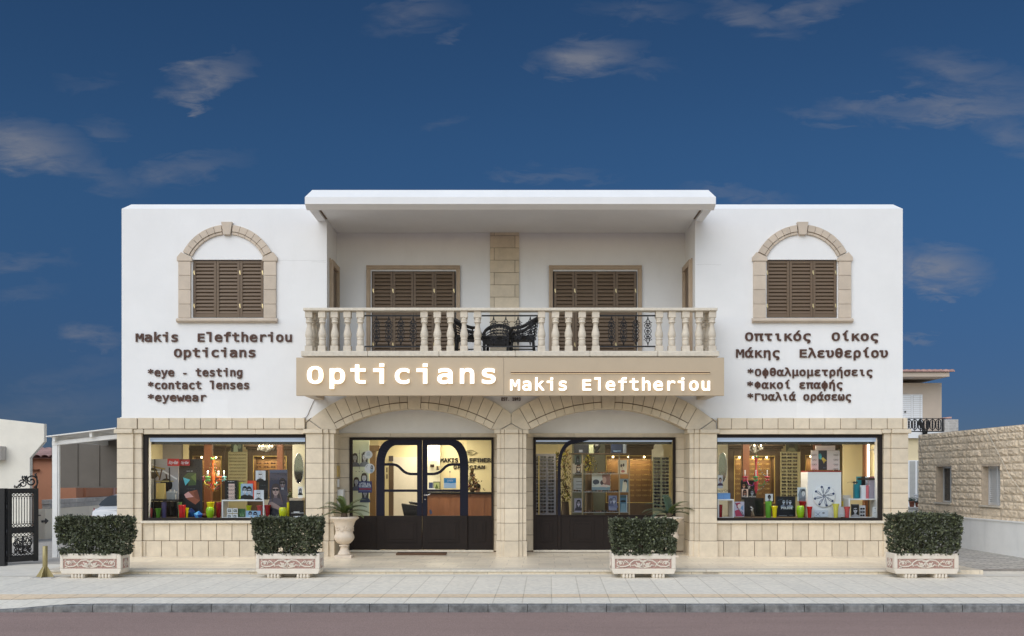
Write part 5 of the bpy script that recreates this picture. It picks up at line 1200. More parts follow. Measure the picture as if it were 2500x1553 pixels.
m.add([(X(2150, ye), ye-.05, Z(909, ye)+.015), (X(2318, ye), ye-.05, Z(909, ye)+.015), (X(2318, ye), ye+6, Z(909, ye)+.36), (X(2150, ye), ye+6, Z(909, ye)+.36)], [(0, 1, 2, 3)])
m.build('roof', 'rooftile', T_)
m = MB(); m.lathe([(.16, Z(923.5, Y-.6)), (.2, Z(921.5, Y-.6)), (.2, Z(919.8, Y-.6))], X(2221, Y-.6), Y-.6, 12); m.build('porch_light', 'greystone', T_)
m = MB(); m.box(X(2195, Y), X(2251, Y), Y-.05, Y-.002, zf, Z(963.5, Y)); f = m.build('balcony_door', 'glosswhite', T_)
m = MB()
for k in range(20): zz_ = zf+.1+k*.085; m.box(X(2197, Y), X(2222, Y), Y-.056, Y-.05, zz_, zz_+.012); m.box(X(2228, Y), X(2249, Y), Y-.056, Y-.05, zz_, zz_+.012)
for p in (2222.5, 2227.5, 2244.5): m.box(X(p, Y), X(p+.8, Y), Y-.058, Y-.05, zf, Z(966, Y))
m.build('louvre', 'greystone', f)
m = MB(); m.box(X(2206.5, Y), X(2209, Y), Y-.12, Y-.06, Z(1008, Y), Z(1003.5, Y)); m.build('handle', 'glossblack', f)
m = MB(); yb_ = 18.5
m.box(X(2205, yb_), X(2307, yb_), yb_-.03, yb_+.03, Z(1022.5, yb_), Z(1021, yb_)); m.box(X(2300, yb_), X(2303, yb_), yb_-.03, yb_+.03, zf, Z(1022, yb_)); m.box(X(2205, yb_), X(2303, yb_), yb_-.02, yb_+.02, zf+.0, zf+.05)
for k in range(6):
    xx = X(2219+14.4*k, yb_); zc_ = Z(1036.5, yb_); h_ = Z(1024.5, yb_)-zc_; w_ = .105
    m.tube([(xx+w_*cos(a)*(1 if True else 0), yb_, zc_+(h_-w_)*(1 if sin(a) > 0 else -1)*(1 if abs(sin(a)) > .01 else 0)+w_*sin(a)) for a in [2*pi*i/16+.001 for i in range(17)]], .022, 5)
    m.tube([(xx, yb_, zc_-h_), (xx, yb_, zf)], .02, 5); m.tube([(xx, yb_, zc_+h_), (xx, yb_, Z(1022, yb_))], .02, 5)
    for f_ in (-.5, 0, .5): m.ball((xx, yb_, zc_+h_*f_), .055, 6, .8, .5, 1.2)
    m.tube([(xx, yb_, zc_-h_*.9), (xx, yb_, zc_+h_*.9)], .016, 5)
m.build('balcony_railing', 'iron', T_)
m = MB(); a, b = X(2306, yb_), X(2340, yb_); zz_ = zf-.25; zt_ = Z(1023.5, yb_)
while zz_ < zt_-.02:
    xx = a-R.uniform(0, .25)
    z2 = min(zz_+.11, zt_)
    while xx < b: x2 = min(b, xx+R.uniform(.22, .4)); m.tone = R.random(); m.box(max(a, xx)+.008, x2-.004, yb_, yb_+.45, zz_+.008, z2); xx = x2
    zz_ = z2
pr_ = m.build('stone_pier', 'greystone', T_); m = MB(); m.box(a+.02, b-.02, yb_+.01, yb_+.44, zf-.25, zt_-.01); m.build('joint_backing', 'whitewall', pr_)
m = MB(); m.prism([(X(2302, 18.7), Z(1021, 18.7)), (X(2310, 18.7), Z(1018.5, 18.7)), (X(2323.5, 18.7), Z(1017.5, 18.7)), (X(2323.5, 18.7), Z(1021.5, 18.7))], 18.7, 19.2); tag(m.build('roof_tile_stack', 'rooftile'), 'few pink roof tiles lying on the stone pier of the tan house balcony', 'tiles')
m = MB(); yy_ = 18.3
for pts in (((2246, 1023), (2247, 1032), (2252, 1045), (2255, 1062)), ((2248, 1028), (2256, 1046), (2263, 1061)), ((2266, 1027), (2265, 1040), (2262, 1061)), ((2250, 1032), (2258, 1052), (2259, 1062)), ((2247, 1026), (2244, 1034), (2247, 1040)))  : m.tube([(X(a, yy_), yy_, Z(b, yy_)) for a, b in pts], .035, 5)
tag(m.build('cable_bundle', 'rubber'), 'bundle of black cables hanging over the balcony railing', 'cables')
m = MB(); yy_ = 18.55; m.box(X(2213, yy_), X(2250, yy_), yy_-.06, yy_+.04, Z(1237, yy_), Z(1124, yy_)); f = m.build('window', 'glosswhite', T_)
m = MB(); 
for p, q in ((2219, 2233), (2237, 2247)): m.box(X(p, yy_), X(q, yy_), yy_-.075, yy_-.061, Z(1235, yy_), Z(1126, yy_))
m.build('pane', 'paleglass', f)
yw_ = 7.6
T_ = thing('porch_wall', (11.0, yw_, 0), 'short white porch wall carrying two flower pots beside the stone house', 'wall')
m = MB(); m.box(X(2195, yw_), X(2271, yw_), yw_, yw_+.25, -.1, Z(1241, yw_)); m.box(X(2269, yw_), X(2288, yw_), yw_-.25, yw_+.3, -.1, Z(1242.5, yw_)); m.build('wall', 'whitewall', T_)
m = MB(); m.box(X(2193, yw_), X(2271, yw_), yw_-.03, yw_+.28, Z(1241, yw_), Z(1238, yw_)); m.build('coping', 'whitewall', T_)
def pot(px, w_, top, label, plab, flowers):
    y = yw_+.12; x = X(px, y); z0 = Z(1238, yw_)+.001; zt_ = Z(top, y); r_ = w_/2*(20+y)/2280
    T2 = thing('flower_pot', (x, y, z0), label, 'flower pot', 'terracotta pots on the porch wall'); m = MB(); m.lathe([(r_*.72, z0), (r_*.95, zt_-.03), (r_, zt_-.03), (r_, zt_), (r_*.85, zt_), (r_*.8, zt_-.02)], x, y, 16); m.build('pot', 'terrapot', T2)
    T3 = thing('pot_plant', (x, y, zt_), plab, 'plant'); m = MB(); rr_ = random.Random(px)
    for k in range(150):
        d = Vector((rr_.gauss(0, 1), rr_.gauss(0, 1), abs(rr_.gauss(0, 1)))).normalized(); c = Vector((x, y, zt_))+d*rr_.uniform(.03, .13); L = .022; s_ = d.orthogonal()*.012; m.tone = rr_.random(); m.add([c-d*L, c+s_, c+d*L, c-s_], [(0, 1, 2, 3)])
    m.build('foliage', 'palmblue', T3)
    if flowers:
        m = MB()
        for k in range(26): m.ball((x+rr_.uniform(-.09, .09), y-rr_.uniform(0, .1), zt_+rr_.uniform(.05, .24)), .022, 6)
        m.build('flower', 'glosswhite', T3)
pot(2226, 13.5, 1224, 'terracotta pot with a green plant on the porch wall', 'small leafy green plant in the left terracotta pot', False)
pot(2239.5, 10, 1227, 'terracotta pot with white flowers against the stone house corner', 'white flowering plant in the pot at the stone house corner', True)
# ================================================================ rattan chairs and table on the balcony
def tub_chair(x, y, rot, label):
    T_ = thing('rattan_armchair', (0, 0, 0), label, 'chair', 'black rattan armchairs on the balcony'); zf_ = 0
    m = MB(); m.box(-.24, .26, -.25, .25, .34, .42); m.build('seat', 'rattan', T_, bevel=.02)
    m = MB(); n = 18; ang = [radians(70+220*k/n) for k in range(n+1)]       # tub shell, open towards +x
    top = lambda a: .48+.34*max(0, -cos(a))**1.1+.10*max(0, 1-abs(cos(a)))
    for a, b in zip(ang, ang[1:]):
        for k in range(7):
            f0, f1 = k/7, (k+1)/7
            q = lambda a_, f: ((.27+.06*f)*cos(a_)*1.05, (.27+.05*f)*sin(a_), .34+(top(a_)-.34)*f)
            p0, p1, p2, p3 = q(a, f0+.03), q(b, f0+.03), q(b, f1-.03), q(a, f1-.03)
            c = [sum(v)/4 for v in zip(p0, p1, p2, p3)]; sh = lambda p: tuple(c[i]+(p[i]-c[i])*.88 for i in range(3))
            m.add([sh(p0), sh(p1), sh(p2), sh(p3)], [(0, 1, 2, 3)])
    for k in (0, 6, 12, 18): m.tube([q(ang[k], f) for f in (0, .5, 1)], .014, 5)
    m.build('backrest', 'rattan', T_)
    m = MB(); m.tube([(.30, -.31, .40)]+[(.22, -.325, .56)]+[((.34)*cos(a)*1.05, .325*sin(a), top(a)+.012) for a in [radians(-78-204*k/22) for k in range(23)]]+[(.22, .325, .56), (.30, .31, .40)], .034, 8); m.build('arm_rail', 'rattan', T_)
    for sx in (-1, 1):
        for sy in (-1, 1): m = MB(); m.tube([(sx*.22, sy*.24, .36), (sx*.25, sy*.26, 0)], .022, 8); m.build('leg', 'rattan', T_)
    m = MB(); m.tube([(-.24, -.25, .12), (.24, -.25, .12)], .014, 6); m.tube([(-.24, .25, .12), (.24, .25, .12)], .014, 6); m.build('stretcher', 'rattan', T_)
    T_.location = (x, y, 4.262); T_.rotation_euler.z = rot
tub_chair(X(1143, .1), -.1, radians(0), 'black rattan armchair facing right behind the balusters')
tub_chair(X(1276, .1), -.1, radians(180), 'black rattan armchair facing left behind the iron panel')
tub_chair(X(1218, .5), .55, radians(-90), 'black rattan armchair facing the street at the back of the balcony')
T_ = thing('rattan_table', (X(1211, 0), -.1, 4.262), 'low black rattan table between the facing armchairs', 'table'); x = X(1211, 0)
m = MB(); m.box(x-.30, x+.30, -.38, .18, 4.262+.36, 4.262+.41); m.build('table_top', 'rattan', T_, bevel=.01)
for sx in (-1, 1):
    for sy in (-1, 1): m = MB(); m.box(x+sx*.25-.025, x+sx*.25+.025, -.1+sy*.23-.025, -.1+sy*.23+.025, 4.262, 4.622); m.build('leg', 'rattan', T_)
m = MB(); m.box(x-.22, x+.22, -.345, -.325, 4.262+.22, 4.262+.355); m.build('apron', 'rattan', T_)
# small things on the entrance side
m = MB(); m.box(DX(973), DX(1092), .12, .48, .016, .045); tag(m.build('door_mat', 'mat'), 'thin brown door mat lying before the double doors', 'door mat')
xs_ = X(816)
m = MB(); m.box(xs_+.001, xs_+.02, .30, .58, Z(1164, .44), Z(1137, .44)); T_ = m.build('notice', 'gold'); tag(T_, 'narrow yellow notice stuck on the pier beside the entrance', 'notice')
m = MB(); m.box(xs_+.001, xs_+.025, .36, .5, Z(1189, .44), Z(1170, .44)); tag(m.build('door_bell', 'glosswhite', bevel=.003, seg=1), 'small white doorbell plate below the yellow notice', 'doorbell')
m = MB(); m.box(xs_+.001, xs_+.13, .35, .6, Z(1238, .5), Z(1195, .5)); tag(m.build('meter_box', 'alu', bevel=.006, seg=1), 'pale grey meter box behind the urn left of the doors', 'meter box')
m = MB(); m.tube([(X(776), -.012, Z(969)), (X(766), -.012, Z(980)), (X(757), -.012, Z(1000)), (X(751), -.012, Z(1015)), (X(746), -.012, Z(1020)), (X(738), -.012, Z(1021))], .006, 5); tag(m.build('cable', 'wire'), 'thin dark cable hanging below the left end of the fascia sign', 'cable')
# ================================================================ inside the shop windows
mat('greygreen', (.13, .14, .11), .7, .1, 2)
def C(r, g, b): return tuple(((v/255)/12.92 if v/255 <= .04045 else ((v/255+.055)/1.055)**2.4) for v in (r, g, b))
WHT, BLK, GRY, NVY = C(225, 228, 232), C(14, 14, 18), C(120, 124, 130), C(26, 34, 58)
def draw(mb, shapes, x0, z1, H, Y):
    """flat printed shapes on a board whose top left corner is (x0, z1); units of board height, y down"""
    lay = 0
    for s in shapes:
        lay += 1; y = Y-.0012*lay; mb.col = s[-1] if isinstance(s[-1], tuple) else (1, 1, 1)
        if s[0] == 'e': _, cx, cy, rx, ry, _c = s; mb.add([(x0+(cx+rx*cos(-a))*H, y, z1-(cy+ry*sin(-a))*H) for a in [2*pi*i/18 for i in range(18)]][::1], [tuple(range(18))])
        elif s[0] == 'r': _, a, b, c, d, _c = s; mb.add([(x0+a*H, y, z1-d*H), (x0+c*H, y, z1-d*H), (x0+c*H, y, z1-b*H), (x0+a*H, y, z1-b*H)], [(0, 1, 2, 3)])
        elif s[0] == 'p':
            pts = s[1]; mb.add([(x0+a*H, y, z1-b*H) for a, b in pts], [tuple(range(len(pts)))])
        elif s[0] == 'l': _, a, b, c, d, w_, _c = s; mb.strip([(x0+a*H, z1-b*H), (x0+c*H, z1-d*H)], w_*H, y, y+.0005)
        elif s[0] == 't':
            _, txt, a, b, base, cap, kw, _c = s; flat_text(mb, txt, x0+a*H, x0+b*H, z1-base*H, cap*H, y, **kw)
    mb.col = (1, 1, 1)
def board(name, label, cat, px0, py0, px1, py1, Y, bgc, shapes=(), th=.012, group=None, bev=0):
    x0, x1, z0, z1 = X(px0, Y), X(px1, Y), Z(py1, Y), Z(py0, Y); m = MB(); m.col = bgc; m.box(x0, x1, Y, Y+th, z0, z1)
    o = m.build(name, 'print', bevel=bev, seg=1); tag(o, label, cat, group)
    if shapes:
        m = MB(); draw(m, shapes, x0, z1, z1-z0, Y); m.build('print', 'print', o)
    return o
def face(cx, cy, s, hair=C(30, 28, 30), skin=C(205, 205, 210), shade=C(150, 152, 160), dark=BLK, long=True, shirt=BLK, gl=True):
    r = []
    if long: r.append(('p', [(cx-.30*s, cy+.62*s), (cx-.31*s, cy-.1*s), (cx-.2*s, cy-.42*s), (cx+.02*s, cy-.5*s), (cx+.22*s, cy-.42*s), (cx+.31*s, cy-.1*s), (cx+.28*s, cy+.6*s)], hair))
    else: r.append(('e', cx, cy-.12*s, .29*s, .38*s, hair))
    r += [('p', [(cx-.1*s, cy+.25*s), (cx+.1*s, cy+.25*s), (cx+.13*s, cy+.62*s), (cx-.13*s, cy+.62*s)], shade), ('p', [(cx-.55*s, cy+.98*s), (cx-.42*s, cy+.62*s), (cx-.12*s, cy+.5*s), (cx+.12*s, cy+.5*s), (cx+.42*s, cy+.62*s), (cx+.55*s, cy+.98*s)], shirt),
          ('e', cx+.01*s, cy+.02*s, .215*s, .33*s, skin), ('p', [(cx-.02*s, cy-.02*s), (cx+.04*s, cy+.14*s), (cx-.04*s, cy+.14*s)], shade), ('e', cx, cy+.21*s, .07*s, .022*s, C(120, 70, 75)),
          ('p', [(cx-.24*s, cy-.12*s), (cx-.1*s, cy-.33*s), (cx+.18*s, cy-.33*s), (cx+.25*s, cy-.1*s), (cx+.1*s, cy-.22*s), (cx-.12*s, cy-.2*s)], hair)]
    if gl: r += [('e', cx-.10*s, cy-.05*s, .105*s, .075*s, dark), ('e', cx+.115*s, cy-.05*s, .105*s, .075*s, dark), ('r', cx-.2*s, cy-.09*s, cx+.2*s, cy-.065*s, dark)]
    else: r += [('e', cx-.09*s, cy-.05*s, .04*s, .022*s, dark), ('e', cx+.10*s, cy-.05*s, .04*s, .022*s, dark)]
    return r
def asp(px0, py0, px1, py1): return (px1-px0)/(py1-py0)
ZPL = .80
VCOLS = {'red': C(196, 30, 32), 'dkred': C(140, 14, 26), 'salmon': C(206, 84, 84), 'yellow': C(232, 212, 20), 'lime': C(150, 196, 28), 'green': C(92, 158, 46), 'pale green': C(120, 160, 90), 'lemon': C(222, 214, 90), 'purple': C(90, 84, 130), 'acid': C(200, 208, 30)}
for k, c_ in VCOLS.items(): mat('vase_'+k.replace(' ', '_'), c_, .25, 0, coat=.4)
def vase(px0, px1, pt, Y, colr, kind, label, z0=ZPL, name='vase'):
    x, r_ = (X(px0, Y)+X(px1, Y))/2, (X(px1, Y)-X(px0, Y))/2; h = Z(pt, Y)-z0; m = MB()
    if kind == 'flare': pf = [(.52, 0), (.56, .02), (.62, .4), (.74, .75), (.98, .98), (1, 1), (.93, 1), (.66, .72)]
    elif kind == 'bulb': pf = [(.62, 0), (.68, .02), (.92, .35), (1, .62), (.95, .85), (.78, .98), (.74, 1), (.68, 1), (.66, .9)]
    else: pf = [(.78, 0), (.82, .02), (.86, .5), (1, .97), (1, 1), (.94, 1), (.8, .6)]
    m.lathe([(a*r_, z0+b*h) for a, b in pf], x, Y, 20); return tag(m.build(name, 'vase_'+colr.replace(' ', '_')), label, 'vase', 'coloured vases in the shop windows')
# ---- eyewear: one pair, copied
def pair_mesh(lens, frame, name='sunglasses'):
    m = MB()
    for s in (-1, 1):
        o = [(s*.034+.029*cos(a)*(1.05 if abs(cos(a)) > .5 else 1), .023*sin(a)-(.003 if sin(a) > .5 else 0)) for a in [2*pi*i/12 for i in range(12)]]
        m.mi = 0; m.prism(o, -.004, .001); m.mi = 1; m.tube([(p, -.002, q) for p, q in o]+[(o[0][0], -.002, o[0][1])], .0035, 4, False)
        m.tube([(s*.064, 0, .008), (s*.066, .06, .008), (s*.064, .13, .0), (s*.063, .145, -.015)], .003, 4)
    m.tube([(-.009, -.003, .005), (0, -.004, .009), (.009, -.003, .005)], .003, 4)
    return m.build(name, [lens, frame], loc=(0, 0, 0))
PAIRS = {'dark': pair_mesh('lensdark', 'glossblack'), 'brown': pair_mesh('lensbrown', 'woodred'), 'clear': pair_mesh('glass_clear', 'glossblack', 'eyeglasses'), 'gilt': pair_mesh('glass_clear', 'gold', 'eyeglasses')}
FIRST = set()
def eyewear(kind, x, Y, z, label, group, rz=0, sc_=1., tilt=0):
    o = PAIRS[kind]
    if kind in FIRST: c = o.copy(); COL.objects.link(c); o = c
    FIRST.add(kind); o.location = (x, Y, z); o.rotation_euler = (tilt, 0, rz); o.scale = (sc_,)*3
    o['label'] = label; o['category'] = 'sunglasses' if kind in ('dark', 'brown') else 'eyeglasses'; o['group'] = group; return o
def rack(kind, cols, y0, dy, n, Y, label, group, sc_=1., jit=.003):
    for k in range(n):
        for p in cols: eyewear(kind, X(p, Y)+R.uniform(-jit, jit), Y, Z(y0+dy*k, Y), label, group, R.uniform(-.08, .08), sc_)
def cabinet(px0, px1, ptop, Y, niche, label, cor=6):
    x0, x1, zt = X(px0, Y), X(px1, Y), Z(ptop, Y); T_ = thing('display_cabinet', ((x0+x1)/2, Y+.2, ZF), label, 'cabinet', 'dark wood display cabinets along the back wall')
    na, nb, nt, nbt = niche; a, b, t, bt = X(na, Y), X(nb, Y), Z(nt, Y), Z(nbt, Y)
    m = MB(); m.box(x0, a, Y, Y+.36, ZF, zt); m.box(b, x1, Y, Y+.36, ZF, zt); m.box(a, b, Y, Y+.36, t, zt); m.box(a, b, Y, Y+.36, ZF, bt); m.build('carcass', 'woodcab', T_, bevel=.006, seg=1)
    c = cor*(20+Y)/2280
    m = MB(); m.box(x0-c*.5, x1+c*.5, Y-.05, Y+.38, zt-c*1.6, zt-c*.6); m.box(x0-c, x1+c, Y-.10, Y+.4, zt-c*.6, zt+c*.3); m.build('cornice', 'woodcab', T_, bevel=.01, seg=1)
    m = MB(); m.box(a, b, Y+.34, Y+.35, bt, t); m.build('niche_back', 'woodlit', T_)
    m = MB(); g = .018
    m.box(a, a+g, Y-.012, Y+.01, bt, t); m.box(b-g, b, Y-.012, Y+.01, bt, t); m.box(a+g, b-g, Y-.012, Y+.01, t-g, t); m.box(a+g, b-g, Y-.012, Y+.01, bt, bt+g); m.build('niche_trim', 'gold', T_)
    n = max(2, int((b-a)/.33))
    for k in range(n):
        xx = a+(b-a)*(k+.5)/n; m = MB(); m.ball((xx, Y+.14, t-.035), .022, 8); m.build('spot_lamp', 'bulb', T_)
    ld = bpy.data.lights.new('niche_lamp_glow', 'AREA'); ld.shape = 'RECTANGLE'; ld.size = (b-a)*.9; ld.size_y = .1; ld.energy = 7*(b-a); ld.color = (1, .72, .38)
    lo = bpy.data.objects.new('niche_lamp_glow', ld); COL.objects.link(lo); lo.location = Vector(((a+b)/2, Y+.16, t-.065))-WORLD[T_.name]; lo.parent = T_
    return a, b, t, bt
def oval_mirror(px, py, hw, hh, Y, label):
    x, z, a, b = X(px, Y), Z(py, Y), hw*(20+Y)/2280, hh*(20+Y)/2280; m = MB(); o = [(x+a*cos(t), z+b*sin(t)*(1-.0*abs(cos(t)))) for t in [2*pi*i/28 for i in range(28)]]
    m.prism(o, Y, Y+.01); q = m.build('oval_mirror', 'mirror'); tag(q, label, 'mirror')
    m = MB(); m.tube([(p, Y, r_) for p, r_ in o]+[(o[0][0], Y, o[0][1])], .008, 6, False); m.build('frame', 'chrome', q)
def chandelier(px, pt, pb, hw, Y, cols, lit, label, hook):
    x, zt, zb_, w_ = X(px, Y), Z(pt, Y), Z(pb, Y), hw*(20+Y)/2280; T_ = thing('chandelier', (x, Y, zt), label, 'chandelier'); h = zt-zb_
    names = []
    for i, c_ in enumerate(cols):
        nm = 'glass_bead_%s' % ''.join('%02x' % int(v*255) for v in c_)
        if nm not in MATS: mat(nm, c_, .12, 0, coat=.5)
        names.append(nm)
    m = MB(); m.tube([(x, Y, hook), (x, Y, zt)], .006, 5); m.build('chain', 'chrome', T_)
    m = MB(); m.lathe([(.012, zt), (.035, zt-.06*h), (.03, zt-.14*h), (.02, zt-.2*h), (.018, zt-.35*h), (.04, zt-.45*h), (.055, zt-.58*h), (.035, zt-.66*h), (.06, zt-.72*h), (.03, zt-.8*h), (.04, zt-.88*h), (.008, zb_)], x, Y, 12); m.mi = 0; m.build('stem', names[0], T_)
    n = 6
    for k in range(n):
        a = 2*pi*k/n+.3; dx, dy = cos(a), sin(a); P_ = lambda r_, z: (x+dx*r_*w_, Y+dy*r_*w_*.8, z)
        m = MB(); m.tube([P_(.1, zt-.68*h), P_(.3, zt-.8*h), P_(.6, zt-.76*h), P_(.8, zt-.62*h), P_(.9, zt-.6*h)], .009, 6); ar = m.build('arm', names[k % len(names)], T_)
        m = MB(); m.lathe([(.008, zt-.61*h), (.06, zt-.575*h), (.065, zt-.55*h), (.012, zt-.54*h)], x+dx*.9*w_, Y+dy*.72*w_, 10)
        for q in range(5): m.ball((x+dx*.9*w_+.035*cos(q*1.26), Y+dy*.72*w_+.035*sin(q*1.26), zt-.64*h-.02*(q % 2)), .018, 5, 1, 1, 1.6)
        m.build('drip_pan', names[(k+1) % len(names)], ar)
        m = MB(); m.tube([P_(.9, zt-.54*h), P_(.9, zt-.44*h)], .009, 6); m.build('candle', 'glosswhite', ar)
        m = MB(); m.ball(P_(.9, zt-.41*h), .013, 6, 1, 1, 1.8); m.build('lamp_bulb', 'bulb' if lit == 2 or (lit and k in (0, 4)) else 'glosswhite', ar)
        m = MB()
        for q in range(9): f = q/8; m.ball(P_(.08+.8*f, zt-.08*h-.46*h*f-.14*h*sin(pi*f)), .009, 5)
        for q in range(6): f = q/5; m.ball(P_(.9-.75*f, zt-.64*h-.22*h*sin(pi*f*.5)-.05*h), .009, 5)
        m.build('bead_chain', names[(k+2) % len(names)], ar)
    m = MB()
    for q in range(10): a = q*.63; m.ball((x+.04*cos(a), Y+.04*sin(a), zt-.02*h-.012*(q % 3)), .017, 5)
    m.build('bead_cluster', names[-1], T_)
def cube_shelf(px0, py0, px1, py1, Y, dep, label, side=0):
    x0, x1, z0, z1 = X(px0, Y), X(px1, Y), ZPL, Z(py0, Y); t = .03; m = MB()
    m.box(x0, x0+t, Y, Y+dep, z0, z1); m.box(x1-t, x1, Y, Y+dep, z0, z1); m.box(x0+t, x1-t, Y, Y+dep, z1-t, z1); m.box(x0+t, x1-t, Y, Y+dep, z0, z0+.012)
    return tag(m.build('display_cube', 'glosswhite', bevel=.008), label, 'shelf', 'white display cubes')
def panel(name, px0, px1, py0, py1, Y, mt, label, th=.05, cat='panel'):
    m = MB(); m.box(X(px0, Y), X(px1, Y), Y, Y+th, max(ZF, Z(py1, Y)), min(ZC-.001, Z(py0, Y))); return tag(m.build(name, mt), label, cat)
# ---------------------------------------------------------------- left window
Y = .5
vase(361, 373, 1240, Y, 'salmon', 'bulb', 'salmon red rounded vase in the left window\'s bottom left corner'); vase(378, 394, 1241, Y, 'green', 'flare', 'bright green flared vase, second from the left window frame')
vase(394, 407, 1225, .6, 'purple', 'tall', 'tall purple grey glass vase behind the green flared vase'); vase(432, 444, 1226, .75, 'pale green', 'tall', 'tall pale green vase behind the red one under the black poster')
vase(436, 453, 1233, .45, 'red', 'tall', 'bright red tall vase below the black poster'); vase(452, 461, 1240, .5, 'yellow', 'flare', 'small yellow vase squeezed beside the bright red vase')
vase(504, 524, 1226, .75, 'yellow', 'flare', 'tall yellow flared vase behind the lime green bulb under the chandelier'); vase(503, 523, 1238, .45, 'lime', 'bulb', 'lime green rounded vase left of the white display cube')
vase(527, 540, 1227, .6, 'dkred', 'tall', 'dark red vase touching the left side of the white display cube')
vase(600, 615, 1234, .75, 'acid', 'flare', 'acid yellow vase inside the left white display cube'); vase(626, 643, 1234, .8, 'salmon', 'flare', 'pale red vase inside the left white display cube')
vase(645, 662, 1233, .5, 'dkred', 'flare', 'dark red flared vase right of the left white display cube'); vase(681, 701, 1239, .4, 'acid', 'bulb', 'acid yellow rounded vase in front of the couple poster'); vase(700, 708, 1227, .6, 'yellow', 'tall', 'slim yellow vase between couple poster and black case')
def facet(px, py, r_, Y, cols, label, name='folded_paper'):
    x, z, q = X(px, Y), Z(py, Y), r_*(20+Y)/2280; m = MB(); vs = [(x-q, Y, z+.3*q), (x+.2*q, Y-.02, z+q), (x+q, Y, z+.2*q), (x+.5*q, Y-.01, z-q), (x-.6*q, Y, z-.9*q), (x, Y-.07, z), (x, Y+.06, z)]
    for i in range(5): m.col = cols[i % len(cols)]; m.add([vs[i], vs[(i+1) % 5], vs[5]], [(0, 2, 1)]); m.add([vs[i], vs[(i+1) % 5], vs[6]], [(0, 1, 2)])
    tag(m.build(name, 'print'), label, 'paper model')
facet(466, 1251, 11, .55, [C(30, 60, 120), C(24, 44, 96), C(40, 84, 140)], 'dark blue faceted paper model beside the yellow vase'); facet(484, 1258, 11, .42, [C(110, 190, 235), C(60, 120, 200), C(34, 70, 150)], 'light blue faceted paper model on the window floor')
m = MB(); m.lathe([(.03, ZPL), (.10, ZPL+.02), (.13, ZPL+.09), (.12, ZPL+.09), (.08, ZPL+.03)], X(501, .6), .6, 18); tag(m.build('bowl', 'woodred'), 'small brown bowl left of the lime green vase', 'bowl')
LOGO = dict(font='sans', off=.02, shear=.28)
board('logo_sign', 'red sign with white script, the one at the left over the huge eyewear print', 'sign', 408.6, 1120, 437, 1138, .58, C(190, 20, 30), [('t', 'Ray-Ban', .16, 1.42, .72, .42, LOGO, WHT)])
board('logo_sign', 'red sign with white script at the top of the black polyhedron poster', 'sign', 438.5, 1122, 462.5, 1137, .66, C(172, 22, 34), [('t', 'Ray-Ban', .16, 1.42, .72, .42, LOGO, WHT)])
a_ = asp(361, 1121, 436, 1223)
board('large_print', 'large grey print of huge eyeglass frames behind the gold bag', 'poster', 361, 1121, 436, 1223, .9, C(176, 178, 188), [
  ('e', .12, .34, .13, .13, BLK), ('e', .44, .62, .15, .16, BLK), ('e', .13, .33, .08, .08, C(50, 48, 50)), ('l', .0, .10, .2, .16, .02, C(220, 220, 228)), ('l', .12, .18, .42, .24, .035, C(170, 150, 90)), ('l', 0, .29, .36, .30, .03, C(236, 238, 244)), ('l', .36, .28, .7, .48, .035, C(236, 238, 244)),
  ('l', .34, .24, .28, .5, .03, C(92, 60, 46)), ('l', .2, .28, .28, .44, .025, C(160, 130, 70)), ('l', .44, .36, .5, .74, .035, C(60, 44, 42)), ('l', .16, .53, .62, .53, .03, C(190, 176, 120)), ('l', .17, 0, .17, 1, .028, C(26, 28, 40)), ('l', .08, .72, .02, .95, .03, C(150, 110, 80)), ('l', .52, .2, .54, .7, .03, C(40, 40, 48))])
m = MB(); Yb = .55; m.add([(X(380, Yb), Yb, Z(1219, Yb)), (X(402, Yb), Yb, Z(1219, Yb)), (X(402.5, Yb), Yb+.02, Z(1179.5, Yb)), (X(379.5, Yb), Yb+.02, Z(1179.5, Yb)), (X(381, Yb), Yb+.12, Z(1219, Yb)), (X(401, Yb), Yb+.12, Z(1219, Yb)), (X(401, Yb), Yb+.09, Z(1179.5, Yb)), (X(381, Yb), Yb+.09, Z(1179.5, Yb))], [(0, 1, 2, 3), (1, 5, 6, 2), (5, 4, 7, 6), (4, 0, 3, 7), (0, 4, 5, 1)])
tag(m.build('gift_bag', 'gold', bevel=.01), 'shiny gold bag standing on the black shelf at the left', 'bag')
m = MB(); m.box(X(360, .5), X(437, .5), .48, .74, Z(1223.5, .5), Z(1219.3, .5)); m.tube([(X(374.5, .5), .5, ZPL), (X(374.5, .5), .5, Z(1219.5, .5))], .012, 6); m.tube([(X(434, .5), .5, ZPL), (X(434, .5), .5, Z(1219.5, .5))], .012, 6); tag(m.build('display_shelf', 'glossblack'), 'black glossy shelf carrying the gold bag', 'shelf')
m = MB()
for k in range(7): m.box(X(408+3*k, .56), X(410+3*k, .56), .56, .62, Z(1219.2, .56), Z(1201-3*(k % 3), .56))
m.box(X(407, .56), X(430, .56), .55, .63, Z(1204, .56), Z(1200, .56)); tag(m.build('glass_ornament', 'paleglass'), 'clear ornament on the black shelf right of the gold bag', 'ornament')
panel('dark_reflection', 358, 436, 1224, 1266, .98, 'glossblack', 'black backing board under the black shelf at the left', .02, 'board')  # black board added where the pane shows a dark reflection
a_ = asp(437, 1121, 494, 1265)
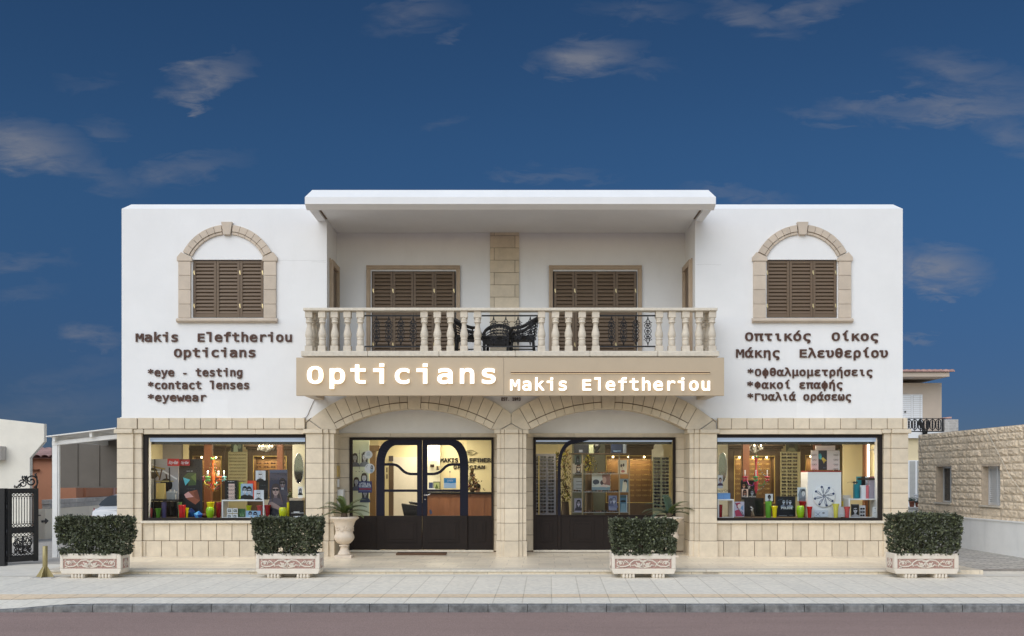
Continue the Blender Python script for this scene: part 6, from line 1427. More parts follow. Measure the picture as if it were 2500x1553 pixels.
board('poster', 'tall black poster with a green and an orange polyhedron', 'poster', 437, 1121, 494, 1265, .8, C(22, 23, 30), [('r', .36, 0, a_, 1, C(34, 35, 44)),
  ('p', [(.07, .30), (.15, .23), (.29, .23), (.29, .44), (.16, .45), (.16, .36)], C(64, 84, 44)), ('p', [(.20, .30), (.29, .24), (.29, .40)], C(100, 120, 60)), ('p', [(.07, .31), (.19, .35), (.11, .45)], C(90, 190, 205)),
  ('p', [(.09, .60), (.17, .55), (.31, .52), (.36, .70), (.28, .77), (.14, .68)], C(150, 84, 60)), ('p', [(.25, .57), (.31, .52), (.36, .70), (.28, .66)], C(120, 62, 44)), ('p', [(.09, .60), (.16, .55), (.25, .64), (.12, .66)], C(226, 172, 168)),
  ('t', 'NEVER HIDE', .13, .24, .21, .012, dict(font='sans'), WHT), ('t', 'POLARIZED', .13, .28, .51, .010, dict(font='sans'), GRY)])
cube_shelf(541, 1220.5, 645, 1265, .45, .42, 'white rounded display cube carrying the fashion boards in the left window')
for i, (a, b, t, bt, lab) in enumerate([(554, 566.5, 1241, 1253, 'upper left'), (568, 580, 1241, 1253, 'upper right'), (554, 566.5, 1255, 1266, 'lower left'), (568, 580, 1255, 1266, 'lower right')]):
    board('logo_tile', 'white square tile with a black key pattern, %s of four' % lab, 'tile', a, t, b, bt, .5, WHT, [('r', .2, .25, .85, .38, BLK), ('r', .2, .62, .85, .75, BLK), ('r', .2, .25, .33, .75, BLK), ('r', .72, .45, .85, .75, BLK), ('r', .5, .44, .8, .53, BLK)], group='key pattern tiles in the white cube')
board('photo_board', 'small green plant photograph inside the left white cube', 'photo', 581, 1242, 599, 1265, .56, C(56, 92, 60), [('p', [(.3, .95), (.15, .3), (.4, .9), (.42, .1), (.5, .9), (.7, .25), (.6, .95)], C(120, 160, 110)), ('r', 0, .8, .8, 1, C(40, 70, 46))])
board('photo_board', 'blue toned board of two faces in dark goggles inside the left white cube', 'photo', 600, 1247, 636, 1265, .5, C(150, 186, 220), face(.62, .5, .9, hair=C(30, 36, 54), skin=C(200, 216, 235), long=False, shirt=C(80, 100, 130))+face(1.3, .55, .9, hair=C(30, 36, 54), skin=C(190, 206, 228), long=False, shirt=C(90, 110, 140)))
YSb = .52
board('eyewear_stand', 'black counter stand with four pale shelves of frames on the left white cube', 'display stand', 549, 1172.5, 580, 1220, YSb, C(10, 10, 12), [('r', .19, .18, .5, .98, C(226, 196, 186)), ('t', 'GIVENCHY', .16, .5, .09, .035, dict(font='sans', off=.02), WHT)]+[('r', .12, .36+.19*k, .56, .375+.19*k, C(190, 184, 176)) for k in range(4)], th=.08)
for k in range(4): eyewear('clear', X(564.5, .47), .47, Z(1187+9*k, .47), 'clear framed eyeglasses on the black counter stand', 'eyeglasses on the black counter stand', 0, .8)
board('backing_board', 'narrow lime green board behind the pair-of-faces poster', 'board', 583, 1178, 592, 1220, .62, C(190, 210, 40))
board('poster', 'black and white poster of two faces in sunglasses on the left white cube', 'poster', 588, 1181, 617, 1220, .5, C(150, 178, 206), [('t', 'GIVENCHY', .12, .62, .11, .05, dict(font='sans'), WHT)]+face(.25, .42, .55, hair=C(24, 28, 40), skin=C(205, 215, 228), long=False)+face(.53, .44, .55, hair=C(24, 28, 40), skin=C(196, 206, 222), long=False), th=.02)
board('backing_board', 'orange red board standing behind the left white cube', 'board', 604, 1173.5, 626, 1220, .68, C(205, 62, 34), [('p', [(.35, 0), (.46, 0), (.46, 1), (.42, 1)], C(230, 110, 50))])
board('eyewear_stand', 'tall black stand behind the two sunglass portraits', 'display stand', 632, 1149, 654, 1220, .66, C(20, 24, 28), [('t', 'GIVENCHY', .06, .26, .51, .014, dict(font='sans'), GRY)], th=.06)
board('portrait', 'upper white portrait of a blonde in black sunglasses', 'photo', 624, 1149, 648, 1173, .58, C(214, 218, 226), face(.48, .42, .78, hair=C(200, 200, 206), skin=C(222, 222, 226)))
board('portrait', 'lower white portrait of a blonde in black sunglasses above the cube edge', 'photo', 620, 1196.5, 644, 1220, .5, C(216, 220, 228), face(.48, .42, .82, hair=C(196, 198, 206), skin=C(224, 224, 228)))
a_ = asp(658, 1147, 701.5, 1265)
board('poster', 'big dark blue poster of a woman in sunglasses and a man behind her', 'poster', 658, 1147, 701.5, 1265, .6, C(52, 54, 74), [('r', 0, 0, a_, .06, C(70, 84, 112)), ('p', [(0, .07), (a_, .14), (a_, .24), (0, .16)], C(62, 64, 86)), ('r', 0, .82, a_, 1, C(36, 38, 56)), ('p', [(.08, .75), (.14, .5), (.33, .48), (a_, .56), (a_, .8)], C(66, 60, 74))]
   +face(.27, .29, .24, hair=C(36, 32, 38), skin=C(112, 96, 100), long=False, shirt=C(70, 66, 80))+face(.13, .43, .30, hair=C(64, 52, 54), skin=C(170, 146, 142), shade=C(120, 100, 104), shirt=C(84, 76, 88))+[('p', [(0, .68), (.06, .66), (.26, .78), (.24, .84), (.0, .76)], C(150, 128, 126)), ('l', .20, .42, .27, .66, .02, C(110, 90, 86)), ('l', .08, .5, .06, .66, .02, C(70, 58, 60))], th=.02)
m = MB(); m.box(X(709, .6), X(744, .6), .5, .95, ZPL, Z(1222, .6)); q = m.build('eyewear_case', 'glossblack', bevel=.006, seg=1); tag(q, 'black display case with two white frames in the left window\'s right corner', 'case')
m = MB(); m.box(X(717, .49), X(733, .49), .485, .497, Z(1263, .49), Z(1260, .49)); m.box(X(717, .49), X(731, .49), .485, .497, Z(1251.5, .49), Z(1249, .49)); m.box(X(711, .49), X(742, .49), .49, .498, Z(1253, .49), Z(1252, .49)); m.build('white_frames', 'glosswhite', q)
m = MB(); m.box(X(709.5, .6), X(740, .6), .49, .96, Z(1222, .6)+.001, Z(1216, .6)); tag(m.build('wood_board', 'smoothstone'), 'thin wooden board lying on the black display case', 'board')
board('framed_photo', 'small white framed photo standing on the wooden board', 'photo', 728, 1188, 738.5, 1216, .62, WHT, face(.19, .35, .4, skin=C(190, 186, 190)))
# things hanging and standing further back
chandelier(520, 1117, 1202, 29, 1.05, [C(220, 110, 50), C(130, 205, 205), C(214, 80, 140), C(235, 215, 90), C(150, 30, 90), C(120, 190, 110)], 1, 'multicoloured glass chandelier glowing in the left window', ZC)
chandelier(649, 1079, 1104, 17, 2.1, [C(220, 220, 214), C(200, 204, 200)], 2, 'clear glass chandelier near the ceiling seen through the left window', ZC)
def post(px0, px1, Y, label, mt='woodred', y1=1076, y2=1268):
    m = MB(); m.box(X(px0, Y), X(px1, Y), Y, Y+.14, ZF, ZC-.001); tag(m.build('wood_post', mt), label, 'post', 'wooden posts inside the shop')
post(498, 515, 1.9, 'red brown wooden post behind the left chandelier'); post(676, 690, 1.9, 'red brown wooden post right of the clear chandelier')
mat('lilac', (.30, .29, .32), .7, .06, 2)
panel('partition_panel', 330, 446, 1070, 1400, 2.3, 'lilac', 'lilac grey partition panel at the far left inside the shop')
panel('partition_panel', 366, 377, 1070, 1400, 2.2, 'olive', 'dull olive strip on the lilac partition'); panel('partition_panel', 447, 459.5, 1070, 1400, 2.25, 'ivory', 'narrow ivory wall strip beside the lilac partition')
cabinet(462, 549, 1090, 3.3, (470, 541, 1113, 1225), 'dark cabinet with a lit niche behind the multicoloured chandelier')
na, nb, nt, nbt = cabinet(604, 714, 1088, 3.3, (618, 700, 1113, 1215), 'dark cabinet with a lit niche behind the big couple poster')
for k in range(3):
    for p in (632, 650, 667, 691): eyewear('brown', X(p, 3.45), 3.45, Z(1131+9*k, 3.45), 'tortoiseshell glasses in the lit niche behind the couple poster', 'glasses in the left lit niche', 0, .95)
for k in range(6):
    for p in (482, 503, 524): eyewear('gilt', X(p, 3.45), 3.45, Z(1128+14*k, 3.45), 'gilt framed glasses in the niche behind the multicoloured chandelier', 'glasses in the far left niche', 0, .9)
panel('eyewear_wall', 557, 602.5, 1103, 1400, 2.9, 'olive', 'olive display wall hung with rows of clear glasses', cat='display wall')
rack('clear', (564, 574.5, 585, 595.5), 1110, 8.1, 14, 2.87, 'clear glasses hung on the olive display wall', 'glasses on the olive display wall', .72, .006)
board('picture', 'dark green picture above the olive display wall in the left window', 'picture', 564, 1080, 592, 1103, 2.86, C(46, 58, 50), [('p', [(.25, 1), (.3, .35), (.5, .2), (.7, .4), (.75, 1)], C(150, 170, 150)), ('e', .9, .4, .2, .3, C(110, 130, 120))])
oval_mirror(729.5, 1144, 11.8, 36.5, 1.6, 'pointed oval mirror on the right side of the left window')
panel('wall_panel', 714, 760, 1070, 1400, 1.75, 'ivorypale', 'pale green white wall panel behind the pointed oval mirror')
m = MB(); rr = random.Random(5)
for k in range(120): c = Vector((X(706, 1.2)+rr.gauss(0, .03), 1.2+rr.gauss(0, .03), Z(1209, 1.2)+rr.gauss(0, .06))); d = Vector((rr.gauss(0, 1), rr.gauss(0, 1), rr.gauss(0, 1))).normalized()*.02; s_ = d.orthogonal()*.5; m.tone = rr.random(); m.add([c-d, c+s_, c+d, c-s_], [(0, 1, 2, 3)])
tag(m.build('dried_flowers', 'palmleaf'), 'small bunch of dried flowers right of the couple poster', 'flowers')
# ---------------------------------------------------------------- right window
board('portrait', 'portrait of a man in glasses at the left edge of the right window', 'photo', 1752.5, 1160, 1764.5, 1192, .6, C(190, 196, 206), face(.19, .4, .42, skin=C(190, 160, 150), long=False, gl=False, shirt=C(60, 40, 70)))
board('display_box', 'pale blue display box on the white cube of the right window', 'box', 1752.5, 1204, 1783, 1219, .5, C(110, 156, 214), [('r', .95, 0, .98, 1, C(80, 120, 180))], th=.2)
cube_shelf(1752.5, 1219, 1792, 1262, .42, .4, 'white display cube at the left end of the right window'); vase(1753, 1764, 1232, .5, 'dkred', 'tall', 'dark red vase inside the left cube of the right window')
for p, q in ((1757, 1199), (1775, 1198)): eyewear('clear', X(p, .45), .45, Z(q, .45), 'big black framed glasses on the pale blue box', 'glasses on the pale blue box', 0, 1)
board('magazine_board', 'colourful red and blue collage board beside the white cube', 'poster', 1792, 1225, 1817, 1262, .5, C(190, 186, 206), [('p', [(.1, .1), (.4, .05), (.5, .4), (.2, .45)], C(160, 40, 70)), ('p', [(.05, .6), (.3, .5), (.6, .95), (.1, .98)], C(170, 60, 90)), ('p', [(.4, .4), (.62, .2), (.6, .6)], C(110, 150, 190)), ('e', .35, .3, .12, .16, C(220, 200, 200)), ('l', .05, .05, .6, .95, .03, C(70, 60, 80)), ('l', .5, .6, .64, .95, .04, BLK)])
board('eyewear_stand', 'black brand stand with small portraits under the right chandelier', 'display stand', 1809, 1173, 1846, 1215, 1.08, C(16, 16, 20), face(.16, .3, .36, skin=C(200, 150, 120))+face(.45, .32, .36, skin=C(170, 160, 165))+[('r', .03, .5, .4, .96, C(214, 190, 180))]+face(.2, .72, .4, skin=C(150, 100, 80))+face(.62, .7, .4, skin=C(160, 170, 190))+[('t', 'POLICE', .08, .4, .97, .06, dict(font='sans', off=.03), WHT), ('t', 'POLICE', .46, .84, .97, .06, dict(font='sans', off=.03), WHT)])
m = MB(); x_ = X(1835, .7); m.tube([(x_, .7, ZPL), (x_+.02, .7, ZPL+.2), (x_-.03, .7, ZPL+.24)], .02, 6); m.tube([(x_+.06, .72, ZPL), (x_+.0, .7, ZPL+.18)], .018, 6); tag(m.build('glass_ornament', 'chrome'), 'shiny clear ornament standing under the right chandelier', 'ornament')
m = MB(); m.box(X(1818, .95), X(1866, .95), 1.0, 1.28, ZPL, Z(1216, .95)); tag(m.build('plinth_block', 'glossblack'), 'black plinth beneath the brand stand in the right window', 'plinth')
vase(1868, 1884, 1224, .55, 'green', 'tall', 'tall green vase with a small portrait on top'); board('portrait', 'small dark profile portrait resting on the tall green vase', 'photo', 1868.5, 1206, 1887, 1223.5, .55, C(200, 204, 214), face(.55, .5, .8, hair=C(20, 18, 20), skin=C(70, 60, 62), long=False)); vase(1883, 1899, 1236, .45, 'yellow', 'flare', 'yellow flared vase left of the black film poster')
a_ = asp(1893.6, 1211, 1942, 1262)
board('poster', 'black poster with bold white capitals below three masked faces', 'poster', 1895, 1212, 1942, 1262, .6, C(20, 22, 32), face(.36, .25, .3, skin=C(190, 200, 220), long=False, shirt=C(110, 120, 140))+face(.52, .24, .3, skin=C(150, 160, 180), long=False, shirt=C(60, 66, 84))+face(.66, .26, .3, skin=C(200, 206, 224), long=False, shirt=C(120, 130, 150))+[('t', 'POLICE', .22, .78, .61, .10, dict(font='sans', off=.05), WHT), ('r', .15, .64, .8, .66, C(70, 76, 92)), ('r', .1, .92, .5, .95, GRY), ('r', .62, .90, .8, .94, C(80, 84, 96)), ('l', .05, .2, .3, .12, .02, C(80, 88, 110))])
vase(1944.6, 1964, 1235, .4, 'lime', 'bulb', 'lime green rounded vase right of the black poster'); vase(1950, 1969, 1224, .7, 'dkred', 'flare', 'dark red flared vase carrying a grey portrait'); vase(1969, 1984, 1237, .42, 'red', 'flare', 'bright red flared vase left of the white plinth')
board('portrait', 'grey portrait of a man with raised arms on the dark red vase', 'photo', 1947, 1190, 1970.5, 1223.5, .7, C(190, 204, 216), [('p', [(.05, .5), (.2, .1), (.55, .1), (.68, .5), (.6, 1), (.1, 1)], C(120, 132, 146))]+face(.42, .42, .6, hair=C(70, 76, 84), skin=C(200, 208, 214), long=False, gl=False, shirt=C(100, 112, 124)))
x0, x1, z1 = X(1972, .55), X(2054, .55), Z(1152.5, .55); m = MB(); m.box(x0, x1, .55, 1.05, ZPL, z1); q = m.build('plinth', 'glosswhite', bevel=.004, seg=1); tag(q, 'tall white plinth with a round plate of lilies', 'plinth')
m = MB(); m.box(x0-.0, x1+.0, .545, 1.055, z1, z1+.03); m.build('red_top', 'vase_dkred', q)
m = MB(); pcx, pcz = X(2012, .53), Z(1211.5, .53); pr_ = 28*20.53/2280; m.lathe([(pr_*.3, 0), (pr_, .015), (pr_, .02), (pr_*.9, .024), (.002, .020)], 0, 0, 32); m.v = [(pcx+a, .548-c, pcz+b) for a, b, c in m.v]; pl_ = m.build('round_plate', 'glosswhite'); tag(pl_, 'round white plate with eight blue lilies on the plinth front', 'plate')
m = MB(); m.col = C(40, 62, 110)
for k in range(8):
    a = 2*pi*k/8+.3; U = lambda r_, t: (pcx+pr_*r_*cos(a+t), .522, pcz+pr_*r_*sin(a+t))
    m.tube([U(.05, 0), U(.3, .12), U(.6, .05), U(.85, -.05)], .006, 4); m.tube([U(.3, -.1), U(.6, -.2), U(.9, -.12), U(.85, .06)], .006, 4); m.add([U(.86, .1), U(.72, .02), U(.8, -.16), U(.95, -.05)], [(0, 1, 2, 3)])
m.build('print', 'print', pl_)
board('eyewear_stand', 'stepped white stand with a black picture on top of the plinth', 'display stand', 1980, 1100, 2050, 1147.5, .75, C(214, 206, 202), [('r', .38, .0, .82+.0, 1, C(28, 34, 50)), ('e', .46, .3, .09, .15, C(50, 140, 150)), ('e', .5, .36, .05, .1, C(70, 170, 180)), ('p', [(.52, .42), (.62, .34), (.76, .48), (.80, .52), (.7, .58), (.66, .68), (.6, .54)], C(190, 170, 70)), ('e', .62, .44, .06, .06, C(210, 190, 80)), ('r', .6, .85, .76, .92, C(60, 70, 90))])
board('eyewear_stand', 'pale stepped crest at the top of the white plinth stand', 'display stand', 1991, 1088, 2039, 1099.5, .75, C(210, 200, 196))
for s_, px in ((0, 1988), (1, 2041)):
    for k in range(4): eyewear('clear', X(px, .72), .72, Z(1111+11.5*k, .72), 'thin framed glasses on the stepped white stand', 'glasses on the stepped white stand', R.uniform(-.1, .1), .75)
vase(2032, 2049, 1230, .4, 'lemon', 'flare', 'pale lemon vase in front of the white plinth'); vase(2060, 2076, 1237, .4, 'salmon', 'flare', 'salmon pink flared vase right of the white plinth')
board('display_box', 'bright yellow box between the plinth and the right white cube', 'box', 2056, 1224, 2074, 1236, .8, C(224, 200, 60), th=.15); board('display_box', 'pale pinkish white box behind the yellow box', 'box', 2058, 1209, 2077, 1224, .85, C(214, 208, 200), th=.15)
board('photo_board', 'white sketch card beside the plinth foot', 'card', 2046, 1238, 2062, 1262, .5, WHT, [('e', .35, .82, .2, .05, GRY), ('e', .35, .82, .17, .035, WHT)]); board('photo_board', 'white card with a drawn bow at the foot of the plinth', 'card', 1988, 1246, 2022, 1262, .5, C(206, 214, 226), [('l', .2, .3, .9, .9, .05, C(60, 80, 120)), ('l', .9, .3, .2, .9, .05, C(60, 80, 120)), ('e', 1.4, .4, .2, .12, GRY)])
cube_shelf(2072.5, 1217.5, 2144, 1262, .45, .4, 'white display cube at the right end of the right window')
board('magazine_board', 'black and white fashion board inside the right white cube', 'poster', 2078, 1231, 2097, 1262, .5, BLK, face(.32, .45, .7, hair=C(20, 20, 24), skin=C(200, 200, 206), shirt=C(150, 150, 156))+[('r', .06, .02, .6, .07, GRY)])
board('eyewear_stand', 'small pale stand with three frames inside the right white cube', 'display stand', 2098, 1234, 2113, 1262, .55, C(206, 206, 212))
for k in range(3): eyewear('dark', X(2105.5, .5), .5, Z(1242+8*k, .5), 'black glasses on the small stand inside the right white cube', 'glasses inside the right white cube', 0, .8)
board('card', 'white card leaning at the far right of the right window', 'card', 2130, 1237.5, 2145, 1262, .42, WHT, [('l', .1, .62, .5, .5, .03, GRY), ('r', .2, .12, .6, .17, GRY)]); vase(2135, 2145, 1225, .6, 'green', 'tall', 'green vase behind the leaning white card', name='vase')
zc_ = Z(1217.5, .5)
for a, b, t, c_, yy_, lab in ((2086.5, 2096, 1182, C(20, 120, 136), .5, 'short teal box at the left of the box group'), (2094, 2103, 1163.5, C(24, 132, 148), .62, 'tall teal box behind the short one'), (2100, 2112, 1163.5, BLK, .66, 'tall black box in the middle of the box group'), (2103, 2114, 1185, C(214, 220, 228), .5, 'white box in front of the black box'), (2113, 2122, 1163.5, C(206, 214, 224), .68, 'tall white box beside the black box'), (2114, 2121, 1185, C(206, 110, 120), .52, 'small pink box between white and grey boxes'), (2120, 2138, 1163.5, C(190, 120, 128), .7, 'tall dusty pink box at the back of the group'), (2122, 2138.5, 1171, C(150, 144, 160), .5, 'wide grey lilac box at the right end of the group')):
    m = MB(); m.col = c_; m.box(X(a, yy_), X(b, yy_), yy_, yy_+.09, zc_+.001, Z(t, yy_)); tag(m.build('gift_box', 'print', bevel=.003, seg=1), lab, 'box', 'boxes stacked on the right white cube')
board('sign_strip', 'black sign strip lying across the tall boxes', 'sign', 2094, 1167, 2138, 1172, .48, C(16, 16, 24), [('t', 'eyewear', 1.2, 2.2, .7, .4, dict(font='sans'), GRY)] if False else [], th=.015)
eyewear('dark', X(2088, .48), .48, Z(1178, .48), 'black glasses perched on the short teal box', 'glasses on the teal box', .5, 1.1)
chandelier(1846, 1112, 1205, 34, .68, [C(196, 60, 70), C(90, 180, 200), C(235, 125, 30), C(150, 60, 160), C(190, 30, 70), C(70, 150, 90)], 0, 'unlit multicoloured glass chandelier in the right window', ZC)
chandelier(1842, 1075, 1106, 20, 2.2, [C(220, 220, 212), C(204, 206, 200)], 2, 'clear glass chandelier near the ceiling in the right window', ZC)
post(1814, 1830, 1.9, 'red brown wooden post left of the unlit chandelier'); post(1989, 2005, 2.6, 'orange brown wooden post above the stepped stand'); post(2111, 2119, 1.7, 'slim brown post beside the bright strip at the right')
panel('partition_panel', 2119, 2200, 1070, 1400, 1.9, 'lilac', 'lilac grey panel at the right end of the right window'); panel('light_strip', 2118, 2123, 1076, 1165, 1.65, 'lamppanel', 'narrow glowing vertical strip at the right of the right window', .02, 'lamp')
panel('wall_panel', 2058.6, 2111, 1070, 1400, 2.0, 'ivory', 'plain cream wall panel between the plinth and the slim post')
panel('wall_panel', 1740, 1777, 1070, 1400, 2.6, 'ivorypale', 'pale wall panel behind the left oval mirror of the right window'); oval_mirror(1764, 1141, 11, 36, 2.0, 'pointed oval mirror at the left of the right window')
cabinet(1777, 1908, 1086, 3.3, (1792, 1892, 1113, 1229), 'wide dark cabinet with a lit niche behind the unlit chandelier'); cabinet(1955, 2046, 1086, 3.4, (1966, 2036, 1111, 1215), 'dark cabinet with a narrow lit niche behind the stepped stand')
for k in range(8):
    for p in (1801, 1818, 1836, 1854, 1873): eyewear('gilt', X(p, 3.45), 3.45, Z(1121+12*k, 3.45), 'gilt glasses in the wide lit niche of the right window', 'glasses in the wide lit niche', 0, .85)
panel('eyewear_wall', 1906, 1954, 1103, 1400, 2.9, 'olive', 'olive display wall hung with dark sunglasses in the right window', cat='display wall')
rack('dark', (1914, 1927.5, 1941), 1108.5, 8.35, 13, 2.85, 'dark sunglasses on the olive wall of the right window', 'sunglasses on the right olive wall', .80, .004)
board('picture', 'dark green portrait above the olive wall of the right window', 'picture', 1919, 1079, 1947, 1102.5, 2.86, C(60, 66, 50), [('e', .6, .5, .3, .4, C(40, 40, 36)), ('p', [(.1, 1), (.3, .6), (.8, .6), (1.1, 1)], C(110, 114, 90))])
m = MB(); yy_ = .6; m.box(X(2135, yy_), X(2141, yy_), yy_, yy_+.05, Z(1106, yy_), Z(1089, yy_)); m.tube([(X(2123, yy_), yy_, Z(1100, yy_)), (X(2128, yy_), yy_, Z(1098, yy_)), (X(2135, yy_), yy_, Z(1099, yy_))], .006, 5); m.ball((X(2123, yy_), yy_, Z(1100, yy_)), .02, 8); m.box(X(2129, yy_), X(2144, yy_), yy_, yy_+.03, Z(1085, yy_), Z(1083.5, yy_)); tag(m.build('hanging_sensor', 'glosswhite'), 'small white device hanging in the top right window corner', 'device')
# ---------------------------------------------------------------- behind the doors
a_ = asp(861, 1076, 901, 1258)
pp = face(.155, .24, .13, skin=C(196, 200, 208), gl=False, shirt=C(110, 120, 134))+face(.03, .25, .12, skin=C(150, 156, 166), gl=False, shirt=C(80, 90, 110))+face(.15, .51, .13, skin=C(200, 204, 212), gl=False, shirt=C(90, 104, 130))+face(.05, .56, .12, skin=C(170, 176, 190), gl=False, shirt=C(84, 92, 116))+face(.165, .70, .13, skin=C(170, 176, 190), gl=False, shirt=C(60, 70, 96))+[('r', .092, .15, .096, .4, C(60, 66, 66))]+[('e', .06+.03*k, .205-.01*(k % 2), .006, .006, C(70, 76, 84)) for k in range(3)]+[('e', .05+.04*k, .43, .006, .006, C(70, 76, 84)) for k in range(3)]
board('display_wall', 'pale green display board with black and white portraits left of the door', 'display wall', 861, 1070, 901, 1259, 1.1, C(214, 224, 200), pp, th=.04)
def disc(px, py, r_, Y, shapes, label):
    x, z, q = X(px, Y), Z(py, Y), r_*(20+Y)/2280; m = MB(); m.prism([(x+q*cos(a), z+q*sin(a)) for a in [2*pi*i/24 for i in range(24)]], Y, Y+.008); o = m.build('round_card', 'glosswhite'); tag(o, label, 'card', 'round cards hanging left of the door'); m = MB(); draw(m, shapes, x-q, z+q, 2*q, Y); m.build('print', 'print', o)
disc(899.5, 1110, 9.8, .85, [('t', 'SUMMER', .25, .75, .45, .1, dict(font='sans'), C(120, 150, 170)), ('t', 'IS HERE', .25, .75, .62, .1, dict(font='sans'), C(120, 150, 170))] if False else [('r', .25, .38, .75, .46, C(150, 172, 186)), ('r', .28, .54, .72, .6, C(150, 172, 186)), ('r', .36, .2, .64, .25, C(150, 172, 186))], 'plain round white card hanging above the portrait card')
disc(902.5, 1144, 12.2, .85, [('e', .14+.05*k, .36-.07*k, .03, .03, C(40, 44, 52)) for k in range(4)]+[('e', .72, .42, .13, .26, C(40, 42, 50)), ('e', .72, .36, .06, .09, C(190, 196, 204)), ('e', .70, .72, .16, .2, C(150, 176, 200))], 'round white card with a dark haired portrait')
board('window_sign', 'navy sign reading AFTER ALL NO REGRETS in white', 'sign', 874.5, 1175, 908, 1203, .74, C(28, 34, 92), [('t', 'AFTER ALL', .10, 1.08, .30, .17, dict(font='sans', off=.03), WHT), ('t', 'NO REGRETS', .06, 1.12, .50, .16, dict(font='sans', off=.03), WHT), ('r', .08, .55, 1.1, .57, C(180, 184, 210)), ('r', .08, .61, 1.1, .74, C(140, 34, 54)), ('r', .06, .83, 1.13, .86, C(150, 150, 180))], th=.006)
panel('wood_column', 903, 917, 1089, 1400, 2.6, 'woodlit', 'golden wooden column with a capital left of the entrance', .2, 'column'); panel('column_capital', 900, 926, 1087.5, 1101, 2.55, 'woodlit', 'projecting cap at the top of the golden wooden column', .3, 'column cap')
panel('interior_door', 958, 1022, 1116, 1400, 4.5, 'cream', 'plain cream inner door seen through the left door leaf', .06, 'door'); panel('dark_post', 949, 960, 1136, 1400, 4.2, 'woodcab', 'dark brown upright beside the cream inner door', .1, 'post'); board('picture', 'small dark square picture above the dark brown upright', 'picture', 949, 1113, 960, 1126, 4.4, C(70, 62, 66))
for q in (1142, 1158): board('picture', 'tiny dark frame %s the brown upright' % ('upper, left of' if q < 1150 else 'lower, left of'), 'picture', 943, q, 946, q+11, 4.45, C(70, 60, 44))
T_ = thing('leather_bench', (X(1000, 1.7), 1.9, ZF), 'black leather bench with rolled back inside the entrance', 'bench'); Yb = 1.7
m = MB(); m.prism([(X(979, Yb), Z(1229, Yb)), (X(1030, Yb), Z(1236, Yb)), (X(1030, Yb), Z(1262, Yb)), (X(986, Yb), Z(1262, Yb))], Yb, Yb+.3); m.build('backrest', 'glossblack', T_, bevel=.02)
m = MB(); m.prism([(X(993, Yb), Z(1225, Yb)), (X(1030, Yb), Z(1229, Yb)), (X(1030, Yb), Z(1237, Yb)), (X(996, Yb), Z(1231, Yb))], Yb+.32, Yb+.6); m.build('backrest', 'glossblack', T_, bevel=.02)
m = MB(); m.box(X(984, Yb), X(1035, Yb), Yb-.1, Yb+.6, ZF, .42); m.build('seat', 'glossblack', T_, bevel=.02)
panel('bright_column', 1043, 1074, 1060, 1400, 4.3, 'ivorypale', 'bright ivory column behind the counter', .2, 'column')
m = MB(); m.lathe([(.09, Z(1124, 4.15)), (.13, Z(1112, 4.15)), (.10, Z(1102, 4.15))], X(1057, 4.15), 4.15, 14); tag(m.build('wall_lamp', 'lamppanel'), 'glowing lamp on the bright ivory column', 'lamp')
board('picture', 'dark brown plaque below the glowing lamp', 'picture', 1050, 1134, 1060, 1141, 4.25, C(50, 28, 14)); board('picture', 'small portrait print right of the dark plaque', 'picture', 1064, 1137, 1075, 1148, 4.2, C(190, 180, 150), [('e', .4, .4, .2, .3, C(50, 44, 40)), ('r', .2, .6, .7, 1, C(60, 60, 60))])
board('framed_photo', 'dark framed leaf picture standing on the counter', 'photo', 1058, 1176, 1074.5, 1194, 3.3, C(40, 40, 36), [('r', .08, .1, .84, .94, C(170, 180, 130)), ('p', [(.2, .9), (.45, .3), (.7, .9)], C(70, 90, 40))]); board('framed_photo', 'small blue card standing at the left end of the counter', 'card', 1047, 1178, 1057, 1192, 3.3, C(50, 66, 110)); board('document_tray', 'white stack of papers at the left end of the counter', 'papers', 1045, 1192, 1062, 1200, 3.25, WHT, th=.2)
T_ = thing('reception_counter', (X(1120, 3), 3.2, ZF), 'red brown wooden reception counter with dark marble top', 'counter'); Yc = 3.0; zt_ = Z(1206, Yc)
m = MB(); m.box(X(1040, Yc), X(1216, Yc), Yc, Yc+.5, ZF, zt_)
for k in range(6): p = 1048+28*k; m.box(X(p, Yc), X(p+22, Yc), Yc-.012, Yc, ZF+.15, zt_-.08)
m.build('counter_front', 'counterwood', T_); m = MB(); m.box(X(1038, Yc), X(1216, Yc), Yc-.06, Yc+.55, zt_, zt_+.045); m.build('counter_top', 'glossblack', T_, bevel=.008, seg=1)
T_ = thing('wall_emblem', (X(1150, 4.58), 4.58, Z(1105, 4.58)), 'olive outlined eye emblem on the back wall', 'emblem'); ex, ez, ek = X(1150, 4.58), Z(1105, 4.58), 24.6/2280
m = MB(); m.tube([(ex+p*ek, 4.58, ez+q*ek) for p, q in ((-13, 0), (-8, 4.5), (-2, 6), (5, 4.5), (13, 0), (6, -5), (-1, -6.5), (-8, -4.5), (-13, 0))], .012, 5); m.build('eye_outline', 'olive', T_); m = MB(); m.prism([(ex-4*ek+4.5*ek*cos(a), ez+5*ek*sin(a)) for a in [2*pi*i/18 for i in range(18)]], 4.57, 4.585); m.build('iris', 'olive', T_); m = MB(); m.prism([(ex-5*ek+1.6*ek*cos(a), ez+2*ek*sin(a)) for a in [2*pi*i/12 for i in range(12)]], 4.56, 4.569); m.build('pupil', 'woodred', T_)
relet(); rt = thing('wall_lettering', (X(1150, 4.59), 4.59, Z(1128.5, 4.59)), 'black capitals of the owner\'s name on the yellow back wall', 'lettering'); letter_row(rt, 'MAKIS ELEFTHERIOU', 1075, 1224, 1128.5, 9.3, 4.59, ('glossblack',), off=.045, depth=.02, stand=.0)
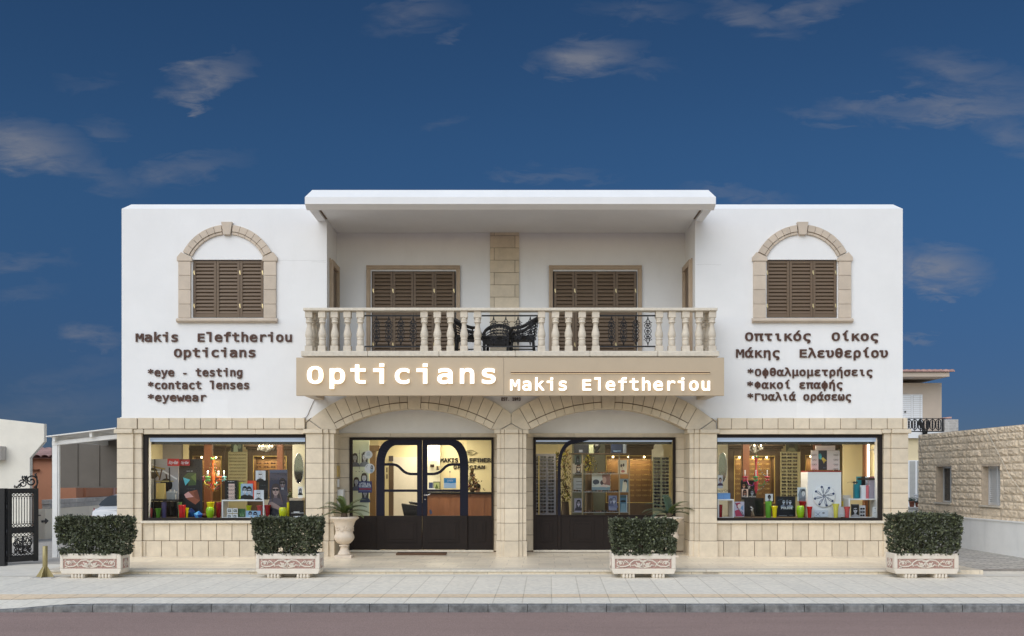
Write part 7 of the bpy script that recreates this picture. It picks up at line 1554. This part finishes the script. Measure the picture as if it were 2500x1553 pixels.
rt = thing('wall_lettering', (X(1140, 4.59), 4.59, Z(1144.5, 4.59)), 'black capitals reading OPTICIAN on the yellow back wall', 'lettering'); letter_row(rt, 'OPTICIAN', 1107, 1183.5, 1144.5, 7.8, 4.59, ('glossblack',), off=.035, depth=.02, stand=.0)
# dried arrangement on the counter and the clerk behind it
T_ = thing('dried_arrangement', (X(1153, 3.35), 3.35, zt_+.045), 'tall dark dried flower arrangement on the counter', 'flowers'); m = MB(); rr = random.Random(8); x_ = X(1153, 3.35)
for k in range(420):
    f = rr.random()**1.2; c = Vector((x_+rr.gauss(0, .085)*(1.15-f), 3.35+rr.gauss(0, .05), zt_+.08+f*.55)); d = Vector((rr.gauss(0, 1), rr.gauss(0, .6), 1.2+rr.gauss(0, .5))).normalized()*rr.uniform(.02, .045); s_ = d.orthogonal()*.3; m.tone = rr.random(); m.col = rr.choice([C(50, 30, 24), C(70, 40, 26), C(110, 44, 30), C(60, 66, 30), C(150, 130, 50), C(34, 26, 22)]); m.add([c-d, c+s_, c+d, c-s_], [(0, 1, 2, 3)])
m.build('foliage', 'print', T_); m = MB(); m.lathe([(.05, zt_+.046), (.07, zt_+.1), (.05, zt_+.16)], x_, 3.35, 12); m.build('vase', 'woodcab', T_)
def clerk(x, y, label):
    zs = Z(1186.5, y)                     # top of the hair
    T_ = thing('person', (x, y, ZF), label, 'person'); me = bpy.data.meshes.new('body')
    J = [(0, 0, .52), (0, 0, .72), (0, -.01, .93), (0, -.02, 1.02), (0, -.045, 1.08), (0, -.05, 1.17), (0, -.045, 1.24), (-.17, -.01, .97), (-.23, -.05, .75), (-.17, -.28, .66), (-.13, -.36, .67), (.17, -.01, .97), (.23, -.05, .75), (.17, -.28, .66), (.13, -.36, .67), (-.1, -.1, .50), (-.12, -.42, .50), (-.12, -.40, .06), (-.12, -.52, .04), (.1, -.1, .50), (.12, -.42, .50), (.12, -.40, .06), (.12, -.52, .04)]
    dz = zs-(1.285)
    E = [(0, 1), (1, 2), (2, 3), (3, 4), (4, 5), (5, 6), (2, 7), (7, 8), (8, 9), (9, 10), (2, 11), (11, 12), (12, 13), (13, 14), (0, 15), (15, 16), (16, 17), (17, 18), (0, 19), (19, 20), (20, 21), (21, 22)]
    RAD = [.14, .14, .12, .055, .062, .078, .066, .062, .046, .036, .03, .062, .046, .036, .03, .09, .07, .045, .04, .09, .07, .045, .04]
    me.from_pydata([(a, b, (c+dz if i < 15 or c > .3 else c)) for i, (a, b, c) in enumerate(J)], E, []); o = bpy.data.objects.new('body', me); COL.objects.link(o); o.parent = T_
    sk = o.modifiers.new('skin', 'SKIN'); lay = me.skin_vertices[0].data if me.skin_vertices else None
    if lay is None:
        bm = bmesh.new(); bm.from_mesh(me); bm.verts.layers.skin.verify(); bm.to_mesh(me); bm.free(); lay = me.skin_vertices[0].data
    for i, q in enumerate(RAD): lay[i].radius = (q, q)
    lay[0].use_root = True; sb = o.modifiers.new('subdivision', 'SUBSURF'); sb.levels = 2; sb.render_levels = 2; me.materials.append(MATS['skin']); WORLD[o.name] = WORLD[T_.name]
    h = Vector((x, y-.05, ZF+1.17+dz)); 
    m = MB(); m.ball((h.x, h.y+.012, h.z+.045), .092, 14, .93, 1.0, .85); m.ball((h.x, h.y+.05, h.z+.0), .085, 12, .9, .7, 1.0); m.build('hair', 'hair', T_)
    m = MB(); m.lathe([(.165, ZF+.55+dz), (.185, ZF+.75+dz), (.2, ZF+.9+dz), (.13, ZF+.985+dz), (.065, ZF+1.02+dz)], x, y-.01, 18); m.build('shirt', 'cloth', T_)
    for s_ in (-1, 1):
        m = MB(); m.ball((h.x+s_*.030, h.y-.077, h.z+.012), .010, 8); m.build('eye', 'glossblack', T_)
        m = MB(); m.ball((h.x+s_*.078, h.y+.01, h.z-.005), .022, 8, .4, .8, 1.2); m.build('ear', 'skin', T_)
    m = MB(); m.ball((h.x, h.y-.086, h.z-.02), .014, 8, .8, 1.2, 1.4); m.build('nose', 'skin', T_)
clerk(X(1165.5, 3.9), 3.95, 'dark haired person seated behind the counter, only forehead and hair showing')
m = MB(); x_ = X(1165.5, 3.9); m.box(x_-.22, x_+.22, 3.85, 4.25, .40, .46); m.tube([(x_, 4.05, ZF), (x_, 4.05, .4)], .04, 8); m.box(x_-.22, x_+.22, 4.0, 4.04, ZF, ZF+.02); tag(m.build('stool', 'glossblack'), 'black stool behind the reception counter', 'stool')
o_ = board('open_sign', 'blue and white sign reading OPEN hung inside the right door leaf', 'sign', 1083.5, 1167, 1113.5, 1192, .70, C(40, 140, 196), [('p', [(0, .50), (.3, .46), (.7, .52), (1.2, .47), (1.2, 1), (0, 1)], C(190, 214, 236)), ('t', 'OPEN', .32, .92, .36, .18, dict(font='sans'), WHT)], th=.006)
m = MB(); m.tube([(X(1098.5, .7), .70, Z(1152, .7)), (X(1098.5, .7), .70, Z(1167, .7))], .003, 4); m.ball((X(1098.5, .7), .695, Z(1152, .7)), .016, 8); m.build('hook', 'vase_purple', o_)
m = MB(); m.col = C(70, 84, 116); m.add([(X(1086+a, .69), .69, Z(1257-b, .69)) for a, b in ((-36, 0), (-30, 4), (-34, 14), (-38, 10))], [(0, 1, 2, 3)]); tag(m.build('sticker', 'print'), 'small grey blue sticker low on the right door glass', 'sticker')
# ---------------------------------------------------------------- right bay
panel('sunglass_rack', 1300, 1357, 1108, 1400, 1.7, 'lilac', 'grey mirrored rack of sunglasses at the left of the right bay', cat='rack')
rack('dark', (1309, 1326, 1345.5), 1116.5, 8.25, 17, 1.66, 'dark sunglasses on the rack left of the arched mullion', 'sunglasses on the left rack', 1.02)
panel('rack_edge', 1314.5, 1317, 1113, 1400, 1.64, 'gold', 'thin gilt edge strip on the left sunglass rack', .02, 'strip')
panel('sunglass_rack', 1594, 1636, 1116, 1400, 1.5, 'olive', 'olive rack of sunglasses at the right of the right bay', cat='rack'); rack('dark', (1604, 1624.5), 1119.7, 8.3, 15, 1.46, 'dark sunglasses on the olive rack behind the right cycad', 'sunglasses on the right rack', 1.15)
panel('rack_edge', 1634, 1637, 1113, 1400, 1.44, 'gold', 'gilt edge strip of the olive sunglass rack', .02, 'strip')
cabinet(1470, 1600, 1084, 3.4, (1479, 1594, 1112, 1228), 'dark cabinet with a long lit niche in the right bay')
for k in range(8):
    for p in (1487, 1543, 1559, 1574, 1588): eyewear('gilt', X(p, 3.5), 3.5, Z(1122+12.5*k, 3.5), 'small gilt glasses in the long lit niche of the right bay', 'glasses in the long lit niche', 0, .8)
m = MB(); yy_ = 2.9; m.prism([(X(p, yy_), Z(q, yy_)) for p, q in ((1592, 1125), (1592, 1098), (1596, 1096), (1597, 1088), (1601, 1083), (1613, 1083), (1617, 1088), (1618, 1096), (1620, 1098), (1620, 1125))], yy_, yy_+.05); tag(m.build('carved_crest', 'ivorypale'), 'pale rounded crest above the olive sunglass rack', 'ornament')
T_ = thing('glass_showcase', (X(1465, 1.4), 1.5, ZF), 'tall glass showcase with gilt posts in the middle of the right bay', 'showcase'); ya, yb_ = 1.3, 1.75
for p in (1396, 1422, 1512, 1536):
    m = MB(); q = .014; m.box(X(p, ya)-q, X(p, ya)+q, ya-q, ya+q, ZF, Z(1109, ya)); m.build('post', 'showcasepost', T_)
m = MB(); m.box(X(1393, ya), X(1539, ya), ya-.03, yb_, Z(1109, ya), Z(1106.5, ya)); m.build('top_board', 'woodcab', T_)
for q in (1156.5, 1200.5, 1250.5): m = MB(); m.box(X(1396, ya), X(1536, ya), ya, yb_, Z(q+1.2, ya), Z(q, ya)); m.build('glass_shelf', 'paleglass', T_)
m = MB(); m.box(X(1396, ya), X(1536, ya), ya, yb_, ZF, Z(1262, ya)); m.build('base', 'woodcab', T_)
YS_ = 1.45
warm = C(236, 214, 180)
board('portrait', 'warm lit portrait with a bow in the upper left of the showcase', 'photo', 1398, 1132, 1424, 1156, YS_, C(214, 200, 176), face(.6, .45, .8, hair=C(96, 64, 44), skin=warm))
board('portrait', 'teal green portrait at the top left of the showcase', 'photo', 1403, 1110, 1418, 1131, YS_, C(110, 130, 124), face(.36, .5, .7, skin=C(70, 80, 80), shirt=C(40, 60, 60)))
board('eyewear_stand', 'pale stand with three rows of frames in the showcase left', 'display stand', 1400, 1167, 1421, 1199.5, YS_, C(176, 176, 172), [('r', .2, .25+.25*k, .62, .29+.25*k, C(90, 74, 66)) for k in range(3)])
a_ = asp(1445, 1157, 1490, 1198)
board('poster', 'wide poster of oversized sunglasses in the middle of the showcase', 'poster', 1445, 1157.5, 1490, 1198, YS_, C(206, 204, 190), [('r', 0, .78, a_, 1, C(130, 150, 156)), ('e', .25, .48, .2, .16, C(70, 74, 80)), ('e', .7, .52, .2, .17, C(80, 62, 60)), ('p', [(.6, .05), (a_, .0), (a_, .7), (.7, .6)], C(150, 104, 92)), ('e', .75, .36, .12, .2, C(200, 160, 140)), ('p', [(.45, .74), (.7, .6), (1.0, .74), (.9, .8)], C(214, 190, 176)), ('l', .05, .7, .4, .6, .05, C(180, 180, 174))])
board('portrait', 'mauve tilted portrait at the lower left of the showcase', 'photo', 1402, 1217, 1421, 1250, YS_, C(160, 156, 172), face(.32, .36, .55, skin=C(196, 186, 200), shirt=C(60, 54, 70)))
board('portrait', 'brightly lit cream portrait of a sunglassed face in the showcase right', 'photo', 1509, 1123, 1531, 1156, YS_-.05, C(238, 222, 190), [('e', .24, .42, .07, .12, C(60, 34, 22)), ('e', .40, .38, .07, .12, C(70, 40, 26)), ('e', .36, .84, .14, .1, C(190, 110, 96)), ('p', [(.3, .45), (.36, .66), (.28, .66)], C(210, 170, 130))])
board('portrait', 'grey portrait of a woman looking up at the showcase right', 'photo', 1513, 1169, 1534, 1202, YS_, C(130, 150, 156), [('p', [(.25, .15), (.5, .1), (.55, .6), (.45, 1), (.15, 1), (.2, .5)], C(226, 216, 190)), ('e', .42, .2, .13, .14, C(40, 34, 34)), ('e', .4, .34, .1, .12, C(224, 206, 180))])
board('portrait', 'blue grey pair of faces in sunglasses low in the showcase', 'photo', 1486, 1210, 1506, 1246, YS_, C(130, 136, 164), face(.36, .32, .5, hair=C(90, 94, 124), skin=C(196, 200, 220), shirt=C(110, 116, 150))+face(.14, .36, .36, hair=C(60, 60, 84), skin=C(160, 160, 184), shirt=C(90, 94, 124)))
board('poster', 'teal narrow poster at the lower right of the showcase', 'poster', 1513, 1209, 1531, 1250, YS_, C(70, 110, 136), [('r', .03, .03, .41, .16, C(60, 84, 90)), ('e', .2, .36, .17, .07, C(20, 26, 34)), ('p', [(.1, .5), (.35, .5), (.38, 1), (.05, 1)], C(120, 150, 166)), ('r', .41, 0, .44, 1, WHT)])
for k, (p, q) in enumerate([(1412+7*i, 1199) for i in range(1)]+[(1432+9*i, 1199.2) for i in range(9)]+[(1430+9*i, 1248.8) for i in range(6)]+[(1488+8*i, 1248.8) for i in range(3)]+[(1466, 1155), (1474, 1155), (1486, 1155), (1494, 1154.5), (1406, 1198)]):
    eyewear('brown' if k % 3 else 'dark', X(p, 1.36), 1.36, Z(q, 1.36)+.005, 'sunglasses lying on the glass shelves of the showcase', 'sunglasses on the showcase shelves', R.uniform(-.4, .4), .85)
for a, b, t, c_, lab in ((1401, 1436, 1085, C(28, 30, 38), 'black box on the left top of the showcase'), (1492, 1520, 1085, C(34, 44, 70), 'navy box with a pale stripe on top of the showcase'), (1521, 1529, 1085, C(130, 140, 156), 'pale grey box beside the navy one on the showcase'), (1438, 1449, 1086, C(150, 156, 130), 'pale patterned box right of the black box on the showcase')):
    board('display_box', lab, 'box', a, t, b, 1106.4, 1.4, c_, [('r', .6, .62, 1.0, .9, C(110, 116, 130))] if a in (1401,) else ([('r', .25, .72, 1.1, .8, C(120, 150, 180))] if a == 1492 else []), th=.12)
m = MB(); yy_ = 1.5; m.lathe([(.05, Z(1106.4, yy_)), (.06, Z(1103, yy_)), (.03, Z(1100, yy_)), (.08, Z(1093, yy_)), (.09, Z(1087, yy_)), (.05, Z(1084, yy_))], X(1457, yy_), yy_, 16); tag(m.build('black_urn', 'glossblack'), 'black vase on top of the showcase', 'vase')
def bouquet(px, pt, pb, w_, Y, label, n=500):
    T_ = thing('dried_bouquet', (X(px, Y), Y, ZF), label, 'flowers'); m = MB(); rr = random.Random(int(px)); x_ = X(px, Y); z0, z1 = Z(pb, Y), Z(pt, Y)
    for k in range(n):
        f = rr.random(); c = Vector((x_+rr.gauss(0, w_)*(.4+.8*sin(pi*min(1, .15+f*.8))), Y+rr.gauss(0, w_*.6), z0+f*(z1-z0))); L = rr.uniform(.02, .05); d = Vector((rr.gauss(0, .7), rr.gauss(0, .5), 1)).normalized()*L; s_ = d.orthogonal()*.28
        m.col = rr.choice([C(84, 86, 40), C(120, 104, 40), C(60, 62, 36), C(190, 180, 60), C(110, 60, 36), C(50, 44, 34), C(150, 140, 80)]); m.add([c-d, c+s_, c+d, c-s_], [(0, 1, 2, 3)])
    m.build('foliage', 'print', T_); m = MB(); m.lathe([(.09, ZF), (.12, ZF+.3), (.08, z0)], x_, Y, 14); m.build('vase', 'woodcab', T_)
panel('showcase_backdrop', 1397, 1477, 1080, 1400, 3.0, 'greygreen', 'dull grey green panel behind the glass showcase')
bouquet(1380, 1098, 1225, .07, 1.9, 'tall dried flower bouquet behind the arched mullion'); bouquet(1438, 1110, 1150, .07, 2.4, 'dried flower bouquet behind the showcase glass', 260)
bouquet(1359, 1105, 1150, .04, 2.0, 'thin dried flowers beside the left sunglass rack', 160)
